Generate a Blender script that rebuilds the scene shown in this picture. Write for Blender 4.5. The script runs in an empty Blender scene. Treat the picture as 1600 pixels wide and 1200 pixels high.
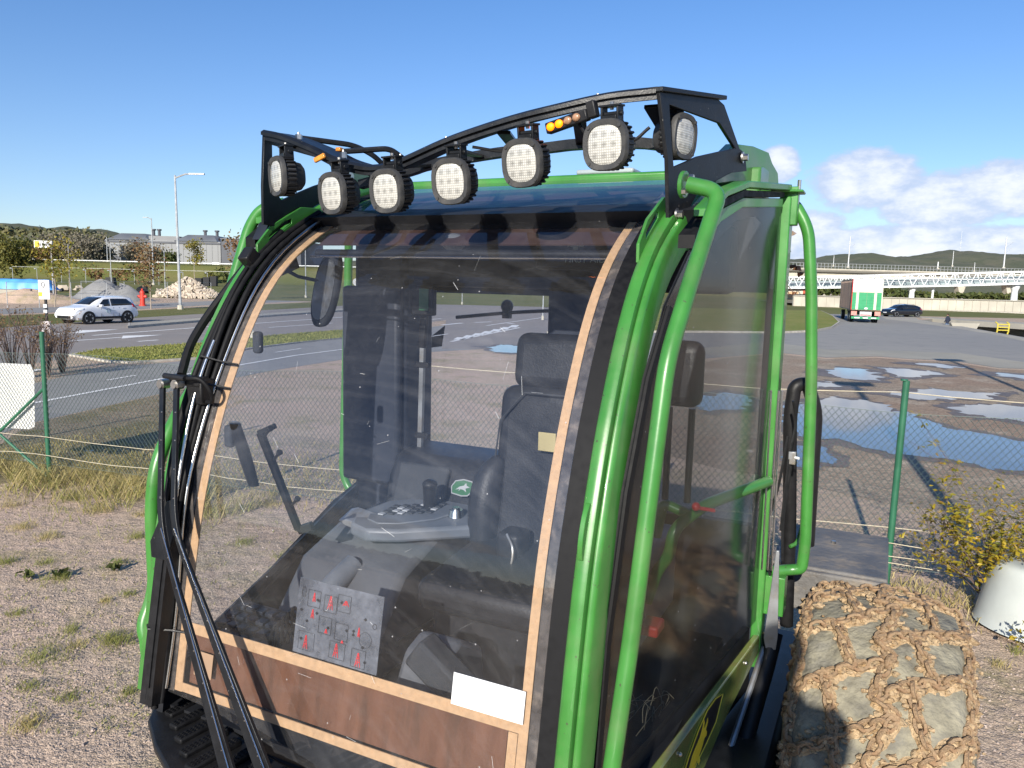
import bpy, bmesh, math, random
import numpy as np
from mathutils import Vector, Matrix, Quaternion, noise as mnoise
from mathutils.geometry import tessellate_polygon
random.seed(7)
R = math.radians
SC = bpy.context.scene
COL = SC.collection

# ------------------------------------------------------------------ camera, sky, sun, exposure
CAM_H = 2.75
PITCH, ROLL, FPX = R(7.4), R(1.4), 1200.0
fw = Vector((0, math.cos(PITCH), -math.sin(PITCH)))
r0 = Vector((1, 0, 0)); u0 = r0.cross(fw)
rt = r0*math.cos(ROLL) + u0*math.sin(ROLL)
up = -r0*math.sin(ROLL) + u0*math.cos(ROLL)
cam_d = bpy.data.cameras.new('camera'); cam = bpy.data.objects.new('camera', cam_d); COL.objects.link(cam)
cam_d.sensor_width = 36; cam_d.lens = 36*FPX/1600; cam_d.clip_end = 6000; cam_d.clip_start = .05
cam.matrix_world = Matrix(((rt.x, up.x, -fw.x, 0), (rt.y, up.y, -fw.y, 0), (rt.z, up.z, -fw.z, CAM_H), (0, 0, 0, 1)))
SC.camera = cam

SUN_AZ, SUN_EL = R(199), R(24)            # clockwise from +Y (the view direction)
to_sun = Vector((math.sin(SUN_AZ)*math.cos(SUN_EL), math.cos(SUN_AZ)*math.cos(SUN_EL), math.sin(SUN_EL)))
sd = bpy.data.lights.new('sun', 'SUN'); sd.energy = 4.6; sd.angle = R(.53); sd.color = (1, .93, .82)
sun = bpy.data.objects.new('sun', sd); COL.objects.link(sun)
sun.rotation_euler = (-to_sun).to_track_quat('-Z', 'Y').to_euler(); sun.location = to_sun*60
world = bpy.data.worlds.new('World'); SC.world = world; world.use_nodes = True
SC.view_settings.view_transform = 'Standard'; SC.view_settings.look = 'None'
SC.view_settings.exposure = .72; SC.view_settings.gamma = 1; SC.view_settings.use_curve_mapping = False
SC.cycles.transparent_max_bounces = 32; SC.cycles.max_bounces = 10
SC.cycles.diffuse_bounces = 3; SC.cycles.glossy_bounces = 4; SC.cycles.transmission_bounces = 6

def sky():
    nt = world.node_tree; N = nt.nodes; Lk = nt.links; N.clear()
    out = N.new('ShaderNodeOutputWorld'); bg = N.new('ShaderNodeBackground')
    st = N.new('ShaderNodeTexSky'); st.sky_type = 'NISHITA'; st.sun_disc = False
    st.sun_elevation = SUN_EL; st.sun_rotation = SUN_AZ
    st.air_density = 1.0; st.dust_density = .15; st.ozone_density = 3.0
    tc = N.new('ShaderNodeTexCoord'); sx = N.new('ShaderNodeSeparateXYZ'); Lk.new(tc.outputs['Generated'], sx.inputs[0])
    def M(op, a, b=None, c=None, clamp=False):
        n = N.new('ShaderNodeMath'); n.operation = op; n.use_clamp = clamp
        for i, v in enumerate((a, b, c)):
            if v is None: continue
            if isinstance(v, (int, float)): n.inputs[i].default_value = v
            else: Lk.new(v, n.inputs[i])
        return n.outputs[0]
    az = M('ARCTAN2', sx.outputs[0], sx.outputs[1]); el = M('ARCSINE', sx.outputs[2])
    cv = N.new('ShaderNodeCombineXYZ'); Lk.new(M('MULTIPLY', az, 1.0), cv.inputs[0]); Lk.new(M('MULTIPLY', el, 1.9), cv.inputs[1])
    def noise(sc, det, rough, off):
        n = N.new('ShaderNodeTexNoise'); n.inputs['Scale'].default_value = sc; n.inputs['Detail'].default_value = det
        n.inputs['Roughness'].default_value = rough
        a = N.new('ShaderNodeVectorMath'); a.operation = 'ADD'; Lk.new(cv.outputs[0], a.inputs[0]); a.inputs[1].default_value = off
        Lk.new(a.outputs[0], n.inputs['Vector']); return n.outputs[0]
    def ramp(x, a, b):
        m = N.new('ShaderNodeMapRange'); m.interpolation_type = 'SMOOTHSTEP'; m.inputs[1].default_value = a; m.inputs[2].default_value = b
        Lk.new(x, m.inputs[0]); return m.outputs[0]
    nz = noise(15, 7, .6, (.3, .2, 0)); n2 = noise(42, 5, .6, (2, 5, 1))
    # the cumulus heaps of the photograph: (azimuth, elevation, half width, half height), more of them further round
    heaps = [(23.8, 7.4, 3.8, 2.4), (28.5, 5.6, 5.0, 1.8), (32.0, 6.4, 5.5, 2.1), (38, 6.2, 6.0, 2.2), (28, 2.8, 12, 2.2), (20, 4.0, 4, 1.7), (37, 3.0, 10, 2.0), (18.3, 8.6, 1.5, 1.4), (32.9, 13.6, .8, .5),
             (44, 7, 6, 2.6), (56, 8, 7, 3.2), (70, 6, 8, 2.6), (95, 8, 9, 3), (-37, 3.6, 2.6, .45), (150, 8, 12, 3), (-120, 7, 10, 2.5)]
    tot = None
    for a, e, w, h in heaps:
        da = M('MULTIPLY', M('SUBTRACT', az, R(a)), 1/R(w)); de = M('MULTIPLY', M('SUBTRACT', el, R(e)), 1/R(h))
        q = M('SUBTRACT', 1.0, M('ADD', M('MULTIPLY', da, da), M('MULTIPLY', de, de)))
        tot = q if tot is None else M('MAXIMUM', tot, q)
    body = M('ADD', M('ADD', M('MULTIPLY', tot, 1.15), M('MULTIPLY', M('SUBTRACT', nz, .5), 1.9)), M('MULTIPLY', M('SUBTRACT', n2, .5), .8))
    dens = ramp(body, .0, .55)
    low = M('MULTIPLY', ramp(el, R(9), R(1)), ramp(az, R(9), R(22)))
    dens = M('MAXIMUM', dens, M('MULTIPLY', M('MULTIPLY', low, ramp(nz, .18, .66)), .9))
    dens = M('MULTIPLY', dens, ramp(el, R(-.5), R(1.0)))
    shade = ramp(M('ADD', body, M('MULTIPLY', M('SUBTRACT', n2, .5), 1.2)), .2, 1.5)
    cc = N.new('ShaderNodeMix'); cc.data_type = 'RGBA'; Lk.new(shade, cc.inputs[0])
    cc.inputs[6].default_value = (3.5, 4.2, 5.6, 1); cc.inputs[7].default_value = (6.0, 6.2, 6.7, 1)
    gain = N.new('ShaderNodeMix'); gain.data_type = 'RGBA'; gain.blend_type = 'MULTIPLY'; gain.inputs[0].default_value = 1
    gm = N.new('ShaderNodeMix'); gm.data_type = 'RGBA'; Lk.new(ramp(el, R(0), R(30)), gm.inputs[0]); gm.inputs[6].default_value = (.72, .76, .90, 1); gm.inputs[7].default_value = (.47, .72, .98, 1)
    Lk.new(st.outputs[0], gain.inputs[6]); Lk.new(gm.outputs[2], gain.inputs[7])
    mx = N.new('ShaderNodeMix'); mx.data_type = 'RGBA'; Lk.new(M('MULTIPLY', dens, .93), mx.inputs[0])
    Lk.new(gain.outputs[2], mx.inputs[6]); Lk.new(cc.outputs[2], mx.inputs[7])
    Lk.new(mx.outputs[2], bg.inputs[0]); bg.inputs[1].default_value = .1; Lk.new(bg.outputs[0], out.inputs[0])
sky()

# ------------------------------------------------------------------ survey helpers (photograph measurements -> ground positions)
def ray(px, py): return rt*((px-800)/FPX) - up*((py-600)/FPX) + fw
def gp(px, py, z=0.0):
    d = ray(px, py); t = (z-CAM_H)/d.z
    return Vector((d.x*t, d.y*t, z))
def fp(px, py, dist):                       # the place on that sight line at a known distance ahead
    d = ray(px, py); t = dist/d.y
    return Vector((d.x*t, d.y*t, CAM_H+d.z*t))

# ------------------------------------------------------------------ materials
MATS = {}
def mat(name, col, rough=.6, metal=0, var=.12, scale=8.0, bump=0, bscale=60, col2=None, c2scale=4, c2lo=.5, c2hi=.65, spec=.5, coat=0, obj=True, stretch=None, chips=None):
    if name in MATS: return MATS[name]
    m = bpy.data.materials.new(name); m.use_nodes = True; nt = m.node_tree; N = nt.nodes; Lk = nt.links
    b = N['Principled BSDF']; b.inputs['Roughness'].default_value = rough; b.inputs['Metallic'].default_value = metal
    b.inputs['Specular IOR Level'].default_value = spec; b.inputs['Coat Weight'].default_value = coat
    tc = N.new('ShaderNodeTexCoord'); src = tc.outputs['Object']
    if stretch:
        mp = N.new('ShaderNodeMapping'); mp.inputs['Scale'].default_value = stretch; Lk.new(src, mp.inputs[0]); src = mp.outputs[0]
    n = N.new('ShaderNodeTexNoise'); n.inputs['Scale'].default_value = scale; n.inputs['Detail'].default_value = 6; Lk.new(src, n.inputs['Vector'])
    rm = N.new('ShaderNodeMapRange'); rm.inputs[1].default_value = .3; rm.inputs[2].default_value = .7
    rm.inputs[3].default_value = 1-var; rm.inputs[4].default_value = 1+var; Lk.new(n.outputs[0], rm.inputs[0])
    base = N.new('ShaderNodeRGB'); base.outputs[0].default_value = (*col, 1); cur = base.outputs[0]
    if col2:
        n2 = N.new('ShaderNodeTexNoise'); n2.inputs['Scale'].default_value = c2scale; n2.inputs['Detail'].default_value = 7; n2.inputs['Roughness'].default_value = .65; Lk.new(src, n2.inputs['Vector'])
        r2 = N.new('ShaderNodeMapRange'); r2.inputs[1].default_value = c2lo; r2.inputs[2].default_value = c2hi; Lk.new(n2.outputs[0], r2.inputs[0])
        mx = N.new('ShaderNodeMix'); mx.data_type = 'RGBA'; Lk.new(r2.outputs[0], mx.inputs[0]); Lk.new(cur, mx.inputs[6]); mx.inputs[7].default_value = (*col2, 1); cur = mx.outputs[2]
    if chips:
        cn = N.new('ShaderNodeTexNoise'); cn.inputs['Scale'].default_value = chips[1]; cn.inputs['Detail'].default_value = 3; Lk.new(src, cn.inputs['Vector'])
        cr_ = N.new('ShaderNodeMapRange'); cr_.inputs[1].default_value = chips[2]; cr_.inputs[2].default_value = chips[2]+.02; Lk.new(cn.outputs[0], cr_.inputs[0])
        mx = N.new('ShaderNodeMix'); mx.data_type = 'RGBA'; Lk.new(cr_.outputs[0], mx.inputs[0]); Lk.new(cur, mx.inputs[6]); mx.inputs[7].default_value = (*chips[0], 1); cur = mx.outputs[2]
    vm = N.new('ShaderNodeVectorMath'); vm.operation = 'SCALE'; Lk.new(cur, vm.inputs[0]); Lk.new(rm.outputs[0], vm.inputs['Scale'])
    Lk.new(vm.outputs[0], b.inputs['Base Color'])
    ro = N.new('ShaderNodeMapRange'); ro.inputs[1].default_value = .3; ro.inputs[2].default_value = .7
    ro.inputs[3].default_value = max(.02, rough*.85); ro.inputs[4].default_value = min(1, rough*1.2); Lk.new(n.outputs[0], ro.inputs[0]); Lk.new(ro.outputs[0], b.inputs['Roughness'])
    if bump:
        nb = N.new('ShaderNodeTexNoise'); nb.inputs['Scale'].default_value = bscale; nb.inputs['Detail'].default_value = 4; Lk.new(src, nb.inputs['Vector'])
        bp = N.new('ShaderNodeBump'); bp.inputs['Strength'].default_value = min(1, bump); bp.inputs['Distance'].default_value = .02; Lk.new(nb.outputs[0], bp.inputs['Height']); Lk.new(bp.outputs[0], b.inputs['Normal'])
    MATS[name] = m; return m

def leafmat(name, cols, rough=.6, trans=.25):
    m = bpy.data.materials.new(name); m.use_nodes = True; nt = m.node_tree; N = nt.nodes; Lk = nt.links; b = N['Principled BSDF']
    g = N.new('ShaderNodeNewGeometry'); cr = N.new('ShaderNodeValToRGB'); e = cr.color_ramp.elements
    while len(e) < len(cols): e.new(.5)
    for i, c in enumerate(cols): e[i].position = i/(len(cols)-1); e[i].color = (*c, 1)
    Lk.new(g.outputs['Random Per Island'], cr.inputs[0]); Lk.new(cr.outputs[0], b.inputs['Base Color']); b.inputs['Roughness'].default_value = rough
    b.inputs['Specular IOR Level'].default_value = .25
    tr = N.new('ShaderNodeBsdfTranslucent'); Lk.new(cr.outputs[0], tr.inputs[0]); mx = N.new('ShaderNodeMixShader'); mx.inputs[0].default_value = trans
    Lk.new(b.outputs[0], mx.inputs[1]); Lk.new(tr.outputs[0], mx.inputs[2]); Lk.new(mx.outputs[0], N['Material Output'].inputs[0]); MATS[name] = m; return m

def glassmat(name, tint, dust=.05, f0=.05, dustcol=(.55, .55, .56), streak=None, rough=.015, arcs=None):
    m = bpy.data.materials.new(name); m.use_nodes = True; nt = m.node_tree; N = nt.nodes; Lk = nt.links; N.remove(N['Principled BSDF'])
    g = N.new('ShaderNodeNewGeometry'); dt = N.new('ShaderNodeVectorMath'); dt.operation = 'DOT_PRODUCT'; Lk.new(g.outputs['Normal'], dt.inputs[0]); Lk.new(g.outputs['Incoming'], dt.inputs[1])
    def M(op, a, b=None):
        n = N.new('ShaderNodeMath'); n.operation = op
        for i, v in enumerate((a, b)):
            if v is None: continue
            if isinstance(v, (int, float)): n.inputs[i].default_value = v
            else: Lk.new(v, n.inputs[i])
        return n.outputs[0]
    c = M('ABSOLUTE', dt.outputs['Value']); f = M('ADD', M('MULTIPLY', M('POWER', M('SUBTRACT', 1, c), 5), 1-f0), f0)
    tr = N.new('ShaderNodeBsdfTransparent'); tr.inputs[0].default_value = (*tint, 1)
    df = N.new('ShaderNodeBsdfDiffuse'); df.inputs[0].default_value = (*dustcol, 1); gl = N.new('ShaderNodeBsdfGlossy'); gl.inputs['Roughness'].default_value = rough
    tc = N.new('ShaderNodeTexCoord')
    n1 = N.new('ShaderNodeTexNoise'); n1.inputs['Scale'].default_value = 3.2; n1.inputs['Detail'].default_value = 8; n1.inputs['Roughness'].default_value = .7
    mp = N.new('ShaderNodeMapping'); mp.inputs['Scale'].default_value = streak or (1, 1, 1); Lk.new(tc.outputs['Object'], mp.inputs[0]); Lk.new(mp.outputs[0], n1.inputs['Vector'])
    # scattered specks of dried mud and water
    vo = N.new('ShaderNodeTexVoronoi'); vo.inputs['Scale'].default_value = 40; Lk.new(tc.outputs['Object'], vo.inputs['Vector'])
    sx = N.new('ShaderNodeSeparateColor'); Lk.new(vo.outputs['Color'], sx.inputs[0])
    sp = M('MULTIPLY', M('LESS_THAN', vo.outputs['Distance'], .10), M('GREATER_THAN', sx.outputs[0], .93))
    n3 = N.new('ShaderNodeTexNoise'); n3.inputs['Scale'].default_value = 60; n3.inputs['Detail'].default_value = 2; Lk.new(mp.outputs[0], n3.inputs['Vector'])
    mr = N.new('ShaderNodeMapRange'); mr.inputs[1].default_value = .35; mr.inputs[2].default_value = .7; mr.inputs[3].default_value = dust*.45; mr.inputs[4].default_value = dust*1.8; Lk.new(n1.outputs[0], mr.inputs[0])
    d = M('ADD', M('MULTIPLY', mr.outputs[0], M('ADD', .6, M('MULTIPLY', n3.outputs[0], .8))), M('MULTIPLY', sp, .4))
    if arcs:      # smears left by the wiper sweep round its pivot
        sp_ = N.new('ShaderNodeSeparateXYZ'); Lk.new(tc.outputs['Object'], sp_.inputs[0]); ax = M('SUBTRACT', sp_.outputs[0], arcs[0]); az_ = M('SUBTRACT', sp_.outputs[2], arcs[1])
        rr_ = M('SQRT', M('ADD', M('MULTIPLY', ax, ax), M('MULTIPLY', az_, az_))); th = M('ARCTAN2', ax, az_)
        cb = N.new('ShaderNodeCombineXYZ'); Lk.new(M('MULTIPLY', rr_, 26), cb.inputs[0]); Lk.new(M('MULTIPLY', th, 1.6), cb.inputs[1]); na = N.new('ShaderNodeTexNoise'); na.inputs['Scale'].default_value = 1; na.inputs['Detail'].default_value = 5; Lk.new(cb.outputs[0], na.inputs['Vector'])
        ra = N.new('ShaderNodeMapRange'); ra.inputs[1].default_value = .5; ra.inputs[2].default_value = .75; ra.inputs[3].default_value = 0; ra.inputs[4].default_value = dust*1.3; Lk.new(na.outputs[0], ra.inputs[0]); d = M('ADD', d, ra.outputs[0])
    m1 = N.new('ShaderNodeMixShader'); Lk.new(d, m1.inputs[0]); Lk.new(tr.outputs[0], m1.inputs[1]); Lk.new(df.outputs[0], m1.inputs[2])
    m2 = N.new('ShaderNodeMixShader'); Lk.new(f, m2.inputs[0]); Lk.new(m1.outputs[0], m2.inputs[1]); Lk.new(gl.outputs[0], m2.inputs[2])
    Lk.new(m2.outputs[0], N['Material Output'].inputs[0]); MATS[name] = m; return m

def emit(name, col, s):
    m = bpy.data.materials.new(name); m.use_nodes = True; b = m.node_tree.nodes['Principled BSDF']
    b.inputs['Base Color'].default_value = (*col, 1); b.inputs['Emission Color'].default_value = (*col, 1); b.inputs['Emission Strength'].default_value = s
    MATS[name] = m; return m

# ------------------------------------------------------------------ mesh helpers
def catmull(pts, n=6):
    P = [Vector(p) for p in pts]; P = [P[0]*2-P[1]] + P + [P[-1]*2-P[-2]]; out = []
    for i in range(1, len(P)-2):
        for k in range(n):
            t = k/n; a, b, c, d = P[i-1:i+3]
            out.append(.5*((2*b)+(c-a)*t+(2*a-5*b+4*c-d)*t*t+(3*b-a-3*c+d)*t**3))
    out.append(P[-2].copy()); return out

def fillet(pts, r=.06, n=5):
    P = [Vector(p) for p in pts]; out = [P[0]]
    for i in range(1, len(P)-1):
        a, b, c = P[i-1], P[i], P[i+1]; d1 = (a-b); d2 = (c-b); rr = min(r, d1.length*.48, d2.length*.48)
        s = b+d1.normalized()*rr; e = b+d2.normalized()*rr
        for k in range(n+1):
            t = k/n; out.append(s*(1-t)**2+b*2*t*(1-t)+e*t*t)
    out.append(P[-1]); return out

class MB:
    def __init__(s): s.v = []; s.f = []
    def add(s, vs, fs):
        o = len(s.v); s.v += [tuple(v) for v in vs]; s.f += [tuple(i+o for i in f) for f in fs]; return s
    def box(s, c, d, rot=None, taper=1.0):
        x, y, z = d[0]/2, d[1]/2, d[2]/2; c = Vector(c); vs = []
        for k in (-1, 1):
            t = taper if k > 0 else 1
            for (i, j) in ((-1, -1), (1, -1), (1, 1), (-1, 1)):
                p = Vector((i*x*t, j*y*t, k*z))
                if rot is not None: p = rot @ p
                vs.append(c+p)
        return s.add(vs, [(0, 3, 2, 1), (4, 5, 6, 7), (0, 1, 5, 4), (1, 2, 6, 5), (2, 3, 7, 6), (3, 0, 4, 7)])
    def bar(s, a, b, w, h, upv=(0, 0, 1)):
        a = Vector(a); b = Vector(b); d = (b-a); l = d.length; d.normalize(); u = Vector(upv)
        if abs(d.dot(u)) > .98: u = Vector((0, 1, 0))
        x = d.cross(u).normalized(); y = x.cross(d).normalized()
        return s.box((a+b)/2, (w, l, h), Matrix((x, d, y)).transposed())
    def tube(s, pts, r, n=8, closed=False, caps=True, flat=None):
        P = [Vector(p) for p in pts]; m = len(P); rr = r if hasattr(r, '__len__') else [r]*m
        T = []
        for i in range(m):
            if closed: t = P[(i+1) % m]-P[i-1]
            else: t = P[min(i+1, m-1)]-P[max(i-1, 0)]
            T.append(t.normalized() if t.length > 1e-9 else Vector((0, 0, 1)))
        nrm = T[0].orthogonal().normalized(); vs = []
        for i in range(m):
            if i: nrm = (T[i-1].rotation_difference(T[i]) @ nrm); nrm = (nrm-T[i]*nrm.dot(T[i])).normalized()
            bn = T[i].cross(nrm)
            for k in range(n):
                a = 2*math.pi*k/n; vs.append(P[i]+nrm*(rr[i]*math.cos(a))+bn*(rr[i]*math.sin(a)))
        fs = []
        for i in range(m if closed else m-1):
            j = (i+1) % m
            for k in range(n): fs.append((i*n+k, i*n+(k+1) % n, j*n+(k+1) % n, j*n+k))
        if caps and not closed: fs.append(tuple(range(n))[::-1]); fs.append(tuple((m-1)*n+k for k in range(n)))
        return s.add(vs, fs)
    def cyl(s, a, b, r, r2=None, n=16): return s.tube([a, b], [r, r if r2 is None else r2], n)
    def rings(s, loops, caps=True, closed=True):
        n = len(loops[0]); vs = [p for l in loops for p in l]; fs = []
        for i in range(len(loops)-1):
            for k in range(n if closed else n-1): fs.append((i*n+k, i*n+(k+1) % n, (i+1)*n+(k+1) % n, (i+1)*n+k))
        if caps and closed: fs.append(tuple(range(n))[::-1]); fs.append(tuple((len(loops)-1)*n+k for k in range(n)))
        return s.add(vs, fs)
    def prism(s, poly, fn, holes=()):
        """poly of (a,b); fn(a,b,t) -> point, t in 0..1 through the thickness."""
        loops = [poly]+list(holes); flat = [p for l in loops for p in l]; n = len(flat)
        tris = tessellate_polygon([[Vector((p[0], p[1], 0)) for p in l] for l in loops])
        vs = [fn(p[0], p[1], 0) for p in flat]+[fn(p[0], p[1], 1) for p in flat]
        fs = [tuple(t) for t in tris]+[tuple(i+n for i in t)[::-1] for t in tris]; o = 0
        for l in loops:
            for i in range(len(l)): a, b = o+i, o+(i+1) % len(l); fs.append((a, b, b+n, a+n))
            o += len(l)
        return s.add(vs, fs)
    def sphere(s, c, r, n=10, m=6, noise=0, seed=0):
        c = Vector(c); r = r if hasattr(r, '__len__') else (r, r, r); vs = []; fs = []
        for i in range(m+1):
            for k in range(n):
                th = math.pi*i/m; ph = 2*math.pi*k/n; d = Vector((math.sin(th)*math.cos(ph), math.sin(th)*math.sin(ph), math.cos(th)))
                q = 1+noise*mnoise.noise(d*1.7+Vector((seed, seed*.7, 3))) if noise else 1
                vs.append(c+Vector((d.x*r[0], d.y*r[1], d.z*r[2]))*q)
        for i in range(m):
            for k in range(n): fs.append((i*n+k, (i+1)*n+k, (i+1)*n+(k+1) % n, i*n+(k+1) % n))
        return s.add(vs, fs)
    def grid(s, fn, nu, nv):
        vs = [fn(i/nu, j/nv) for i in range(nu+1) for j in range(nv+1)]; w = nv+1
        return s.add(vs, [(i*w+j, (i+1)*w+j, (i+1)*w+j+1, i*w+j+1) for i in range(nu) for j in range(nv)])
    def build(s, name, m, parent=None, smooth=40, bevel=0, solid=0, recalc=True):
        me = bpy.data.meshes.new(name); me.from_pydata(s.v, [], s.f)
        if recalc:
            b = bmesh.new(); b.from_mesh(me); bmesh.ops.remove_doubles(b, verts=b.verts, dist=1e-5); bmesh.ops.recalc_face_normals(b, faces=b.faces); b.to_mesh(me); b.free()
        me.materials.append(m)
        if smooth:
            me.polygons.foreach_set('use_smooth', [True]*len(me.polygons)); me.set_sharp_from_angle(angle=R(smooth))
        o = bpy.data.objects.new(name, me); COL.objects.link(o)
        if parent: o.parent = parent
        if solid: md = o.modifiers.new('solid', 'SOLIDIFY'); md.thickness = solid; md.offset = 0
        if bevel: md = o.modifiers.new('bevel', 'BEVEL'); md.width = bevel; md.segments = 2; md.limit_method = 'ANGLE'; md.angle_limit = R(40)
        return o
def tag(o, label=None, cat=None, group=None, kind=None):
    if label: o['label'] = label
    if cat: o['category'] = cat
    if group: o['group'] = group
    if kind: o['kind'] = kind
    return o
def empty(name, loc=(0, 0, 0), rz=0, **k):
    o = bpy.data.objects.new(name, None); COL.objects.link(o); o.location = loc; o.rotation_euler = (0, 0, rz); o.empty_display_size = .2
    return tag(o, **k)
def copy_tree(o, parent=None):
    c = o.copy(); COL.objects.link(c)
    if parent: c.parent = parent
    for ch in list(o.children): copy_tree(ch, c)
    return c
def raw(name, vs, fs, m, parent=None, smooth=False):
    me = bpy.data.meshes.new(name); me.from_pydata(vs, [], fs); me.materials.append(m)
    if smooth: me.polygons.foreach_set('use_smooth', [True]*len(me.polygons))
    o = bpy.data.objects.new(name, me); COL.objects.link(o)
    if parent: o.parent = parent
    return o
# ------------------------------------------------------------------ materials of the machine
GREEN = mat('green_paint', (.042, .190, .032), .34, var=.17, scale=7, coat=.2, col2=(.115, .19, .075), c2scale=6, c2lo=.5, c2hi=.95, chips=((.055, .07, .035), 70, .70), bump=.02, bscale=30)
BLACKM = mat('black_coated_steel', (.010, .011, .013), .36, var=.25, scale=22, bump=.05, bscale=160, col2=(.04, .036, .032), c2scale=30, c2lo=.62, c2hi=.8, spec=.3, chips=((.22, .21, .19), 110, .74))
BLACKP = mat('black_plastic', (.011, .011, .012), .45, spec=.3, var=.2, scale=30, bump=.08, bscale=200)
LIGHTP = mat('charcoal_plastic', (.040, .040, .040), .55, var=.2, scale=30, bump=.1, bscale=220, col2=(.075, .07, .06), c2scale=12, c2lo=.5, c2hi=.8)
RUBBER = mat('black_rubber', (.007, .007, .008), .6, spec=.22, var=.3, scale=40)
KRAFT = mat('kraft_tape', (.50, .31, .16), .65, var=.14, scale=60, col2=(.40, .23, .11), c2scale=120, c2lo=.5, c2hi=.7)
BROWN = mat('brown_film', (.135, .056, .028), .45, var=.22, scale=5, stretch=(4, 4, .5), col2=(.095, .042, .021), c2scale=4)
VISOR = mat('tinted_visor', (.060, .034, .028), .35, var=.25, scale=4, stretch=(3, 1, 1))
DARK = mat('dark_trim', (.012, .013, .016), .55, spec=.3, var=.2, scale=12)
PAD = mat('dark_blue_padding', (.018, .022, .032), .6, spec=.3, var=.25, scale=5, stretch=(1, 1, .2))
GREY = mat('grey_cab_plastic', (.115, .127, .145), .5, var=.12, scale=9, bump=.05, bscale=200, col2=(.095, .105, .12), c2scale=3)
DGREY = mat('dark_grey_fabric', (.03, .033, .038), .8, var=.25, scale=18, bump=.2, bscale=300)
SEATB = mat('seat_leatherette', (.017, .018, .021), .45, spec=.35, var=.25, scale=8, bump=.1, bscale=120)
STEEL = mat('bare_steel', (.50, .48, .45), .35, 1, var=.2, scale=20)
DSTEEL = mat('grey_sheet_steel', (.28, .29, .30), .42, .6, var=.18, scale=8, col2=(.22, .19, .15), c2scale=6)
CHROME = mat('silver_trim', (.62, .62, .60), .25, 1, var=.1)
WHITE = mat('white_print', (.62, .63, .64), .5, var=.04)
RED = mat('red_print', (.62, .03, .035), .5, var=.1)
BLACKI = mat('black_print', (.01, .01, .012), .5)
YELLOW = mat('yellow_print', (.70, .52, .03), .45, var=.08)
OLIVE = mat('dusty_green_baked_reflection', (.14, .18, .045), .16, var=.25, scale=5, coat=.5, col2=(.16, .12, .05), c2scale=7, c2lo=.48, c2hi=.75)  # green with dust; olive reflection of tyre and ground mixed into the colour
TAN = mat('tan_patch', (.40, .33, .16), .6)
REDP = mat('red_plastic', (.5, .012, .015), .35)
ROOFG = mat('pale_roof_hatch', (.30, .34, .35), .2)
GLASS = glassmat('windscreen_glass', (.89, .91, .95), .024, .066, arcs=(-.75, 1.05))
SIDEG = glassmat('side_glass', (.50, .52, .54), .018, .05, rough=.11)
REARG = glassmat('rear_glass', (.95, .96, .97), .03, .04)
MIRROR = mat('mirror_glass', (.5, .5, .52), .05, 1, var=.02)

# ------------------------------------------------------------------ the machine: u to its right side, v rearward, z up
ORG = Vector((.05697, 1.92359, 0))
mach = empty('forestry_machine', ORG, R(-26), label='green forestry machine with big glazed cab, black roof rack of work lights and chained tyre', cat='forestry machine')
PZ = [1.1, 1.2, 1.45, 1.6, 1.8, 2.0, 2.13, 2.34, 2.54, 2.70, 2.83, 2.95, 3.035, 3.105, 3.165, 3.2, 3.25]
PV = [-.075, -.055, -.015, .012, .046, .088, .128, .204, .303, .405, .53, .72, .905, 1.06, 1.22, 1.35, 1.60]
def prof(z): return float(np.interp(z, PZ, PV))
# smooth the measured profile
_z = np.linspace(1.2, 3.25, 165); _v = np.interp(_z, PZ, PV)
for _ in range(60): _v[1:-1] = .25*_v[:-2]+.5*_v[1:-1]+.25*_v[2:]
def pv(z): return float(np.interp(z, _z, _v))
def pnorm(z):
    d = (pv(z+.02)-pv(z-.02))/.04; return Vector((0, -1, d)).normalized()     # outward
def S(u, z, off=0.0):                      # a point on the windscreen, off = metres inward
    n = pnorm(z); return Vector((u, pv(z), z))-n*off
def zsteps(z0, z1, n): return [z0+(z1-z0)*i/n for i in range(n+1)]
def strip(mb, ua, ub, z0, z1, off, th, n=40):   # a band lying along the windscreen
    loops = []
    for z in zsteps(z0, z1, n):
        loops.append([S(ua, z, off), S(ub, z, off), S(ub, z, off+th), S(ua, z, off+th)])
    return mb.rings(loops)
def side_u(v, off=0): return .15+.155*v+off
MID = -.65
def mir(u): return -1.3-u

def zbot(u): return float(np.interp(u, [-1.4, -1.125, -.81, -.5], [1.338, 1.326, 1.27, 1.22]))
m = MB(); m.grid(lambda a, b: (lambda u: S(u, zbot(u)+(3.215-zbot(u))*b))(-1.385+1.47*a), 14, 70)
wind = m.build('windscreen', GLASS, mach, smooth=180)
m = MB()                                   # fine scratches in the polycarbonate
for i in range(46):
    u = random.uniform(-1.2, -.05); z = random.uniform(1.35, 2.8); l = random.uniform(.012, .06); a = random.uniform(0, 6.28); w = .0006
    p = S(u, z, -.0035); q = S(u+l*math.cos(a), z+l*math.sin(a), -.0035); m.add([p, q, q+Vector((w, 0, w)), p+Vector((w, 0, w))], [(0, 1, 2, 3)])
sc_ = m.build('scratch', WHITE, wind); sc_['kind'] = 'stuff'
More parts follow.
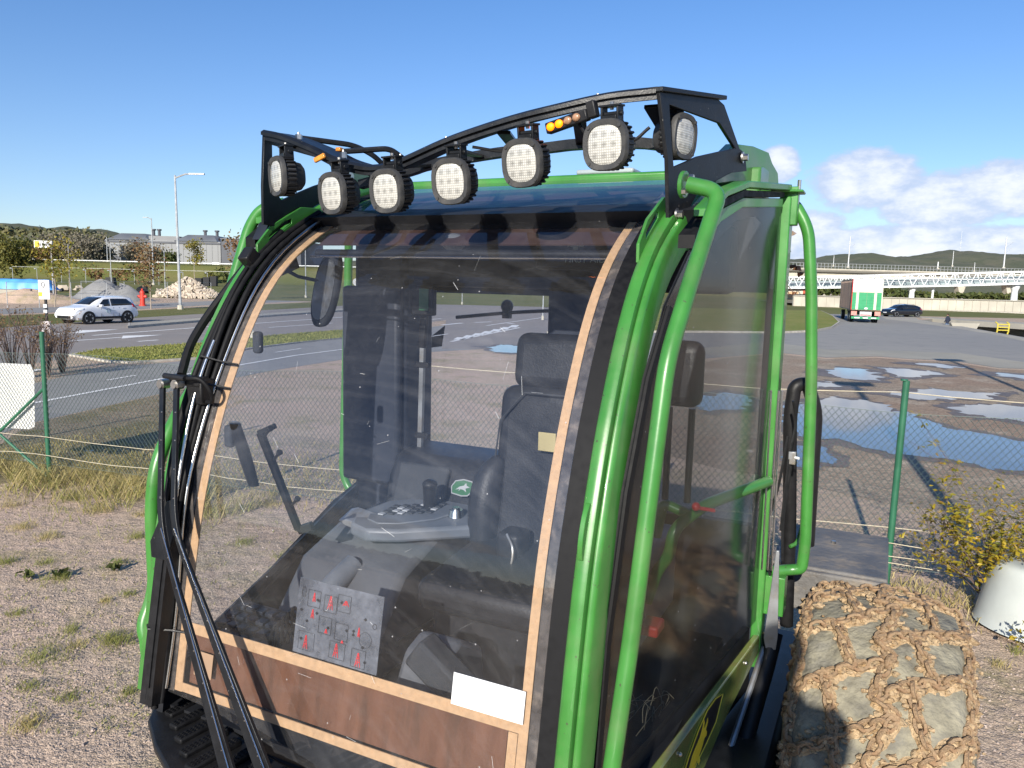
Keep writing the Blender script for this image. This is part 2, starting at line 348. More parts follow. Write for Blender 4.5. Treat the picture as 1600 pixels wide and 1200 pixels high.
# masking: tape round the window, film below and above
for (ua, ub) in ((-.022, .006), (-1.318, -1.276)):
    strip(MB(), ua, ub, 1.24 if ua > -1 else 1.345, 3.0, .006, .004).build('masking_tape', KRAFT, mach)
for (ua, ub, za, zb) in ((-1.276, -.022, 1.545, 1.580), (-1.276, -.022, 1.347, 1.376)):
    mb = MB(); strip(mb, ua, ub, za, zb, .006, .004, 4); mb.build('masking_tape', KRAFT, mach)
mb = MB(); strip(mb, -.052, -.024, 1.378, 1.543, .006, .004, 6); mb.build('masking_tape', KRAFT, mach)
mb = MB(); strip(mb, -1.26, -.06, 1.378, 1.545, .02, .005, 6); mb.build('brown_film_panel', BROWN, mach)
mb = MB(); mb.rings([[S(u, zbot(u)+.004, .03), S(u, 1.345, .03), S(u, 1.345, .036), S(u, zbot(u)+.004, .036)] for u in np.linspace(-1.36, .03, 12)]); mb.build('lower_dark_panel', DARK, mach)
mb = MB(); strip(mb, -1.27, -.024, 2.915, 3.205, .03, .006, 18); mb.build('sun_visor', VISOR, mach)
mb = MB(); mb.tube([S(-1.26, 2.895, .05), S(-.02, 2.895, .05)], .016, 10); mb.build('visor_roller', BLACKP, mach)
mb = MB(); mb.tube([S(-1.26, 2.872, .04), S(-.02, 2.872, .04)], .004, 6); mb.build('visor_edge_bar', CHROME, mach)
# rubber seals at both edges
for s in (0, 1):
    f = (lambda u: u) if s == 0 else mir
    mb = MB(); strip(mb, f(.042), f(.098), 1.2 if s == 0 else 1.335, 3.17, -.004, .03); mb.build('windscreen_seal', RUBBER, mach)
    mb = MB(); strip(mb, f(.010), f(.038), 1.2 if s == 0 else 1.34, 3.15, .004, .006); mb.build('clear_edge_strip', mat('grimy_clear_strip', (.065, .055, .048), .3, var=.4, scale=30, col2=(.15, .12, .095), c2scale=20), mach)
# front pillars: one rolled section swept along the windscreen curve
sec = [(.099, -.008), (.100, -.026), (.105, -.034), (.115, -.039), (.130, -.040), (.141, -.036), (.1445, -.026), (.1455, -.012), (.150, -.010), (.1515, -.020), (.161, -.018), (.167, -.010), (.172, .085), (.100, .085)]
for s in (0, 1):
    f = (lambda u: u) if s == 0 else mir
    loops = []
    for z in zsteps(1.05 if s == 0 else 1.33, 3.19, 64):
        fl = max(0, (z-2.85))*.22
        loops.append([S(f(a+fl*.25), z, b) if z > 1.21 else Vector((f(a), -.053+.2*(z-1.2)+b, z)) for a, b in sec])
    m = MB(); m.rings(loops); m.build('front_pillar', GREEN, mach, smooth=50)
# grab handle on the right pillar, gusset hooks on both pillars
hp = fillet([S(.118, 2.168, -.036), S(.118, 2.165, -.062), S(.122, 2.04, -.062), S(.122, 2.036, -.036)], .015)
m = MB()
for z0, z1 in ((2.03, 2.17),):
    loops = []
    for z in zsteps(z0, z1, 8):
        k = 1-abs((z-2.1)/.07)**3; loops.append([S(.112, z, -.038), S(.112, z, -.046-.02*k), S(.126, z, -.046-.02*k), S(.126, z, -.038)])
    m.rings(loops)
m.build('pillar_handle', GREEN, mach, bevel=.002)
for s in (0, 1):
    f = (lambda u: u) if s == 0 else mir
    P = [(2.80, .0), (2.82, .045), (2.88, .062), (2.97, .05), (3.02, .0)]; H = [(2.855, .018), (2.86, .036), (2.90, .046), (2.935, .034), (2.93, .016)]
    m = MB(); m.prism([(z, d) for z, d in P], lambda z, d, t: S(f(.098+.010*t), z, -.030-d), holes=[H[::-1]]); m.build('lifting_lug', GREEN, mach, bevel=.0015)

# roof
m = MB(); prs = [(1.40, 3.12), (1.40, 3.222), (1.46, 3.232), (1.62, 3.236), (1.66, 3.21), (1.66, 3.12)]
m.prism(prs, lambda v, z, t: Vector((-1.60+1.9*t, v, z))); m.build('roof', GREEN, mach, bevel=.01)
for s in (0, 1):
    f = (lambda u: u) if s == 0 else mir
    side = [(1.02, 3.11), (1.05, 3.20), (1.20, 3.279), (1.40, 3.302), (1.60, 3.307), (1.66, 3.27), (1.74, 3.243), (1.76, 3.20), (1.4, 3.165), (1.2, 3.14)]
    m = MB(); m.prism(side, lambda v, z, t: Vector((f(side_u(v, -.14+.04*t)), v, z))); m.build('roof_side_fairing', GREEN, mach, bevel=.006)
    g = [(.66, 2.995), (.80, 3.066), (1.0, 3.118), (1.50, 3.165), (1.50, 3.142), (1.0, 3.095), (.80, 3.045), (.66, 2.97)]
    m = MB(); m.prism(g, lambda v, z, t: Vector((f(side_u(v, -.03+.055*t)), v, z))); m.build('roof_gutter', GREEN, mach, bevel=.003)
    g = [(.58, 2.91), (.78, 3.03), (1.0, 3.088), (1.46, 3.13), (1.46, 3.112), (1.0, 3.066), (.78, 3.005), (.58, 2.87)]
    m = MB(); m.prism(g, lambda v, z, t: Vector((f(side_u(v, -.04+.05*t)), v, z))); m.build('door_seal', RUBBER, mach)
    g = [(.64, 2.91), (.78, 3.0), (1.0, 3.062), (1.46, 3.108), (1.46, 3.075), (1.0, 3.03), (.80, 2.965), (.64, 2.865)]
    m = MB(); m.prism(g, lambda v, z, t: Vector((f(side_u(v, -.04+.046*t)), v, z))); m.build('door_top_rail', GREEN, mach, bevel=.002)
m = MB(); m.prism([(.75, 3.0), (1.3, 3.13), (1.58, 3.14), (1.58, 3.08), (.8, 2.95)], lambda v, z, t: Vector((-1.50+1.75*t, v, z))); m.build('headlining', DARK, mach)
m = MB(); m.prism([(.55, 2.90), (1.5, 2.93), (1.5, 3.09), (.9, 3.05), (.6, 2.97)], lambda v, z, t: Vector((mir(side_u(v, -.10+.05*t)), v, z))); m.build('left_header', PAD, mach)
m = MB(); m.box((-.36, 1.54, 3.242), (.26, .16, .022)); m.build('roof_hatch', ROOFG, mach, bevel=.008)

# doors and side glass
for s in (0, 1):
    f = (lambda u: u) if s == 0 else mir
    P = [(.08, 1.33), (.12, 1.8), (.20, 2.2), (.30, 2.5), (.42, 2.70), (.58, 2.86), (.78, 2.99), (1.0, 3.05), (1.47, 3.09), (1.50, 1.36)]
    m = MB(); m.prism(P, lambda v, z, t: Vector((f(side_u(v, -.004*t)), v, z)))
    bm_ = MB(); n = len(P); bm_.add([Vector((f(side_u(v)), v, z)) for v, z in P], [tuple(range(n))]); door = bm_.build('side_window' if s else 'door_window', SIDEG if s == 0 else REARG, mach)
    if s == 0:
        B = [(.42, 2.70), (.58, 2.86), (.78, 2.99), (1.0, 3.05), (1.47, 3.09), (1.475, 2.75), (1.40, 2.76), (1.37, 2.90), (1.30, 2.985), (1.18, 3.015), (.98, 2.985), (.80, 2.905), (.68, 2.82), (.58, 2.72), (.50, 2.58), (.42, 2.4), (.34, 2.2), (.27, 1.9), (.235, 1.36), (.15, 1.36), (.16, 1.9), (.22, 2.2), (.30, 2.45)]
        m = MB(); m.prism(B, lambda v, z, t: Vector((side_u(v, -.006-.003*t), v, z))); m.build('window_border', DARK, door)
        m = MB(); m.prism([(.09, 1.33), (.13, 1.8), (.21, 2.2), (.31, 2.5), (.43, 2.70), (.455, 2.69), (.335, 2.49), (.235, 2.19), (.155, 1.8), (.115, 1.33)], lambda v, z, t: Vector((side_u(v, -.01+.018*t), v, z))); m.build('window_seal', RUBBER, door)
# rear corner posts
for s in (0, 1):
    f = (lambda u: u) if s == 0 else mir
    m = MB(); m.rings([[Vector((f(side_u(1.5, a)), 1.50+b, z)) for a, b in ((-.02, 0), (.025, 0), (.025, .10), (-.02, .10))] for z in (1.15, 2.0, 3.12)]); m.build('rear_post', GREEN, mach, bevel=.006)
m = MB()
for k, (du, r) in enumerate(((.034, .006), (.050, .005), (.012, .004))):
    m.tube([(side_u(1.48, du-.004*k), 1.482, 2.35), (side_u(1.48, du), 1.478, 1.9), (side_u(1.48, du+.004), 1.474, 1.60)], r, 6)
m.build('door_trim_strip', CHROME, mach)
m = MB()
for pts in ([(.45, 1.58, 2.15), (.43, 1.56, 1.95), (.40, 1.54, 1.75), (.43, 1.54, 1.5), (.45, 1.53, 1.4)], [(.47, 1.6, 2.05), (.455, 1.58, 1.8), (.465, 1.56, 1.62)], [(.46, 1.58, 2.3), (.475, 1.6, 2.2), (.46, 1.58, 2.05), (.45, 1.56, 1.75)]):
    m.tube(catmull(pts, 6), .006, 6)
m.build('cable', BLACKP, mach)
m = MB(); m.box((.472, 1.585, 2.06), (.03, .02, .055)); m.build('cable_clip', DSTEEL, mach, bevel=.003)
m = MB(); m.tube([(.484, 1.575, 2.065), (.50, 1.565, 2.065)], .006, 8); m.build('clip_screw', WHITE, mach)

# cab tub: floor, rear wall, left wall, sill, chassis under it
m = MB(); m.box((-.62, .82, 1.20), (1.72, 1.56, .05)); m.build('cab_floor', DARK, mach)
W = [(-1.66, 1.2), (.38, 1.2), (.38, 3.1), (-1.66, 3.1)]
h1 = [(-1.36, 1.80), (-1.36, 2.70), (-.62, 2.70), (-.62, 1.80)]; h2 = [(-.24, 1.75), (-.24, 2.74), (.33, 2.74), (.33, 1.75)]
m = MB(); m.prism(W, lambda u, z, t: Vector((u, 1.56+.05*t, z)), holes=[h1, h2]); m.build('rear_wall', PAD, mach)
for h in (h1, h2):
    m = MB(); m.add([Vector((u, 1.585, z)) for u, z in h], [(0, 1, 2, 3)]); m.build('rear_window', REARG, mach)
m = MB(); m.prism([(.0, 1.2), (1.56, 1.2), (1.56, 1.72), (1.2, 1.66), (.65, 1.49), (.2, 1.38), (.02, 1.32)], lambda v, z, t: Vector((mir(side_u(v, -.04+.03*t)), v, z))); m.build('left_cab_wall', DARK, mach)
m = MB(); m.tube(fillet([(-1.43, .16, 1.37), (-1.49, .65, 1.50), (-1.55, 1.2, 1.67), (-1.58, 1.5, 1.74)], .1), .028, 8); m.build('window_sill', BLACKP, mach)
m = MB(); m.prism([(.0, 1.0), (1.6, 1.0), (1.6, 1.30), (.1, 1.30)], lambda v, z, t: Vector((side_u(v, -.07+.03*t), v, z))); m.build('right_cab_wall', DARK, mach)
m = MB(); m.box((-1.40, 1.40, 2.34), (.30, .26, 1.50)); m.build('rear_corner_trim', PAD, mach, bevel=.03)
m = MB(); m.box((-1.42, 1.245, 2.25), (.33, .05, .95)); m.build('corner_pad', PAD, mach, bevel=.02)
m = MB(); m.box((-.56, 1.44, 2.87), (1.54, .2, .28)); m.build('rear_header', PAD, mach, bevel=.03)
m = MB(); m.box((-.42, 1.49, 2.2), (.36, .1, 1.2)); m.build('rear_mullion', PAD, mach, bevel=.02)
m = MB(); m.box((-.62, .78, 1.08), (1.5, 1.5, .2)); m.box((-.62, 1.2, .82), (.9, 2.4, .36)); m.build('chassis', BLACKM, mach, bevel=.02)
m = MB(); m.box((.40, 1.55, .66), (.26, 1.7, .62)); m.build('under_cab_shadow_box', BLACKM, mach, bevel=.03)  # black box added to stand in for the deep shadow under the cab
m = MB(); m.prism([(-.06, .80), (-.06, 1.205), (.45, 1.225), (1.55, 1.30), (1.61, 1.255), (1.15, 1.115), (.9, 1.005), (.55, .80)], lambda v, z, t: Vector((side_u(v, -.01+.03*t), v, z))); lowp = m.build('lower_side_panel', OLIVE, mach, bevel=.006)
BDG = [(1.06, 1.235), (.98, 1.252), (.90, 1.245), (.82, 1.205), (.74, 1.145), (.66, 1.06), (.62, .99), (.70, 1.0), (.81, 1.075), (.92, 1.115), (1.0, 1.15)]
def onlow(v, z, e): return Vector((side_u(v, .021+e), v, z))
m = MB(); m.prism(BDG, lambda v, z, t: onlow(v, z, .001*t)); m.build('badge_ground', BLACKI, lowp)
m = MB(); bd = BDG
m.tube([onlow(v, z, .002) for v, z in bd], .0022, 5, closed=True)
deer = [(.66, 1.045), (.72, 1.09), (.755, 1.125), (.80, 1.145), (.855, 1.165), (.885, 1.195), (.90, 1.225), (.915, 1.205), (.905, 1.18), (.935, 1.19), (.96, 1.21), (.965, 1.19), (.94, 1.165), (.96, 1.15), (.955, 1.135), (.925, 1.135), (.90, 1.11), (.86, 1.085), (.88, 1.055), (.86, 1.045), (.83, 1.075), (.79, 1.06), (.76, 1.03), (.74, 1.035), (.765, 1.075), (.73, 1.065), (.69, 1.04)]
deer = [(.70+.21*(v-.64)/.32, 1.03+.175*(z-1.03)/.195+.02) for v, z in deer]
m.prism(deer, lambda v, z, t: onlow(v, z, .0015+.001*t)); m.build('deer_badge', YELLOW, lowp)
for v, z in ((.52, 1.15), (.66, 1.20), (1.32, 1.25)):
    m = MB(); m.sphere(onlow(v, z, .002), .008, 8, 5); m.build('panel_screw', STEEL, lowp)

# grab rails: green tubes with flanges
def rail(pts, r=.024, f=.09, name='grab_rail', flanges=()):
    m = MB(); m.tube(fillet(pts, f, 7), r, 14)
    o = m.build(name, GREEN, mach, smooth=60)
    for c, n in flanges:
        c = Vector(c); n = Vector(n).normalized(); q = MB(); q.cyl(c, c+n*.012, .038, n=18); q.build('rail_flange', GREEN, o, bevel=.002)
        t = n.orthogonal().normalized(); q = MB(); b = c+n*.012+t*.03; q.cyl(b, b+n*.014, .010, n=6); q.cyl(c+n*.012-t*.03, c+n*.024-t*.03, .010, n=6); q.build('flange_bolt', STEEL, o)
    return o
rail([(.255, .45, 3.04), (.345, .44, 3.018), (.318, .29, 2.79), (.296, .155, 2.574), (.285, .078, 2.19), (.275, .02, 1.876), (.262, -.05, 1.57), (.24, -.12, 1.2), (.19, -.10, 1.12)], .0225, .07, flanges=[((.232, .46, 3.042), (1, -.1, -.05))])
rail([(.36, 1.58, 3.11), (.41, 1.60, 3.10), (.47, 1.60, 3.0), (.497, 1.6, 2.76), (.524, 1.6, 2.374), (.547, 1.6, 1.70), (.54, 1.6, 1.585), (.50, 1.6, 1.575), (.42, 1.56, 1.565)], .0235, .08)
m = MB(); m.box((.40, 1.55, 3.085), (.06, .06, .15)); m.prism([(.26, 1.42), (.45, 1.50), (.45, 1.6), (.38, 1.6)], lambda u, v, t: Vector((u, v, 3.135+.01*t))); m.build('rail_bracket', GREEN, mach, bevel=.004)
m = MB(); m.cyl((.43, 1.53, 3.145), (.43, 1.53, 3.185), .007, n=8); m.build('bracket_bolt', STEEL, mach)
m = MB(); m.box((.44, 1.58, 1.47), (.09, .10, .17)); m.build('lower_rail_bracket', GREEN, mach, bevel=.004)
rail([(-1.50, .75, 3.06), (-1.58, .70, 3.035), (-1.60, .655, 2.96), (-1.60, .56, 2.73), (-1.585, .43, 2.43), (-1.52, .20, 2.25), (-1.52, .10, 2.08), (-1.52, .077, 1.935), (-1.52, .076, 1.794), (-1.52, .079, 1.62), (-1.52, .02, 1.505), (-1.49, .02, 1.44), (-1.46, .02, 1.42)], .0245, .10)
m = MB(); m.prism([(-1.49, 1.47), (-1.475, 1.49), (-1.41, 1.49), (-1.39, 1.38), (-1.395, 1.35), (-1.46, 1.345), (-1.48, 1.37)], lambda u, z, t: Vector((u, -.02+.012*t, z))); m.build('rail_foot_plate', GREEN, mach, bevel=.003)
m = MB(); m.cyl((-1.42, -.02, 1.385), (-1.42, -.036, 1.385), .011, n=6); m.build('foot_bolt', BLACKM, mach)
rail([(-1.78, 1.60, 3.06), (-1.865, 1.64, 3.0), (-1.88, 1.65, 2.7), (-1.90, 1.65, 2.2), (-1.92, 1.65, 1.66), (-1.87, 1.65, 1.565), (-1.70, 1.62, 1.56)], .0225, .06)
# black intake pipe behind the right rear post, and the stay below it
m = MB(); m.tube(fillet([(.47, 1.9, 1.2), (.455, 1.86, 1.7), (.43, 1.80, 2.2), (.44, 1.80, 2.34), (.49, 1.83, 2.35), (.530, 1.87, 2.22), (.535, 1.9, 1.6)], .05, 8), .030, 14); m.build('air_pipe', BLACKP, mach, smooth=60)
m = MB(); m.tube(catmull([(.505, 1.85, 2.02), (.53, 1.86, 1.97), (.52, 1.86, 1.8), (.50, 1.84, 1.64), (.47, 1.8, 1.61)], 6), .009, 8); m.build('wire_loop', GREEN, mach)
m = MB(); m.prism([(.444, 1.68), (.456, 1.68), (.474, 1.31), (.47, 1.25), (.43, 1.245), (.418, 1.29)], lambda u, z, t: Vector((u, 1.50+.01*t, z))); m.build('stay_bracket', DSTEEL, mach, bevel=.002)
m = MB(); m.tube(fillet([(.455, 1.56, 1.30), (.44, 1.50, 1.18), (.40, 1.28, .95), (.36, 1.0, .70)], .1), .035, 14); m.build('lower_pipe', BLACKP, mach, smooth=60)
m = MB(); m.tube(fillet([(.42, 1.52, 1.24), (.37, 1.22, 1.0), (.32, .95, .78)], .1), .012, 8); m.build('hydraulic_hose', DSTEEL, mach)
# rear mudguard deck
m = MB(); m.box((.62, 2.42, 1.425), (.52, .70, .03)); m.box((.66, 2.05, 1.33), (.46, .03, .20)); m.build('mudguard', mat('dusty_mudguard', (.12, .115, .11), .6, var=.3, scale=6, bump=.4, bscale=30, col2=(.19, .16, .125), c2scale=7), mach, bevel=.01)
m = MB(); m.cyl((.62, 2.5, 1.44), (.62, 2.5, 1.455), .012, n=6); m.build('mudguard_bolt', STEEL, mach)

# ---- light rack
RK = [(-1.40, .53, 3.302), (-1.30, .525, 3.279), (-1.147, .52, 3.225), (-1.031, .51, 3.178), (-.895, .505, 3.147), (-.781, .505, 3.158), (-.601, .51, 3.216), (-.48, .52, 3.250), (-.34, .53, 3.282), (-.208, .54, 3.305), (-.041, .57, 3.334), (.104, .61, 3.348)]
rc = catmull(RK, 5)
m = MB(); loops = []
for p in rc:
    k = .14; loops.append([p+Vector((0, 0, .004)), p+Vector((0, k, .016)), p+Vector((0, k, .006)), p+Vector((0, .008, -.006)), p+Vector((0, .008, -.030)), p+Vector((0, 0, -.030))])
m.rings(loops); rack = m.build('light_rack', BLACKM, mach, smooth=50)
m = MB(); loops = [[p+Vector((0, -.012, -.002)), p+Vector((0, .004, .008)), p+Vector((0, .004, -.004)), p+Vector((0, -.012, -.014))] for p in rc]; m.rings(loops); m.build('rack_front_lip', BLACKM, rack)
m = MB(); rr_ = catmull([(-1.30, 1.0, 3.16), (-1.05, 1.0, 3.205), (-.94, 1.0, 3.228), (-.64, 1.0, 3.258), (-.43, 1.0, 3.266), (-.29, 1.0, 3.272), (-.05, 1.0, 3.262), (.12, 1.0, 3.225)], 4)
m.rings([[p+Vector((0, a, b)) for a, b in ((-.02, -.018), (.02, -.018), (.02, .018), (-.02, .018))] for p in rr_]); m.build('rear_rail', BLACKM, rack, smooth=50)
for (a, b) in (((-.60, .62, 3.205), (-.72, 1.0, 3.25)), ((-.42, .62, 3.255), (-.55, 1.0, 3.262)), ((-.16, .64, 3.30), (-.285, 1.0, 3.272)), ((-1.0, .62, 3.16), (-.95, 1.0, 3.225)), ((-1.28, .62, 3.27), (-1.2, 1.0, 3.185)), ((.06, .7, 3.32), (.06, 1.0, 3.25))):
    m = MB(); m.bar(a, b, .045, .012); m.build('rack_strut', BLACKM, rack, bevel=.002)
for pts in ([(-1.35, .66, 3.30), (-1.18, .80, 3.285), (-1.12, .85, 3.25), (-1.10, .9, 3.21)], [(-1.15, .66, 3.235), (-.98, .76, 3.255), (-.95, .80, 3.225), (-.93, .84, 3.20)]):
    m = MB(); m.tube(fillet(pts, .04), .011, 8); m.build('rack_hoop', BLACKM, rack)
OUT = [(.607, 3.338), (.965, 3.386), (1.01, 3.376), (1.14, 3.25), (1.185, 3.24), (1.205, 3.18), (1.09, 3.16), (.97, 3.114), (.868, 3.07), (.82, 3.015), (.786, 2.98), (.765, 2.94), (.742, 2.925), (.70, 2.932), (.67, 3.147)]
HOL = [(.664, 3.312), (.985, 3.312), (1.11, 3.247), (1.02, 3.225), (.855, 3.183), (.78, 3.155), (.708, 3.129), (.686, 3.208)]
OUTL = [(.53, 3.298), (.95, 3.31), (1.0, 3.30), (1.12, 3.22), (1.17, 3.20), (1.17, 3.16), (.97, 3.105), (.86, 3.06), (.76, 3.0), (.66, 2.965), (.59, 2.952), (.515, 2.955), (.515, 3.1)]
HOLL = [(.575, 3.262), (.95, 3.262), (1.06, 3.205), (.85, 3.14), (.74, 3.10), (.63, 3.058), (.575, 3.10)]
for s in (0, 1):
    f = (lambda u: u) if s == 0 else mir
    m = MB(); m.prism((OUT, OUTL)[s], lambda v, z, t: Vector((f(.1+.28*(v-.6)*(1-.6*s)+.012*t), v, z)), holes=[(HOL, HOLL)[s][::-1]]); m.build('rack_end_plate', BLACKM, rack, bevel=.0015)
    for v, z in ((.735, 2.985), (1.16, 3.222)):
        m = MB(); uu = .1+.28*(v-.6)*(1-.6*s)+.012; m.cyl((f(uu), v, z), (f(uu+.006), v, z), .020, n=16); m.cyl((f(uu+.006), v, z), (f(uu+.022), v, z), .0125, n=6); m.build('plate_bolt', STEEL, rack)
m = MB(); m.prism([(.60, 3.352), (1.0, 3.404), (1.0, 3.390), (.60, 3.338)], lambda v, z, t: Vector((.05+.28*(v-.6)+.075*t, v, z))); m.build('rack_top_flange', BLACKM, rack, bevel=.002)
for i, (u, v, z) in enumerate(((-1.27, .58, 3.28), (-1.06, .58, 3.205), (-.80, .57, 3.175), (-.62, .58, 3.225), (-.09, .62, 3.332))):
    m = MB(); m.cyl((u, v, z-.01), (u, v, z+.012), .013, n=6); m.cyl((u, v, z), (u, v, z+.02), .005, n=8); m.build('rack_bolt', STEEL, rack)
# lens material: clear face over a bright reflector grid
def lensmat():
    m = bpy.data.materials.new('lamp_lens'); m.use_nodes = True; nt = m.node_tree; N = nt.nodes; Lk = nt.links; b = N['Principled BSDF']
    tc = N.new('ShaderNodeTexCoord'); sx = N.new('ShaderNodeSeparateXYZ'); Lk.new(tc.outputs['Object'], sx.inputs[0])
    def M(op, a, b_=None):
        n = N.new('ShaderNodeMath'); n.operation = op
        for i, v in enumerate((a, b_)):
            if v is None: continue
            if isinstance(v, (int, float)): n.inputs[i].default_value = v
            else: Lk.new(v, n.inputs[i])
        return n.outputs[0]
    gx = M('ABSOLUTE', M('SINE', M('MULTIPLY', sx.outputs[0], math.pi/.0075))); gz = M('ABSOLUTE', M('SINE', M('MULTIPLY', sx.outputs[2], math.pi/.0075)))
    g = M('MINIMUM', gx, gz)
    cx = M('ABSOLUTE', M('SINE', M('MULTIPLY', M('ADD', sx.outputs[0], .015), math.pi/.030))); cz = M('ABSOLUTE', M('SINE', M('MULTIPLY', M('ADD', sx.outputs[2], .015), math.pi/.030)))
    led = M('MULTIPLY', cx, cz)
    n = N.new('ShaderNodeTexNoise'); n.inputs['Scale'].default_value = 90; Lk.new(tc.outputs['Object'], n.inputs['Vector'])
    r1 = N.new('ShaderNodeMapRange'); Lk.new(g, r1.inputs[0]); r1.inputs[1].default_value = 0; r1.inputs[2].default_value = .4; r1.inputs[3].default_value = .45; r1.inputs[4].default_value = 1
    r2 = N.new('ShaderNodeMapRange'); Lk.new(M('MULTIPLY', led, M('ADD', n.outputs[0], .45)), r2.inputs[0]); r2.inputs[1].default_value = .35; r2.inputs[2].default_value = .95; r2.inputs[3].default_value = 1; r2.inputs[4].default_value = .62
    c = N.new('ShaderNodeCombineColor'); k = M('MULTIPLY', M('MULTIPLY', r1.outputs[0], r2.outputs[0]), .52)
    Lk.new(k, c.inputs[0]); Lk.new(M('MULTIPLY', k, .985), c.inputs[1]); Lk.new(M('MULTIPLY', k, .90), c.inputs[2]); Lk.new(c.outputs[0], b.inputs['Base Color'])
    b.inputs['Roughness'].default_value = .18; b.inputs['Coat Weight'].default_value = .6; b.inputs['Coat Roughness'].default_value = .05
    bp = N.new('ShaderNodeBump'); bp.inputs['Strength'].default_value = .5; bp.inputs['Distance'].default_value = .002; Lk.new(g, bp.inputs['Height']); Lk.new(bp.outputs[0], b.inputs['Normal'])
    return m
LENS = lensmat()
def squircle(a, n=32, e=2.75, ax=1, az=1):
    out = []
    for k in range(n):
        t = 2*math.pi*k/n; c, s = math.cos(t), math.sin(t); out.append((a*ax*math.copysign(abs(c)**(2/e), c), a*az*math.copysign(abs(s)**(2/e), s)))
    return out
def make_light():
    loop = lambda a, y, e=2.75: [Vector((x, y, z)) for x, z in squircle(a, e=e)]
    m = MB(); m.rings([loop(.058, .012), loop(.064, .016), loop(.064, .052), loop(.056, .058), loop(.050, .085), loop(.036, .098)])
    body = m.build('work_light', LIGHTP, mach, smooth=45)
    m = MB(); m.rings([loop(.054, .004), loop(.056, -.004), loop(.070, -.006), loop(.073, 0), loop(.073, .012), loop(.066, .016), loop(.054, .016)], caps=False)
    for sx_, sz in ((1, 1), (-1, 1), (1, -1), (-1, -1)): m.cyl((sx_*.0505, -.0045, sz*.0505), (sx_*.0505, -.0085, sz*.0505), .0058, n=8)
    m.build('bezel', LIGHTP, body, smooth=45, recalc=True)
    m = MB(); L_ = squircle(.0555, 40, 2.5); m.rings([[Vector((x, -.001, z)) for x, z in L_], [Vector((x*.86, -.0045, z*.86)) for x, z in L_], [Vector((x*.3, -.006, z*.3)) for x, z in L_]]); m.build('lens', LENS, body, smooth=60)
    m = MB()
    for k in range(28):
        t = 2*math.pi*k/28; c, s = math.cos(t), math.sin(t); e = 2.75; rr = 1/((abs(c)**e+abs(s)**e)**(1/e)); p = Vector((c*rr*.066, .036, s*rr*.066))
        m.box(p, (.011, .036, .006), Matrix.Rotation(-t, 3, 'Y'))
    fo = m.build('cooling_fins', BLACKP, body, bevel=.001); fo['kind'] = 'stuff'
    m = MB(); m.box((-.026, .045, .083), (.006, .034, .05)); m.box((.026, .045, .083), (.006, .034, .05)); m.box((0, .045, .110), (.066, .040, .006)); m.box((0, .04, .072), (.046, .03, .022)); m.cyl((-.036, .045, .088), (.036, .045, .088), .007, n=8)
    m.build('mounting_bracket', BLACKM, body, bevel=.001)
    m = MB(); m.cyl((0, .045, .10), (0, .045, .122), .006, n=6); m.build('bracket_nut', STEEL, body)
    return body
proto = make_light()
LIGHTS = [(-1.285, .475, 3.125, -27, 4, 'work light turned outward at the far end of the rack'), (-.985, .42, 3.048, -15, 6, None), (-.742, .40, 3.046, -9, 8, None), (-.492, .395, 3.068, -6, 8, None), (-.245, .40, 3.114, -10, 9, None), (.015, .41, 3.155, -10, 6, None), (.152, .785, 3.236, 74, 3, 'work light facing sideways inside the rack end plate')]
for i, (u, v, z, a, t, lb) in enumerate(LIGHTS):
    o = proto if i == 0 else copy_tree(proto, mach)
    o.location = (u, v, z); o.rotation_euler = (R(t), 0, R(a))
    if lb: o['label'] = lb
m = MB(); m.tube(catmull([(-.02, .60, 3.25), (.03, .61, 3.20), (.08, .63, 3.24)], 6), .006, 6); m.tube(catmull([(-.12, .54, 3.25), (-.09, .55, 3.21), (-.05, .55, 3.23)], 6), .005, 6); m.tube(catmull([(-.5, .55, 3.2), (-.4, .6, 3.19), (-.3, .6, 3.22)], 6), .005, 6); m.build('lamp_cable', BLACKP, rack)
# amber strobes
AMB = mat('amber_lens', (.55, .22, .03), .15, var=.3, scale=60); AMBON = emit('amber_lit', (1, .19, .0), 1.6)
AMBD = mat('dull_amber_lens', (.30, .17, .10), .2, var=.3, scale=80)
st = empty('strobe_light'); st.parent = mach; st.location = (-.155, .515, 3.252); st.rotation_euler = (R(6), R(-12), R(-8))
m = MB(); m.box((0, .018, 0), (.148, .03, .034)); m.box((.085, .03, .012), (.03, .03, .05)); m.build('housing', BLACKP, st, bevel=.004)
for k in range(4):
    m = MB(); m.sphere((-.054+.031*k, .002, 0), (.0145, .008, .0125), 12, 6); m.build('strobe_lens', AMBON if k < 2 else AMBD, st)
m = MB(); m.box((-1.10, .497, 3.185), (.05, .012, .018), Matrix.Rotation(R(-20), 3, 'Y')); m.build('side_marker', AMB, rack, bevel=.003)
m = MB(); m.box((-1.07, .57, 3.225), (.022, .02, .014)); m.build('reflector', AMB, rack, bevel=.003)

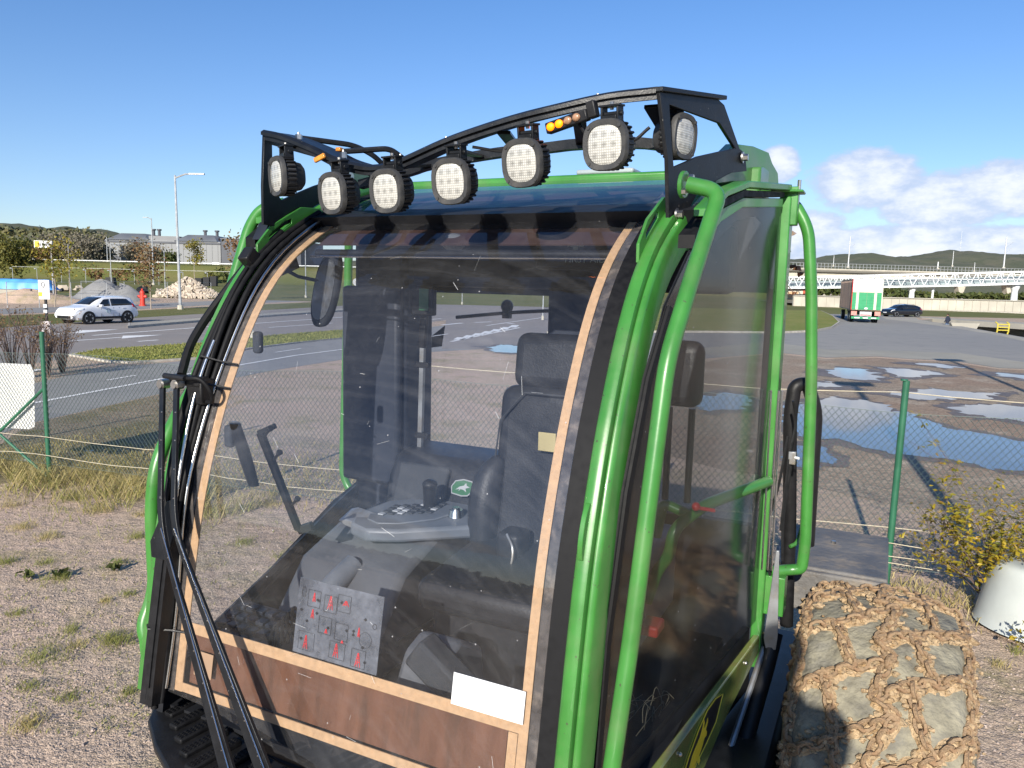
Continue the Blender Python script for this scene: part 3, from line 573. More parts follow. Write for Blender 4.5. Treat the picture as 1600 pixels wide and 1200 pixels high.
# ---- wiper and hoses at the left pillar
for (a, b, c) in (((-1.482, .14, 2.372), (-1.335, -.01, 1.92), (-.90, -.14, 1.22)), ((-1.415, .142, 2.376), (-1.274, -.008, 1.928), (-.74, -.14, 1.25))):
    a, b, c = Vector(a), Vector(b), Vector(c); d = Vector((0, -.03, 0)); a, b, c = a+d, b+d, c+d
    m = MB(); pp = fillet([a, b, c], .10, 8); pp.insert(-1, pp[-2].lerp(pp[-1], .55))
    loops = []
    for i, p in enumerate(pp):
        t = (pp[min(i+1, len(pp)-1)]-pp[max(i-1, 0)]).normalized(); x = t.cross(Vector((0, -1, .2))).normalized(); y = x.cross(t).normalized()
        w = .0105+.020*max(0, (i-len(pp)+3)/2) if i >= len(pp)-2 else .0105; loops.append([p+x*w+y*.006, p-x*w+y*.006, p-x*w-y*.006, p+x*w-y*.006])
    m.rings(loops); arm = m.build('wiper_arm', BLACKM, mach, bevel=.002)
    m = MB(); m.cyl(a+Vector((0, -.008, 0)), a+Vector((0, -.016, 0)), .013, n=14); m.cyl(a+Vector((0, .02, 0)), a+Vector((0, -.010, 0)), .018, n=14); m.build('pivot_cap', STEEL, arm)
    m = MB()
    for k in range(1, 8): q = b.lerp(c, k/8); m.sphere(q+Vector((.008, -.007, .0)), .0035, 6, 4)
    for k in range(1, 5): q = a.lerp(b, k/5); m.sphere(q+Vector((.006, -.007, 0)), .003, 6, 4)
    m.build('rivets', STEEL, arm)['kind'] = 'stuff'
    m = MB(); off = Vector((.011, -.0065, 0)); m.tube([b+off, c+off*2.2], .0022, 5); m.build('bright_edge', CHROME, arm)
m = MB(); m.box((-1.42, .165, 2.385), (.16, .05, .035)); m.box((-1.37, .175, 2.35), (.07, .06, .09)); m.build('wiper_motor', BLACKP, mach, bevel=.006)
m = MB(); m.tube(catmull([(-1.43, .12, 2.40), (-1.36, .11, 2.402), (-1.31, .12, 2.40), (-1.285, .14, 2.36), (-1.30, .16, 2.32), (-1.35, .17, 2.315)], 6), .007, 8); m.build('washer_hose', RUBBER, mach)
m = MB(); m.cyl((-1.46, .10, 2.405), (-1.36, .10, 2.402), .010, n=8); m.build('washer_nozzle', BLACKP, mach)
m = MB(); m.prism([(-1.365, 1.99), (-1.335, 2.0), (-1.30, 1.92), (-1.33, 1.80), (-1.40, 1.80), (-1.415, 1.85)], lambda u, z, t: Vector((u, pv(z)-.075+.012*t, z))); m.build('wiper_gusset', BLACKM, mach, bevel=.002)
for k, (du, dv, r_, mt, z0, z1) in enumerate(((-1.336, -.012, .006, CHROME, 1.35, 2.98), (-1.352, -.022, .010, RUBBER, 1.3, 3.0), (-1.372, -.035, .012, RUBBER, 1.28, 3.0), (-1.392, -.030, .010, RUBBER, 1.28, 2.96), (-1.362, -.05, .006, CHROME, 1.5, 2.5), (-1.41, -.04, .013, RUBBER, 1.3, 2.9), (-1.385, -.055, .007, RUBBER, 1.32, 2.75))):
    m = MB(); m.tube([S(du+.006*math.sin(z*5+k*1.3)+(.30*(-1.33-du)-.0)*min(1, max(0, (2.3-z)/.6)), z, dv-.006*math.sin(z*7+k)) for z in zsteps(z0, z1, 36)], r_, 7); m.build('pillar_hose', mt, mach, smooth=60)
m = MB(); m.tube(catmull([(-1.43, .50, 2.83), (-1.47, .42, 2.72), (-1.50, .33, 2.60), (-1.50, .25, 2.50), (-1.47, .18, 2.40)], 6), .016, 8); m.build('outer_hose', RUBBER, mach)
m = MB(); m.box((-1.40, .45, 2.825), (.05, .06, .06), Matrix.Rotation(R(-40), 3, 'X')); m.build('hose_clamp', BLACKP, mach, bevel=.006)
for z in (2.44, 2.36, 1.55): m = MB(); m.tube([S(-1.42, z, -.04), S(-1.38, z, -.07), S(-1.32, z, -.03), S(-1.26, z, -.012)], .004, 5); m.build('cable_tie', BLACKP, mach)
m = MB(); strip(m, -1.392, -1.335, 1.30, 1.86, -.062, .05); strip(m, -1.372, -1.350, 1.36, 1.80, -.068, .006); m.build('pillar_cover', BLACKP, mach)
# front step
sp = [(-1.43, .105), (-1.475, .085), (-1.485, .03), (-1.42, -.05), (-1.27, -.145), (-1.10, -.225), (-.88, -.30), (-.50, -.34), (-.10, -.33), (-.10, -.06), (-.60, -.05), (-.95, .0), (-1.115, .045), (-1.27, .10)]
m = MB(); m.prism(sp, lambda u, v, t: Vector((u, v, 1.185+.03*t))); step = m.build('front_step', BLACKP, mach, bevel=.008)
dr = Vector((.17, .30, 0)).normalized()
for k in range(13):
    c = Vector((-1.366+.078*k, .04-.034*min(k, 8), 1.222)); ln = .048+.0115*min(k, 8)
    m = MB(); d = Vector((.12, 1, 0)).normalized(); m.bar(c-d*ln, c+d*ln, .042, .02); rb = m.build('tread_rib', RUBBER, step, bevel=.006)
    m = MB(); x = d.cross(Vector((0, 0, 1)))
    for a in range(-int(ln/.016), int(ln/.016)+1):
        for b in (-1, 0, 1): m.box(c+d*(a*.0155)+x*(b*.010)+Vector((0, 0, .0105)), (.006, .006, .004))
    m.build('rib_studs', RUBBER, rb)['kind'] = 'stuff'
# ------------------------------------------------------------------ inside the cab
def text(name, body, size, loc, rot, m, parent):
    c = bpy.data.curves.new(name, 'FONT'); c.body = body; c.size = size; c.align_x = 'CENTER'; c.align_y = 'CENTER'; c.extrude = .0006
    o = bpy.data.objects.new(name, c); COL.objects.link(o); o.data.materials.append(m); o.location = loc; o.rotation_euler = rot
    bpy.context.view_layer.update(); me = bpy.data.meshes.new_from_object(o.evaluated_get(bpy.context.evaluated_depsgraph_get())); bpy.data.objects.remove(o)
    o = bpy.data.objects.new(name, me); COL.objects.link(o); o.location = loc; o.rotation_euler = rot
    if parent: o.parent = parent
    return o
def rbox(name, c, d, m, parent, bev, rot=None, seg=4):
    q = MB(); q.box(c, d, rot); o = q.build(name, m, parent, smooth=60); md = o.modifiers.new('bevel', 'BEVEL'); md.width = bev; md.segments = seg; return o
seat = empty('operator_seat'); seat.parent = mach
tilt = Matrix.Rotation(R(-7), 3, 'X')
rbox('backrest', (-.34, 1.06, 2.0), (.58, .13, .68), SEATB, seat, .06, tilt)
rbox('headrest', (-.35, 1.12, 2.44), (.47, .11, .23), SEATB, seat, .05, tilt)
rbox('seat_cushion', (-.40, .78, 1.64), (.58, .56, .13), SEATB, seat, .05, Matrix.Rotation(R(5), 3, 'X'))
q = MB(); q.tube(catmull([(-.64, .95, 1.66), (-.645, .955, 1.80), (-.635, .98, 1.95), (-.60, 1.02, 2.04)], 8), [.05+.02*math.sin(math.pi*i/24)-.02*(i/24)**3 for i in range(25)], 14); q.build('side_bolster', SEATB, seat, smooth=80)
q = MB(); q.tube([(-.63, .985, 1.9), (-.60, 1.0, 2.2), (-.50, 1.01, 2.32), (-.18, 1.01, 2.32)], .004, 6); q.build('piping', DGREY, seat)
q = MB(); q.box((-.46, 1.05, 2.315), (.05, .01, .008)); q.build('seat_tag', WHITE, seat)
rbox('emblem_patch', (-.375, .965, 2.14), (.075, .008, .075), TAN, seat, .003)
rbox('seat_suspension', (-.40, .80, 1.42), (.50, .48, .34), DARK, seat, .03)
rbox('belt_box', (-.46, .86, 1.74), (.10, .12, .12), BLACKP, seat, .02)
q = MB(); q.tube(catmull([(-.46, .80, 1.80), (-.42, .77, 1.76), (-.42, .76, 1.70), (-.45, .77, 1.66)], 6), .005, 6); q.build('wire', DSTEEL, seat)
rbox('passenger_headrest', (.075, 1.22, 2.42), (.18, .10, .26), SEATB, mach, .045)
q = MB(); q.tube([(.03, 1.25, 2.28), (.03, 1.25, 1.9)], .014, 8); q.tube([(.12, 1.25, 2.28), (.12, 1.25, 1.9)], .014, 8); q.build('headrest_post', BLACKP, mach)

con = empty('armrest_console'); con.parent = mach
P = [(-1.17, .80), (-1.10, .73), (-.90, .72), (-.74, .83), (-.70, 1.02), (-.80, 1.12), (-1.05, 1.14), (-1.16, 1.05)]; P = [(-1.20, .82), (-1.15, .73), (-1.04, .69), (-.92, .74), (-.66, .92), (-.56, 1.05), (-.60, 1.12), (-1.04, 1.14), (-1.17, 1.03)]
q = MB(); q.prism(P, lambda u, v, t: Vector((u, v, 1.70+.055*t+.06*(v-.72)))); q.build('armrest_panel', GREY, con, bevel=.014)
q = MB(); q.prism([(-1.13, .84), (-1.10, .78), (-1.03, .755), (-.95, .79), (-.84, .90), (-.80, 1.02), (-.86, 1.07), (-1.04, 1.08), (-1.11, 1.0)], lambda u, v, t: Vector((u, v, 1.755+.008*t+.06*(v-.72)))); q.build('key_bezel', GREY, con, bevel=.003)
KEY = mat('pale_key', (.34, .35, .36), .5); KEYD = mat('dark_key', (.03, .032, .036), .5)
rr = random.Random(3)
for a in range(6):
    for b in range(4):
        u = -1.07+.034*a; v = .85+.036*b+.022*a-.01
        q = MB(); q.box((u, v, 1.768+.06*(v-.72)), (.026, .026, .006)); q.build('key', KEY if rr.random() < .3 else KEYD, con, bevel=.002)
q = MB(); q.tube([(-.945, 1.02, 1.77), (-.935, 1.0, 1.83), (-.925, .985, 1.885)], [.030, .027, .032], 12); q.sphere((-.924, .984, 1.89), (.034, .034, .022), 12, 6); q.build('joystick', BLACKP, con)
q = MB(); q.cyl((-.79, .98, 1.77), (-.79, .98, 1.80), .035, .028, 14); q.cyl((-.79, .98, 1.80), (-.79, .98, 1.81), .018, n=12); q.build('control_knob', CHROME, con)
q = MB(); q.prism([(-1.24, 0), (-1.20, .018), (-1.02, .018), (-.97, .0), (-1.02, -.02), (-1.20, -.012)], lambda u, h, t: Vector((u, .76-.05*(u+1.2)+.09*t, 1.735+h+.03*t-.25*(u+1.2)*.45))); q.build('folding_screen', DSTEEL, con, bevel=.004)
q = MB(); q.prism([(.45, 1.25), (.45, 1.42), (.62, 1.62), (.86, 1.70), (1.3, 1.72), (1.3, 1.25)], lambda v, z, t: Vector((-1.32+.50*t, v, z))); q.build('console_body', mat('charcoal_console', (.085, .09, .10), .5, var=.15, scale=5), con, bevel=.03)
q = MB(); q.tube(fillet([(-1.15, .42, 1.36), (-1.08, .50, 1.56), (-1.06, .64, 1.62)], .06), .045, 14); q.build('air_duct', GREY, con, smooth=60)
q = MB(); q.prism([(1.12, 1.70), (1.16, 1.86), (1.22, 1.945), (1.42, 1.975), (1.50, 1.93), (1.50, 1.60), (1.12, 1.60)], lambda v, z, t: Vector((-1.27+.60*t, v, z))); dome = q.build('rear_cowl', SEATB, mach, bevel=.05)
q = MB(); q.box((-1.06, 1.12, 1.81), (.26, .03, .24), Matrix.Rotation(R(-22), 3, 'X')); q.build('backup_screen', DGREY, mach, bevel=.012)
EM = mat('emblem_green', (.03, .12, .05), .4)
bd = [(-.050, -.028), (-.056, .0), (-.040, .024), (.0, .034), (.040, .030), (.056, .018), (.050, -.010), (.030, -.030), (.0, -.034)]
cb = Vector((-.845, 1.135, 1.85))
q = MB(); q.prism(bd, lambda a, b, t: cb+Vector((a, .35*b-.004*t, b+.002))); emb = q.build('oval_badge', EM, mach)
q = MB(); q.tube([cb+Vector((a, .35*b-.005, b+.002)) for a, b in bd], .003, 5, closed=True)
dr_ = [(-.035, -.012), (-.015, .004), (.005, .010), (.014, .022), (.020, .010), (.035, .006), (.015, -.002), (.022, -.016), (.006, -.008), (-.008, -.006), (-.018, -.016), (-.015, -.006)]
q.prism(dr_, lambda a, b, t: cb+Vector((a, .35*b-.0045-.002*t, b+.002))); q.build('badge_relief', KEY, emb)
# footplate with square pads
q = MB(); q.prism([(-1.34, .07), (-1.02, .07), (-1.05, .33), (-1.36, .33)], lambda u, v, t: Vector((u, v, 1.44+.02*t+.25*(v-.07)))); fpz = q.build('footplate', DARK, mach)
for a in range(6):
    for b in range(5):
        u = -1.31+.047*a; v = .10+.048*b; q = MB(); q.box((u, v, 1.466+.25*(v-.07)), (.036, .036, .014)); q.build('rubber_pad', PAD, fpz, bevel=.003)
q = MB()
for k in range(5): q.tube(catmull([(-1.02+.01*k, .12+.02*k, 1.50), (-1.0+.02*k, .13, 1.58+.02*k), (-.97, .16+.02*k, 1.56), (-.96+.015*k, .2, 1.48)], 5), .006, 6)
q.build('wire_loops', BLACKP, mach)
q = MB(); q.prism([(.12, 1.26), (.10, 1.50), (.16, 1.60), (.26, 1.63), (.40, 1.55), (.44, 1.26)], lambda v, z, t: Vector((-.50+.16*t, v, z))); pedal = q.build('pedal_housing', mat('charcoal_console', (1, 1, 1)), mach, bevel=.02)
q = MB(); q.box((-.36, .16, 1.57), (.20, .09, .10), Matrix.Rotation(R(35), 3, 'Y')); q.build('pedal', DGREY, pedal, bevel=.012)
q = MB(); q.bar((-.95, .3, 1.28), (-.60, 1.1, 1.50), .012, .02); q.build('floor_trim', STEEL, mach)
# grey side panel by the seat, seen through the right of the screen
rbox('right_console', (-.02, .95, 1.62), (.20, .7, .34), GREY, mach, .03)
rbox('right_armrest', (-.06, .90, 1.88), (.12, .42, .06), SEATB, mach, .025)
# card with the wiring-like pictograms, hanging behind the screen
card = MB(); strip(card, -.826, -.502, 1.582, 1.813, .014, .0015, 8); CARD = glassmat('smoked_card', (.40, .42, .46), .48, .03, dustcol=(.27, .285, .315)); cd_ = card.build('instruction_card', CARD, mach)
rr = random.Random(11)
def onc(a, b, e=0): return S(-.826+.324*a, 1.582+.231*b, .0125-e)
rd = MB(); bk = MB()
def fig(mb, a, b, w, h):
    for p, q_ in (((a-w, b-h), (a-.15*w, b+h)), ((a+w, b-h), (a+.15*w, b+h)), ((a-.6*w, b-.3*h), (a+.6*w, b-.3*h)), ((a-.9*w, b-.75*h), (a+.5*w, b-.2*h)), ((a-.4*w, b+.2*h), (a+.4*w, b+.25*h)), ((a, b-h), (a, b+h)), ((a-.3*w, b+.6*h), (a+.3*w, b+.6*h))): mb.tube([onc(*p), onc(*q_)], .0011, 4)
def rect(mb, a0, b0, a1, b1, w):
    for p, q_ in (((a0, b0), (a1, b0)), ((a1, b0), (a1, b1)), ((a1, b1), (a0, b1)), ((a0, b1), (a0, b0))): mb.tube([onc(*p), onc(*q_)], w, 3, caps=False)
def blob(mb, a, b, w, h, k=5):
    for i in range(k):
        x = a+rr.uniform(-w, w); y = b+rr.uniform(-h, h); mb.prism([(x-w*.4, y-h*.35), (x+w*.3, y-h*.4), (x+w*.15, y+h*.4), (x-w*.1, y+h*.35)], lambda p, q_, t: onc(p, q_, .0004+.0006*t))
for (a, b) in ((.20, .76), (.40, .74), (.56, .79), (.36, .45), (.56, .42)): rect(bk, a-.075, b-.11, a+.075, b+.11, .0007)
rect(bk, .70, .03, .86, .26, .0006); rect(bk, .44, .06, .62, .28, .0006); rect(bk, .06, .06, .25, .30, .0005)
for (a, b, w, h) in ((.20, .78, .016, .06), (.40, .76, .03, .09), (.58, .80, .035, .035), (.20, .56, .018, .06), (.15, .17, .025, .09), (.52, .17, .03, .09), (.78, .13, .03, .09), (.76, .48, .012, .06), (.38, .38, .016, .03), (.58, .30, .014, .018)): fig(rd, a, b, w, h)
for (a, b) in ((.245, .755), (.265, .75), (.06, .58), (.25, .58), (.14, .45), (.40, .43), (.62, .46), (.70, .475), (.70, .43), (.82, .30), (.86, .12), (.82, .66), (.53, .80), (.09, .20)): bk.prism([(a-.018, b), (a, b-.022), (a+.018, b), (a, b+.022)], lambda p, q_, t: onc(p, q_, .0004+.0006*t))
for (a, b) in ((.07, .82), (.93, .60)): bk.tube([onc(a+.022*math.cos(t), b+.07*math.sin(t)*(1 if a < .5 else .5)) for t in np.linspace(0, 6.28, 14)], .0007, 3, closed=True)
bk.tube([onc(.84+.07*math.cos(t), .40+.10*math.sin(t)) for t in np.linspace(0, 6.28, 18)], .0006, 3, closed=True)
bk.build('pictogram_lines', BLACKI, cd_); rd.build('pictogram_figures', RED, cd_)
q = MB(); strip(q, -.232, -.008, 1.575, 1.662, -.005, .002, 4); q.build('white_sticker', WHITE, mach)
q = MB(); strip(q, -1.22, -1.14, 1.42, 1.50, -.003, .0015, 3); wl_ = q.build('faded_label', mat('faded_print', (.30, .20, .13), .6), mach)
# mirror on its bracket
q = MB(); L_ = squircle(.5, 28, 2.6)
q.rings([[Vector((-1.305+.155*x*.42+.032*z_, .76+.07*x+.05*z_, 2.71+.31*z_)) + Vector((0, d, 0)) for x, z_ in [(a*s_, b*s_) for a, b in L_]] for s_, d in ((.9, .0), (1, .012), (1, .03), (.75, .05), (.3, .058))]); mr_ = q.build('interior_mirror', DGREY, mach, smooth=60)
q = MB(); q.rings([[Vector((-1.305+.155*x*.42+.032*z_, .757+.07*x+.05*z_, 2.71+.31*z_)) for x, z_ in [(a*s_, b*s_) for a, b in L_]] for s_ in (.80, .4)]); q.build('mirror_face', DSTEEL, mr_)
q = MB(); q.tube([(-1.31, .77, 2.74), (-1.37, .68, 2.76), (-1.42, .62, 2.80)], .008, 8); q.box((-1.40, .60, 2.80), (.13, .09, .06), Matrix.Rotation(R(-20), 3, 'Y')); q.build('mirror_bracket', PAD, mr_, bevel=.004)
# phone and tablet holders on the left of the screen
q = MB(); q.tube([(-1.25, .20, 2.235), (-1.21, .185, 2.24)], .016, 10); q.build('ball_mount', DSTEEL, mach)
q = MB(); q.rings([[Vector((-1.21+.012*t+(.020+.007*math.sin(math.pi*t))*math.cos(a), .175+.07*t+.018*math.sin(a), 2.25-.235*t)) for a in np.linspace(0, 6.28, 12, endpoint=False)] for t in np.linspace(0, 1, 8)]); q.build('holder_arm', BLACKP, mach)
a, b = Vector((-1.19, .275, 2.20)), Vector((-1.19, .465, 1.79))
q = MB(); q.bar(a, b, .030, .018, (0, -1, .2)); q.bar(a+Vector((-.01, 0, .0)), a+Vector((.05, .02, .03)), .02, .02); q.bar(b, b+Vector((.05, .02, .02)), .03, .03)
for t in (.05, .28, .75): p = a.lerp(b, t); q.tube([p, p+Vector((.045, -.02, .035)), p+Vector((.062, -.025, .05))], [.006, .006, .013], 8)
q.build('tablet_holder', BLACKP, mach, bevel=.003)
for z in (2.52, 2.20): rbox('glass_clamp', (-1.245, pv(z)+.03, z), (.035, .03, .08), DGREY, mach, .012)
# monitor on its rod behind, thin cross bar with a round sensor
q = MB(); q.box((-1.165, 1.30, 2.66), (.12, .04, .13)); mon = q.build('small_monitor', BLACKP, mach, bevel=.008)
q = MB(); q.box((-1.15, 1.276, 2.67), (.05, .006, .10)); q.build('monitor_face', EM, mon)
q = MB(); q.bar((-1.18, 1.33, 2.60), (-1.19, 1.33, 2.44), .035, .03); q.build('monitor_arm', BLACKP, mach, bevel=.006)
q = MB(); q.bar((-1.187, 1.33, 2.50), (-1.20, 1.33, 1.86), .022, .02); rod = q.build('monitor_rod', DSTEEL, mach)
for z in (2.36, 2.02): q = MB(); q.box((-1.18, 1.325, z), (.07, .03, .025)); q.build('rod_clip', BLACKP, rod, bevel=.003)
q = MB(); q.tube(catmull([(-1.20, 1.66, 2.575), (-.9, 1.70, 2.61), (-.58, 1.66, 2.635)], 6), .009, 8); q.sphere((-.925, 1.69, 2.64), (.032, .03, .034), 12, 8); q.box((-.925, 1.69, 2.60), (.04, .03, .04)); q.build('guard_bar', BLACKP, mach)
q = MB(); q.bar((-.63, 1.66, 2.64), (-.63, 1.66, 2.3), .028, .02); q.build('guard_post', BLACKP, mach)
# dome lamp, first-aid box, reading lamp
q = MB(); q.sphere((-.69, .76, 2.90), (.05, .03, .034), 16, 8); q.build('dome_lamp', mat('grey_lens', (.12, .125, .13), .3), mach)
q = MB(); q.box((-.25, 1.02, 2.875), (.40, .10, .13)); fa = q.build('first_aid_box', DARK, mach, bevel=.012)
PALE = mat('pale_green_print', (.26, .33, .29), .5)
q = MB(); q.box((-.285, .968, 2.905), (.064, .002, .022)); q.box((-.285, .968, 2.884), (.020, .002, .024)); q.box((-.285, .968, 2.924), (.020, .002, .018)); q.build('cross_print', PALE, fa)
text('box_lettering', 'FIRST AID', .038, (-.245, .9675, 2.848), (R(90), 0, 0), PALE, fa)
q = MB(); q.sphere((-.045, .80, 2.85), (.055, .03, .018), 14, 6); q.build('reading_lamp', CHROME, mach)
# handles and plumbing glimpsed through the door
q = MB(); q.tube(fillet([(.40, 1.45, 1.98), (.24, 1.0, 1.97), (.16, .88, 1.90), (.15, .88, 1.80), (.11, .88, 1.74), (.08, .86, 1.62)], .05), .022, 10); q.tube(fillet([(.20, .95, 1.94), (.10, .95, 1.97), (.08, .95, 1.84)], .03), .020, 8); q.build('inner_grab_rail', GREEN, mach, smooth=60)
q = MB(); q.tube([(.24, .9, 1.985), (.29, .93, 1.975)], .007, 8); q.sphere((.232, .895, 1.99), .016, 10, 6); q.build('red_knob', REDP, mach)
rbox('red_cover', (.12, .80, 1.56), (.07, .10, .04), REDP, mach, .01)
q = MB(); q.cyl((.10, .60, 1.70), (.10, .60, 1.96), .045, n=14); q.cyl((.10, .60, 1.96), (.10, .60, 2.0), .025, n=12); q.bar((.10, .60, 2.0), (.14, .58, 2.05), .014, .02); q.bar((.10, .60, 2.0), (.06, .58, 2.05), .012, .018); q.build('extinguisher', DSTEEL, mach, bevel=.004)
q = MB()
for k in range(14): s_ = Vector((.13+.05*math.sin(k*2.1), .75+.05*math.cos(k*3.7), 1.25)); q.tube(catmull([s_, s_+Vector((.02*math.sin(k), .07*math.cos(k*1.9), .05)), s_+Vector((.05*math.cos(k*5), .15*math.sin(k*1.3), .02))], 4), .0014, 4)
q.build('dry_grass', mat('dry_grass_inside', (.35, .30, .2), .8), mach)['kind'] = 'stuff'

# ------------------------------------------------------------------ the chained wheel
TYRE = mat('worn_tyre', (.235, .215, .155), .85, var=.35, scale=14, bump=.6, bscale=45, col2=(.16, .15, .12), c2scale=9, c2lo=.45, c2hi=.6)
MUD = mat('dry_mud', (.40, .29, .17), .95, var=.3, scale=40, bump=.8, bscale=90, col2=(.30, .19, .09), c2scale=25)
LINK = mat('rusty_chain', (.31, .21, .12), .8, var=.4, scale=30, bump=.5, bscale=120, col2=(.19, .115, .062), c2scale=22, c2lo=.45, c2hi=.62)
cw = Vector((.868, 1.72, .72)); HW = .305
wheel = empty('chained_wheel'); wheel.parent = mach; wheel.location = cw; wheel['label'] = 'muddy wheel wrapped in a rusty chain net'
def rad(s):
    a = abs(s)/HW; base = .685+.055*(1-min(1, a)**2.0)
    if a > .86: base -= (a-.86)*.35
    return base
def ts(s, ph, h=0):
    r = rad(s)+h; return Vector((s, r*math.sin(ph), r*math.cos(ph)))
def bumpf(s, ph): return .007*mnoise.noise(Vector((s*9, ph*7, 1)))+.005*mnoise.noise(Vector((s*28, ph*22, 5)))
q = MB(); loops = []
NP = 150
ss = [-.31, -.305, -.29, -.265] + [-.24+.02*i for i in range(25)] + [.265, .29, .305, .31]
for i in range(NP):
    ph = 2*math.pi*i/NP
    l = [Vector((-.30, .42*math.sin(ph), .42*math.cos(ph)))]+[Vector((-.33, .56*math.sin(ph), .56*math.cos(ph)))]
    l += [ts(s, ph, bumpf(s, ph)) for s in ss]
    l += [Vector((.33, .56*math.sin(ph), .56*math.cos(ph))), Vector((.30, .42*math.sin(ph), .42*math.cos(ph)))]
    loops.append(l)
loops.append(loops[0]); q.rings(loops, caps=False, closed=False); tyre = q.build('tyre', TYRE, wheel, smooth=60)
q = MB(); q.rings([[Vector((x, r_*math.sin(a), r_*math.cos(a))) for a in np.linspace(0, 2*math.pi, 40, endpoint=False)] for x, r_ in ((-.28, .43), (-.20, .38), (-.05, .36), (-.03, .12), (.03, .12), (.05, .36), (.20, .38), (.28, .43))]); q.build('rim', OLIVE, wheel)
# chain net: a hexagon mesh wrapped round the tread, irregular like a slack chain
rr = random.Random(21); NR = 36; cols = 4; node = {}
dphi = 2*math.pi/NR; ds = 2*.292/cols
for i in range(NR):
    for j in range(cols+1):
        s = -.292+ds*j+(.028 if i % 2 else -.028)*(1 if 0 < j < cols else 0); ph = dphi*i+((.28 if (i+j) % 2 else -.28)*dphi)
        node[i, j] = (max(-.305, min(.305, s+(rr.uniform(-.028, .028) if 0 < j < cols else 0))), ph+rr.uniform(-.2, .2)*dphi)
edges = []
for i in range(NR):
    for j in range(cols+1):
        if j < cols: 
            if (i+j) % 2 == 0: edges.append(((i, j), (i, j+1), 'x'))
        if (i+j) % 2 == 1: edges.append(((i, j), ((i+1) % NR, j), 'p'))
        elif True: pass
        # zig-zag along the circumference
        edges.append(((i, j), ((i+1) % NR, j), 'z')) if (i+j) % 2 == 0 else None
def npos(k, wrap=0): s, ph = node[k]; return s, ph+wrap
pts_edges = []
for a, b, t in edges:
    s0, p0 = node[a]; s1, p1 = node[b]
    if b[0] == 0 and a[0] == NR-1: p1 += 2*math.pi
    pts_edges.append(((s0, p0), (s1, p1)))
# side straps running down the sidewall
for i in range(0, NR):
    for sgn in (-1, 1):
        pts_edges.append((('side', sgn, node[i, 0 if sgn < 0 else cols][1]), None))
lk = MB(); n_, m_ = 12, 5
ring = [Vector((.0165*math.copysign(abs(math.cos(t))**.8, math.cos(t)), .029*math.sin(t), 0)) for t in np.linspace(0, 2*math.pi, 8, endpoint=False)]
lk.tube(ring, .0085, 5, closed=True); link0 = lk.build('chain_link', LINK, wheel, smooth=70); lmesh = link0.data
ridge_mud = MB(); used = [False]; extra = MB(); mudm = MB(); count = [0]
MUDMAX = R(120)
def place_link(p, d, nrm, roll, vis):
    x = d.cross(nrm).normalized(); nn = x.cross(d).normalized(); rot = Matrix((x, d, nn)).transposed() @ Matrix.Rotation(roll, 3, 'Y')
    if vis and count[0] < 300:
        o = link0 if not used[0] else bpy.data.objects.new('chain_link', lmesh)
        if used[0]: COL.objects.link(o); o.parent = wheel
        used[0] = True; count[0] += 1; o.matrix_local = Matrix.Translation(p) @ rot.to_4x4()
    else:
        extra.add([p+rot @ Vector(v.co) for v in lmesh.vertices], [tuple(f.vertices) for f in lmesh.polygons])
jobs = []
for e in pts_edges:
    if e[1] is None:
        _, sgn, ph = e[0]
        path = [Vector((sgn*(.31+.02*k/4), (rad(.3)-.005-.055*k)*math.sin(ph), (rad(.3)-.005-.055*k)*math.cos(ph))) for k in range(4)]; nr = [Vector((sgn, .3*math.sin(ph), .3*math.cos(ph)))]*4
    else:
        (s0, p0), (s1, p1) = e; k = 9; sag = rr.uniform(-.012, .012)
        path = []; nr = []
        for i in range(k):
            t = i/(k-1); s = s0+(s1-s0)*t+sag*math.sin(math.pi*t); ph = p0+(p1-p0)*t+rr.uniform(-.004, .004)
            path.append(ts(s, ph, .016)); nr.append(Vector((.35*s/HW, math.sin(ph), math.cos(ph))).normalized())
    jobs.append((path, nr))
VISDIR = Vector((-.05, -.80, .60)).normalized()
jobs.sort(key=lambda j: -sum((n for n in j[1]), Vector()).normalized().dot(VISDIR))
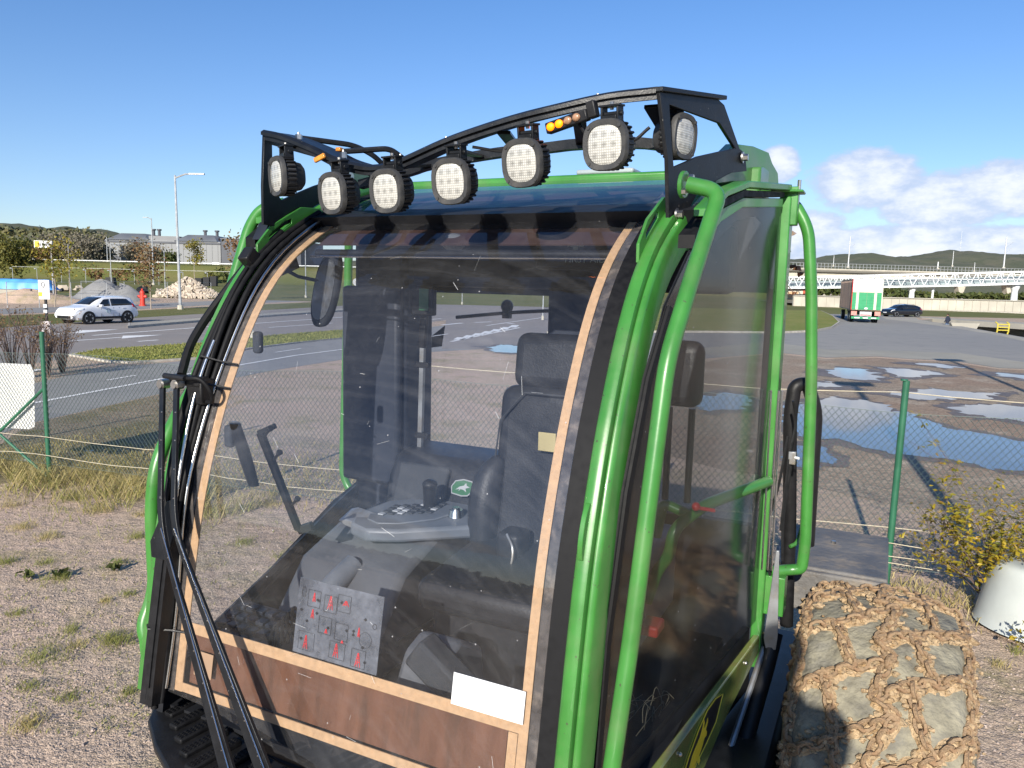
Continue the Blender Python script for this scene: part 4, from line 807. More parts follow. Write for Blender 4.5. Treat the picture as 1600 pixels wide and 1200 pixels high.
for path, nr in jobs:
    L = sum((path[i+1]-path[i]).length for i in range(len(path)-1)); n = max(1, round(L/.046))
    pd = nr[len(nr)//2]; vis = pd.dot(VISDIR) > .05; near = pd.dot(VISDIR) > -.25
    def at_(t):
        f = t*(len(path)-1); i = min(int(f), len(path)-2); return path[i].lerp(path[i+1], f-i), nr[i]
    for k in range(n):
        p, nn = at_((k+.5)/n); a, _ = at_(max(0, (k+.2)/n)); b, _ = at_(min(1, (k+.8)/n))
        if (b-a).length < 1e-6: continue
        if near: place_link(p+nn*.002, (b-a).normalized(), nn, (rr.uniform(.9, 1.3) if k % 2 else rr.uniform(-.3, .3)), vis)
    if near:       # a band of dried mud lies along every chain
        K = 10; loops = []
        for k in range(K+1):
            p, nn = at_(k/K); a, _ = at_(max(0, k/K-.05)); b, _ = at_(min(1, k/K+.05)); x = (b-a).cross(nn).normalized()
            w = .020+.013*mnoise.noise(p*23); h_ = .004+.004*mnoise.noise(p*31+Vector((3, 1, 2)))
            loops.append([p-x*w*1.5-nn*.022, p-x*w-nn*(.012-h_+.004*rr.random()), p-x*w*.3-nn*(.006-h_+.004*rr.random()), p+x*w*.4-nn*(.006-h_+.004*rr.random()), p+x*w*(1+.2*rr.random())-nn*(.012-h_+.003*rr.random()), p+x*w*1.5-nn*.022])
        ridge_mud.rings(loops, caps=False, closed=False)
    if near:       # clods of mud caught under and between the links
        for k in range(n*11):
            p, nn = at_(rr.random()); t = nn.orthogonal(); t.rotate(Quaternion(nn, rr.uniform(0, 6.28)))
            r_ = rr.uniform(.004, .013)*(1.5 if rr.random() < .12 else 1); mudm.sphere(p+t*abs(rr.gauss(0, .017))-nn*rr.uniform(.002, .016), (r_*1.3, r_, r_*.8), 6, 4, .8, k+p.x*50)
o = extra.build('far_chain_links', LINK, wheel, smooth=70, recalc=False); o['kind'] = 'stuff'
o = ridge_mud.build('mud_bands', MUD, wheel, smooth=50, recalc=False); o['kind'] = 'stuff'
o = mudm.build('mud_clods', MUD, wheel, smooth=50, recalc=False); o['kind'] = 'stuff'
# ------------------------------------------------------------------ ground, roads, water
def groundmat(name, c1, c2, c3, s1=3, s2=.35, stone=55, sv=.5, bump=.6, rough=.9, stones=True):
    m = bpy.data.materials.new(name); m.use_nodes = True; nt = m.node_tree; N = nt.nodes; Lk = nt.links; b = N['Principled BSDF']
    b.inputs['Specular IOR Level'].default_value = .2; b.inputs['Roughness'].default_value = rough
    tc = N.new('ShaderNodeTexCoord'); src = tc.outputs['Object']
    def noise(s, d=6, r=.6):
        n = N.new('ShaderNodeTexNoise'); n.inputs['Scale'].default_value = s; n.inputs['Detail'].default_value = d; n.inputs['Roughness'].default_value = r; Lk.new(src, n.inputs['Vector']); return n.outputs[0]
    def ramp(x, a, b_, c=0, d=1):
        r = N.new('ShaderNodeMapRange'); r.inputs[1].default_value = a; r.inputs[2].default_value = b_; r.inputs[3].default_value = c; r.inputs[4].default_value = d; Lk.new(x, r.inputs[0]); return r.outputs[0]
    def mix(f, a, b_):
        mx = N.new('ShaderNodeMix'); mx.data_type = 'RGBA'; Lk.new(f, mx.inputs[0])
        for i, v in ((6, a), (7, b_)):
            if isinstance(v, tuple): mx.inputs[i].default_value = (*v, 1)
            else: Lk.new(v, mx.inputs[i])
        return mx.outputs[2]
    c = mix(ramp(noise(s2, 8, .65), .42, .62), c1, c2); c = mix(ramp(noise(s1, 8, .7), .52, .66), c, c3)
    if stones:
        vo = N.new('ShaderNodeTexVoronoi'); vo.inputs['Scale'].default_value = stone; Lk.new(src, vo.inputs['Vector'])
        v2 = N.new('ShaderNodeTexVoronoi'); v2.inputs['Scale'].default_value = stone*.42; Lk.new(src, v2.inputs['Vector'])
        sc1 = N.new('ShaderNodeSeparateColor'); Lk.new(vo.outputs['Color'], sc1.inputs[0]); sc2 = N.new('ShaderNodeSeparateColor'); Lk.new(v2.outputs['Color'], sc2.inputs[0])
        k = N.new('ShaderNodeMath'); k.operation = 'ADD'; Lk.new(ramp(sc1.outputs[0], 0, 1, 1-sv, 1+sv*.8), k.inputs[0]); Lk.new(ramp(sc2.outputs[0], 0, 1, -sv*.25, sv*.3), k.inputs[1])
        vm = N.new('ShaderNodeVectorMath'); vm.operation = 'SCALE'; Lk.new(c, vm.inputs[0]); Lk.new(k.outputs[0], vm.inputs['Scale']); c = vm.outputs[0]
        bp = N.new('ShaderNodeBump'); bp.inputs['Strength'].default_value = bump; bp.inputs['Distance'].default_value = .015; bp.invert = True
        h = N.new('ShaderNodeMath'); h.operation = 'ADD'; Lk.new(vo.outputs['Distance'], h.inputs[0]); Lk.new(v2.outputs['Distance'], h.inputs[1]); Lk.new(h.outputs[0], bp.inputs['Height'])
        b2 = N.new('ShaderNodeBump'); b2.inputs['Strength'].default_value = .5; b2.inputs['Distance'].default_value = .08; Lk.new(noise(6, 4), b2.inputs['Height']); Lk.new(bp.outputs[0], b2.inputs['Normal']); Lk.new(b2.outputs[0], b.inputs['Normal'])
    else:
        k = ramp(noise(40, 4), .3, .7, .85, 1.15); vm = N.new('ShaderNodeVectorMath'); vm.operation = 'SCALE'; Lk.new(c, vm.inputs[0]); Lk.new(k, vm.inputs['Scale']); c = vm.outputs[0]
        bp = N.new('ShaderNodeBump'); bp.inputs['Strength'].default_value = bump; bp.inputs['Distance'].default_value = .02; Lk.new(noise(90, 3), bp.inputs['Height']); Lk.new(bp.outputs[0], b.inputs['Normal'])
    Lk.new(c, b.inputs['Base Color']); MATS[name] = m; return m
GRAVEL = groundmat('gravel', (.48, .355, .27), (.415, .325, .235), (.33, .27, .16), s1=.9, s2=.5, stone=105, sv=.42, bump=.4)
DIRT = groundmat('wet_dirt', (.27, .195, .14), (.285, .235, .175), (.37, .305, .235), s1=.5, s2=.22, stone=30, sv=.35, bump=.4)
ASPH = groundmat('asphalt', (.245, .24, .23), (.275, .265, .245), (.215, .212, .205), s1=.8, s2=.08, stones=False, bump=.3)
ASPHR = groundmat('asphalt_road', (.265, .235, .21), (.235, .215, .20), (.29, .26, .235), s1=.5, s2=.1, stones=False, bump=.3)
SAND = groundmat('pale_dust', (.33, .31, .26), (.27, .26, .225), (.30, .275, .22), s1=.6, s2=.2, stones=False, bump=.3)
CONC = groundmat('concrete_slab', (.36, .335, .28), (.30, .285, .25), (.40, .37, .31), s1=.7, s2=.2, stones=False, bump=.3)
KERB = mat('kerb_stone', (.40, .37, .32), .85, var=.25, scale=4, bump=.2)
LAWN = groundmat('lawn', (.17, .20, .040), (.23, .225, .060), (.25, .225, .08), s1=1.2, s2=.3, stones=False, bump=1)
LAWNB = groundmat('brownish_lawn', (.12, .13, .035), (.165, .15, .055), (.10, .12, .03), s1=.4, s2=.1, stones=False, bump=1)
HILLM = groundmat('wooded_hill', (.090, .098, .062), (.125, .12, .082), (.075, .085, .055), s1=.05, s2=.012, stones=False, bump=1)
ROADW = mat('road_paint', (.74, .73, .70), .7, var=.1, scale=6, col2=(.45, .44, .42), c2scale=5, c2lo=.55, c2hi=.75)
def water(name, col, rough=.015):
    m = mat(name, col, rough, var=.25, scale=1.5, bump=.02, bscale=6); return m
WETD = groundmat('damp_mud', (.12, .088, .062), (.15, .112, .08), (.17, .13, .095), s1=1.2, s2=.5, stone=30, sv=.3, bump=.3, rough=.45); PUD = water('puddle_water', (.085, .07, .055), .03); DOCKW = water('dock_water', (.02, .03, .035), .05)

BACK = Vector((1.5, 7, 0))
BAS = [gp(1440, 500.5), gp(1500, 510), gp(1600, 527), gp(1760, 557), gp(1900, 575), gp(1900, 528)+BACK, gp(1760, 517)+BACK, gp(1600, 507)+BACK, gp(1500, 501)+BACK]
from mathutils.geometry import delaunay_2d_cdt
def ragged_sheet(name, pts, z, m, label, cat):       # ragged outlines may cross themselves
    dv, _, df = delaunay_2d_cdt([Vector((p.x, p.y)) for p in pts], [], [list(range(len(pts)))], 1, 1e-4)[:3]
    o = raw(name, [(p.x, p.y, z) for p in dv], [tuple(t) if (dv[t[1]]-dv[t[0]]).cross(dv[t[2]]-dv[t[0]]) > 0 else tuple(t)[::-1] for t in df], m)
    return tag(o, label, cat, kind='structure')
def sheet(name, pts, z, m, label, cat, holes=()):
    if len(pts) > 40: return ragged_sheet(name, pts, z, m, label, cat)
    loops = [[Vector((p.x, p.y, 0)) for p in l] for l in [pts]+list(holes)]; tri = tessellate_polygon(loops); flat = [p for l in loops for p in l]
    o = raw(name, [(p.x, p.y, z) for p in flat], [tuple(t) for t in tri], m)
    if o.data.polygons[0].normal.z < 0: o.data.flip_normals()
    return tag(o, label, cat, kind='structure')
sheet('ground', [Vector((-700, -300, 0)), Vector((900, -300, 0)), Vector((900, 2500, 0)), Vector((-700, 2500, 0))], 0, GRAVEL, 'pinkish gravel ground running out to the horizon', 'ground', [BAS])
P = lambda *a: [gp(x, y) for x, y in a]
DB = P((1130, 560), (1215, 553), (1290, 561), (1370, 559), (1420, 563), (1490, 566), (1560, 577), (1640, 580), (1900, 600), (2100, 800), (1850, 850), (1600, 812), (1500, 800), (1400, 790), (1290, 765), (1240, 750), (1130, 735), (1000, 700), (930, 640), (1000, 590))
sheet('dirt_yard', DB, .004, DIRT, 'dark damp dirt yard dotted with puddles', 'dirt')
sheet('harbour_road', P((700, 505), (800, 470), (960, 478), (1060, 476), (1200, 480), (1290, 470), (1420, 470), (1432, 499), (1500, 509.5), (1600, 527), (1760, 557), (1900, 570), (1900, 598), (1640, 578), (1560, 575), (1490, 564), (1420, 561), (1370, 557), (1290, 559), (1215, 551), (1130, 558), (1000, 570), (850, 548), (760, 545), (640, 552)), .004, ASPH, 'grey asphalt road curving past the grass island to the harbour', 'road')
sheet('dusty_road_edge', P((1060, 548), (1200, 534), (1290, 546), (1400, 548), (1500, 552), (1600, 566), (1800, 585), (1800, 590), (1640, 577.5), (1560, 574.5), (1490, 563.5), (1420, 560.5), (1370, 556.5), (1290, 558.5), (1215, 550.5), (1130, 557)), .008, SAND, 'pale dusty margin of the asphalt road', 'road edge')
sheet('quay_apron', P((1375, 494.5), (1430, 495), (1436, 500), (1500, 510), (1600, 528), (1760, 558), (1800, 575), (1660, 548), (1560, 524), (1480, 511), (1420, 503), (1385, 499)), .008, CONC, 'pale concrete quay apron along the dock edge', 'quay')
def raised(name, pts, h, top, side, label, cat):
    root = empty(name, label=label, cat=cat, kind='structure')
    m = MB(); n = len(pts); c = sum(pts, Vector())/n
    m.rings([[Vector((p.x, p.y, -.05)) for p in pts], [Vector((p.x, p.y, h)) for p in pts], [Vector((p.x, p.y, h))+(c-p).normalized()*.18 for p in pts]], caps=False); m.build('kerb', side, root, smooth=0)
    ins = [Vector((p.x, p.y, h-.01))+(c-p).normalized()*.12 for p in pts]
    o = raw('lawn', [tuple(p) for p in ins], [tuple(t) for t in tessellate_polygon([[Vector((p.x, p.y, 0)) for p in ins]])], top, root)
    return root, ins
isl = P((1000, 520), (1100, 520), (1215, 521), (1270, 519), (1300, 513), (1312, 505), (1302, 495), (1280, 485), (1240, 481), (1150, 479), (1060, 480), (985, 492), (970, 508))
raised('grass_island', isl, .13, LAWN, KERB, 'kerbed grass island in front of the harbour road', 'grass island')
# left side: cycle path, grass strip, main road
sheet('cycle_path', P((-160, 738), (45, 662), (120, 645), (265, 612), (330, 598), (420, 580), (560, 558), (700, 540), (860, 522), (940, 505), (860, 495), (700, 508), (560, 524), (400, 545), (307, 562), (150, 577), (45, 601), (-160, 650)), .004, ASPH, 'grey asphalt cycle path behind the wire fence', 'cycle path')
sheet('main_road', P((-200, 560), (60, 580), (107, 556), (150, 548), (312, 537), (400, 527), (560, 515), (720, 498), (860, 480), (860, 462), (720, 468), (560, 474), (400, 484), (200, 497), (0, 508), (-200, 522)), .004, ASPHR, 'brownish grey main road with white lane markings', 'road')
sheet('side_road', P((690, 545), (780, 545), (1000, 520), (1000, 498), (900, 490), (800, 470), (740, 466), (700, 480)), .008, ASPHR, 'side road joining the main road behind the cab', 'road')
sheet('far_road', P((-100, 495), (200, 484), (340, 476), (600, 466), (600, 459), (340, 470), (200, 476), (-100, 486)), .004, ASPH, 'far lane of dark asphalt before the building site', 'road')
def line(name, a, b, w, z=.012, label=None, pts=None):
    A, B = gp(*a), gp(*b); d = (B-A).normalized(); x = Vector((-d.y, d.x, 0))*w/2
    return A, B, x
def markings(name, segs, label):
    root = empty(name, label=label, cat='road marking', kind='structure')
    for a, b, w in segs:
        A, B, x = line('', a, b, w); raw('stripe', [(*(A-x).xy, .013), (*(B-x).xy, .013), (*(B+x).xy, .013), (*(A+x).xy, .013)], [(0, 1, 2, 3)], ROADW, root)
    return root
pl_ = [(-60, 655), (45, 632), (160, 610), (275, 588), (370, 571.5), (460, 556), (560, 543), (700, 522)]
markings('path_markings', [(pl_[i], pl_[i+1], .13) for i in range(len(pl_)-1)]+[((168, 594.5), (212, 587), .10), ((-20, 628), (30, 618), .10), ((430, 551), (470, 545), .10)], 'white line along the cycle path with a short dash beside it')
mk = markings('lane_markings', [((145, 524.5), (330, 510.5), .22), ((330, 510.5), (560, 494), .22), ((105, 533.5), (190, 527.5), .2), ((215, 534), (247, 531.5), .2), ((80, 523), (130, 519), .2), ((-40, 597), (65, 577), .25), ((420, 512), (520, 505), .2), ((600, 505), (690, 498), .2)], 'white lane lines and turn arrows on the main road')
for (a, b, c) in (((190, 529.5), (192, 525), (255, 523.5)), ((118, 521.5), (122, 516.5), (185, 515))):
    A, B, C_ = gp(*a), gp(*b), gp(*c); raw('arrow', [(*A.xy, .0135), (*B.xy, .0135), (*C_.xy, .0135)], [(0, 1, 2)] if (B-A).cross(C_-A).z > 0 else [(0, 2, 1)], ROADW, mk)
zb = [((716+14*k, 531-3.2*k), (722+14*k, 527.5-3.2*k), .5) for k in range(7)]+[((742, 504+0*k), (768, 503), .3) for k in range(1)]+[((793, 506), (803, 505.5), .3), ((690, 508), (722, 505), .3), ((705, 534), (812, 512), .18), ((760, 509), (850, 496), .15)]
markings('crossing_markings', zb, 'white crossing dashes on the side road behind the cab')
sheet('verge', P((-100, 520), (200, 497.5), (340, 489), (600, 474), (600, 467), (340, 479), (200, 486), (-100, 497)), .006, LAWNB, 'grass verge along the far side of the main road', 'verge')
sheet('planting_bed', P((-60, 625), (45, 600), (120, 582), (165, 567), (107, 560), (-60, 585)), .006, GRAVEL, 'gravel bed of bare bushes beside the cycle path', 'planting bed')
gstrip = P((107, 556), (150, 548), (312, 537), (440, 524), (560, 515), (570, 526), (470, 536), (390, 546), (307, 561.5), (200, 568), (165, 566))
gs_root, gs_in = raised('grass_strip', gstrip, .06, LAWN, KERB, 'green grass strip between the cycle path and the road', 'grass strip')
med = P((200, 508), (340, 497), (560, 482), (560, 485), (340, 501), (200, 513))
raised('traffic_island', med, .13, CONC, KERB, 'low concrete kerb island dividing the main road', 'traffic island')
sheet('dry_verge', P((-60, 738), (45, 663), (265, 613), (330, 599), (345, 640), (330, 700), (300, 735), (150, 735), (-60, 765)), .003, groundmat('dry_verge_soil', (.20, .165, .095), (.25, .195, .14), (.14, .125, .05), s1=1.5, s2=.7, stone=50, sv=.5), 'dry grassy verge under the wire fence', 'verge')
for i, (pts, lb) in enumerate((
    ([(1255, 632), (1300, 623), (1375, 631), (1400, 642), (1480, 667), (1600, 690), (1700, 700), (1720, 752), (1600, 736), (1530, 729), (1430, 713), (1400, 709), (1340, 696), (1290, 683), (1250, 680), (1232, 655)], 'largest puddle mirroring blue sky in the dirt yard'),
    ([(1292, 580), (1328, 575), (1372, 583), (1377, 591), (1345, 594), (1305, 589)], 'oval puddle below the truck'), ([(1375, 575), (1405, 576), (1455, 581), (1464, 587), (1430, 591), (1398, 588)], 'oval puddle below the black car'),
    ([(1405, 612), (1450, 607), (1500, 611), (1552, 615), (1548, 621), (1500, 624), (1440, 625), (1408, 619)], 'thin puddle behind the fence post top'),
    ([(1474, 635), (1510, 631), (1570, 633), (1660, 640), (1660, 664), (1590, 659), (1530, 653)], 'puddle at the edge nearest the quay side of the yard'),
    ([(1564, 584), (1640, 588), (1660, 600), (1600, 594)], 'small far puddle by the road margin'), ([(1268, 597), (1296, 597), (1306, 603), (1280, 607), (1262, 603)], 'small puddle beside the green rail'),
    ([(1240, 700), (1278, 697), (1300, 712), (1312, 723), (1290, 728), (1238, 729)], 'near puddle between the rail and the fence post'),
    ([(764, 544), (790, 539), (818, 544), (830, 551), (800, 552), (775, 550)], 'puddle seen through the rear window'), ([(1085, 622), (1140, 615), (1180, 632), (1120, 642), (1080, 634)], 'puddle seen through the door window'),
    ([(1430, 567), (1480, 570), (1500, 575), (1465, 574)], 'shallow pale puddle at the road margin'))):
    g = [gp(x, y) for x, y in pts]; sm = catmull(g+[g[0], g[1]], 5)[:-6]
    sm = catmull(g+[g[0], g[1]], 12)[:-13]; k_ = lambda p, s, f: Vector((mnoise.fractal(Vector((p.x*f, p.y*f, s)), .7, 2.2, 5), mnoise.fractal(Vector((p.x*f, p.y*f, s+9)), .7, 2.2, 5), 0))
    ed = [p+Vector((k_(p, i, 1.3).x*.22, k_(p, i, 1.3).y*.30, 0))*min(1.8, p.y/10) for p in sm]; c_ = sum(ed, Vector())/len(ed)
    wet = [p+((p-c_).normalized()*Vector((.22, .45, 0)).length*.45+k_(p, i+40, .8)*.25)*min(2.2, p.y/10) for p in ed]; sheet('wet_margin', wet, .008+.0002*i, WETD, 'damp dark mud round the '+lb.replace(' mirroring blue sky', ''), 'wet ground')
    o = sheet('puddle', ed, .0125, PUD, lb, 'puddle'); o['group'] = 'puddles in the dirt yard'
# dock basin
m = MB(); n = len(BAS); m.rings([[Vector((p.x, p.y, 0)) for p in BAS], [Vector((p.x, p.y, -2.2)) for p in BAS]], caps=False); tag(m.build('dock_wall', CONC, smooth=0), 'concrete walls of the dock basin', 'dock wall', kind='structure')
sheet('dock_water', BAS, -1.7, DOCKW, 'dark water in the dock basin', 'water')
DA = [gp(1440, 497.2), gp(1500, 501), gp(1600, 507), gp(1760, 517), gp(1900, 528)]
m = MB(); loops = []
for p in DA: d = Vector((.1, 1, 0)); loops.append([Vector((p.x, p.y, -.5)), Vector((p.x, p.y, .06)), Vector((p.x+1.6, p.y+8, .06)), Vector((p.x+1.6, p.y+8, -.5))])
m.rings(loops); tag(m.build('dock_deck', CONC, smooth=0), 'concrete deck overhanging the far side of the dock', 'deck', kind='structure')
sheet('far_quay', [gp(1290, 484)+Vector((0, 1, 0)), gp(1420, 486), gp(1900, 505), gp(1900, 488), gp(1420, 479), gp(1290, 477)], .012, groundmat('old_asphalt', (.15, .15, .15), (.19, .185, .175), (.13, .13, .13), s1=.2, s2=.06, stones=False), 'dark asphalt quay beyond the dock', 'quay')
# terrain rising on the left, behind the building site
def tz(x, y):
    a = min(1, max(0, (y-115)/60)); b = min(1, max(0, (y-182)/14)); k = min(1, max(0, (95-x)/60)); e = min(1, max(0, (y-95)/25))
    h = .3*e+1.0*a*a*(3-2*a)+4.6*b*b*(3-2*b); return h*k
m = MB(); m.grid(lambda a, b: (lambda x, y: Vector((x, y, tz(x, y)-.02+.12*mnoise.noise(Vector((x*.15, y*.15, 0)))*min(1, max(0, (y-100)/30)))))(-230+340*a, 92+190*b), 110, 90)
tag(m.build('embankment', LAWNB, smooth=180), 'grassy slope and road embankment beyond the building site', 'embankment', kind='structure')
# far hills
def ridge(name, pts, dist, depth, m, label, seed, amp):
    P_ = [fp(x, y, dist) for x, y in pts]; g = MB(); n = 120; xs = [p.x for p in P_]; zs = [p.z for p in P_]
    def f(a, b):
        x = xs[0]+(xs[-1]-xs[0])*a; z = float(np.interp(x, xs, zs)); t = b
        h = z*math.sin(min(1, t*1.6)*math.pi/2) if t < .65 else z*(1-(t-.65)*.5)
        h += amp*mnoise.fractal(Vector((x*.6/amp*.12, t*depth*.07/amp, seed)), .8, 2.2, 5)*min(1, t*4)
        return Vector((x, dist-depth*.6+depth*t, max(-1, h)))
    g.grid(f, 300, 36); return tag(g.build(name, m, smooth=180), label, 'hill', kind='structure')
ridge('far_hill', [(900, 425), (1100, 410), (1200, 406), (1275, 406), (1300, 400), (1322, 397), (1345, 402), (1372, 405), (1420, 402), (1450, 397), (1480, 393.5), (1500, 392.5), (1540, 396), (1600, 399), (1700, 396), (1900, 410)], 1900, 1000, HILLM, 'low wooded hill on the horizon beyond the bridges', 2, 7)
ridge('near_hill', [(-400, 345), (-100, 352), (0, 349), (18, 350), (45, 355), (80, 356), (130, 354), (150, 358), (175, 366), (210, 380), (330, 398), (450, 410), (560, 409), (620, 406), (760, 408), (900, 418)], 620, 260, HILLM, 'wooded hill behind the industrial buildings', 5, 4)
NEARPTS = [fp(x, y+8, 560) for x, y in ((-100, 352), (0, 350), (45, 356), (80, 357), (130, 355), (150, 360), (175, 368), (210, 382), (260, 391), (400, 406))]

# ------------------------------------------------------------------ trees and shrubs
BARK = mat('bark', (.13, .10, .075), .9, var=.3, scale=20); TWIG = mat('twig', (.12, .085, .07), .9)
YLEAF = leafmat('yellowing_leaves', [(.10, .12, .02), (.22, .20, .03), (.30, .24, .03), (.17, .12, .03), (.13, .14, .03)])
RLEAF = leafmat('rusty_leaves', [(.20, .10, .05), (.24, .15, .06), (.14, .08, .05), (.22, .17, .06)])
GLEAF = leafmat('dark_green_leaves', [(.05, .075, .02), (.08, .10, .03), (.11, .12, .035), (.06, .075, .025)])
OLEAF = leafmat('olive_leaves', [(.12, .125, .03), (.17, .16, .04), (.08, .09, .025), (.22, .17, .03)])
BLEAF = leafmat('grey_brown_twigs', [(.20, .175, .14), (.15, .14, .10), (.24, .205, .15), (.17, .17, .11)], trans=.15)
def leaves(fn, n, size, seed):
    r_ = np.random.default_rng(seed); vs = []; fs = []
    for i in range(n):
        p = fn(r_); a = r_.normal(size=3); a /= np.linalg.norm(a); b = np.cross(a, r_.normal(size=3)); b /= np.linalg.norm(b); s = size*r_.uniform(.6, 1.4); o = len(vs)
        p = np.array(p); vs += [tuple(p-a*s), tuple(p+b*s*.55), tuple(p+a*s), tuple(p-b*s*.55)]; fs.append((o, o+1, o+2, o+3))
    return vs, fs
def tree(base, h, w, lm, n, label, seed, group=None, leaf=.2, clear=.3, nlimb=9, lumps=9, name='tree', trunk=.03, bark=None, fill=1.0):
    base = Vector(base); rr = random.Random(seed); root = empty(name, base, label=label, cat='tree' if 'tree' in name else 'shrub', group=group)
    m = MB(); m.tube(catmull([(0, 0, -.1), (.02*h*rr.uniform(-1, 1), .01*h, .3*h), (.02*h*rr.uniform(-1, 1), 0, .65*h), (0, 0, .97*h)], 4), list(np.linspace(trunk*h*.5, trunk*h*.08, 13)), 6)
    cen = []
    for i in range(nlimb):
        z0 = h*rr.uniform(clear, .85); a = rr.uniform(0, 6.28); l = w*rr.uniform(.35, .95)*(1.1-.6*abs((z0/h-clear)/(1-clear)-.35)); e = Vector((math.cos(a)*l, math.sin(a)*l, min(h*.97, z0+l*rr.uniform(.4, 1.0))))
        m.tube([(0, 0, z0), Vector((0, 0, z0)).lerp(e, .5)+Vector((0, 0, .03*h)), e], [trunk*h*.16, trunk*h*.10, trunk*h*.03], 4); cen.append(e)
    m.build('trunk', bark or BARK, root)
    for i in range(lumps): cen.append(Vector((rr.gauss(0, .45)*w, rr.gauss(0, .45)*w, h*rr.uniform(clear+.08, .96))))
    def fn(g):
        c = cen[g.integers(len(cen))]; s = w*.30*fill; return (c.x+g.normal()*s, c.y+g.normal()*s, max(.05*h, c.z+g.normal()*s*.9))
    vs, fs = leaves(fn, n, leaf, seed); o = raw('crown', vs, fs, lm, root); o['kind'] = 'stuff'
    return root
def gz(px, py, y): p = fp(px, py, y); return Vector((p.x, y, tz(p.x, y)))
def scaled(px, ybot, ytop, y):   # height of a thing standing at distance y between two picture heights
    return (fp(px, ytop, y).z)-(tz(fp(px, ybot, y).x, y))
for i, (px, yt, y, w, lm, n, lb) in enumerate(((12, 370, 190, 6, OLEAF, 900, 'broad yellow green tree at the foot of the wooded hill'), (45, 372, 205, 4.5, GLEAF, 600, 'dark green tree behind the white billboard'), (98, 367, 215, 6.5, BLEAF, 900, 'grey brown tree before the hill beside the billboard'), (128, 368, 210, 6, BLEAF, 900, 'largest bare grey tree left of the warehouse'), (212, 374, 225, 5, BLEAF, 700, 'bare grey tree against the pale warehouse wall'), (238, 382, 215, 4, BLEAF, 500, 'shorter bare tree against the warehouse, behind the rusty tree'), (265, 388, 215, 2.6, GLEAF, 400, 'green bush at the warehouse wall behind the lamp post'), (160, 384, 215, 4, BLEAF, 500, 'bare tree at the near corner of the warehouse'), (70, 380, 195, 4, RLEAF, 500, 'brownish tree under the billboard'), (-20, 360, 190, 6, OLEAF, 600, 'yellow green tree cut by the picture edge'))):
    b = gz(px, 400, y); h = fp(px, yt+9, y).z-b.z; tree(b, h, w*.75, lm, int(n*3), lb, 40+i, 'trees along the embankment', leaf=.36, clear=.15, lumps=14)
for i, (px, pyb, yt, w, lm, n, lb) in enumerate(((86, 480, 372, 1.15, YLEAF, 620, 'slim yellowing street tree behind the sign post'), (236, 483, 382, 1.2, RLEAF, 800, 'slim rusty brown street tree left of the tall lamp post'), (305, 452, 376, 1.9, YLEAF, 900, 'yellow green young tree right of the tall lamp post'), (110, 470, 378, 1.3, YLEAF, 420, 'thin yellow leaved tree by the gravel heap'), (372, 468, 366, 1.6, RLEAF, 300, 'sparse reddish tree half hidden by the green rail'))):
    b = gp(px, pyb); b.z = tz(b.x, b.y) if pyb < 470 else 0; h = fp(px, yt, b.y).z-b.z; tree(b, h, w, lm, n, lb, 70+i, 'young street trees', leaf=.115 if b.y < 80 else .22, clear=.36, trunk=.022, bark=mat('pale_bark', (.30, .25, .20), .9))
for i, (px, py, h, w, lm) in enumerate(((148, 432, 2.6, 1.5, RLEAF), (210, 430, 3, 2, OLEAF), (22, 432, 2.2, 2.0, OLEAF), (185, 428, 2.2, 1.8, RLEAF), (330, 432, 2.4, 1.3, OLEAF), (350, 424, 2.6, 1.4, GLEAF))):
    y = 165+4*i; b = gz(px, py, y); tree(b, h, w, lm, 160, ['russet shrub on the grass bank', 'olive shrub on the grass bank behind the rusty tree', 'low shrub above the blue tarpaulin', 'small russet shrub mid bank', 'olive shrub beside the bins', 'dark shrub near the green rail'][i], 90+i, 'shrubs on the grass bank', leaf=.35, clear=.1, lumps=6, name='shrub')
# treeline round the rest of the horizon behind the viewer, and beyond the bridges
g = np.random.default_rng(5)
def treeline(name, pts, n, hmax, lm, label, leaf, seed):
    rr = np.random.default_rng(seed); L_ = len(pts)-1
    def fn(r_):
        t = r_.random()*L_; i = int(t); a = Vector(pts[i]).lerp(Vector(pts[i+1]), t-i); h = hmax*(.55+.45*mnoise.noise(Vector((a.x*.07, a.y*.07, seed)))+.15*mnoise.noise(Vector((a.x*.4, a.y*.4, 2))))
        return (a.x+r_.normal()*1.6, a.y+r_.normal()*1.6, abs(h*math.sqrt(r_.random())))
    vs, fs = leaves(fn, n, leaf, seed); o = raw(name, vs, fs, lm); return tag(o, label, 'trees', kind='stuff')
treeline('treeline', [(-90, -30, 0), (-60, -55, 0), (-15, -62, 0), (20, -70, 0), (70, -60, 0)], 9000, 8.5, GLEAF, 'dark line of trees behind the viewer, mirrored in the windscreen', .8, 3)
treeline('shrubbery', [tuple(fp(1270, 452, 205))[:2]+(0,), tuple(fp(1460, 452, 205))[:2]+(0,), tuple(fp(1680, 452, 205))[:2]+(0,), tuple(fp(1900, 452, 205))[:2]+(0,)], 5200, 6.0, GLEAF, 'dark green shrubbery under the footbridge', .6, 8)

def wood(name, pts, dist, n, leaf, label, seed):
    xs = [p.x for p in pts]; zs = [p.z for p in pts]
    def fn(r_):
        x = r_.uniform(xs[0], xs[-1]); t = r_.random()**.7; return (x, dist+40*t+r_.normal()*3, float(np.interp(x, xs, zs))*(.12+.88*t)+abs(r_.normal())*1.6)
    vs, fs = leaves(fn, n, leaf, seed); o = raw(name, vs, fs, leafmat('hillside_foliage', [(.075, .085, .04), (.11, .115, .05), (.15, .14, .065), (.09, .10, .06), (.17, .15, .07)], trans=.15)); tag(o, label, 'wood', kind='stuff')
wood('hillside_wood', NEARPTS, 520, 9000, 2.0, 'autumn wood covering the hill at the left', 31)
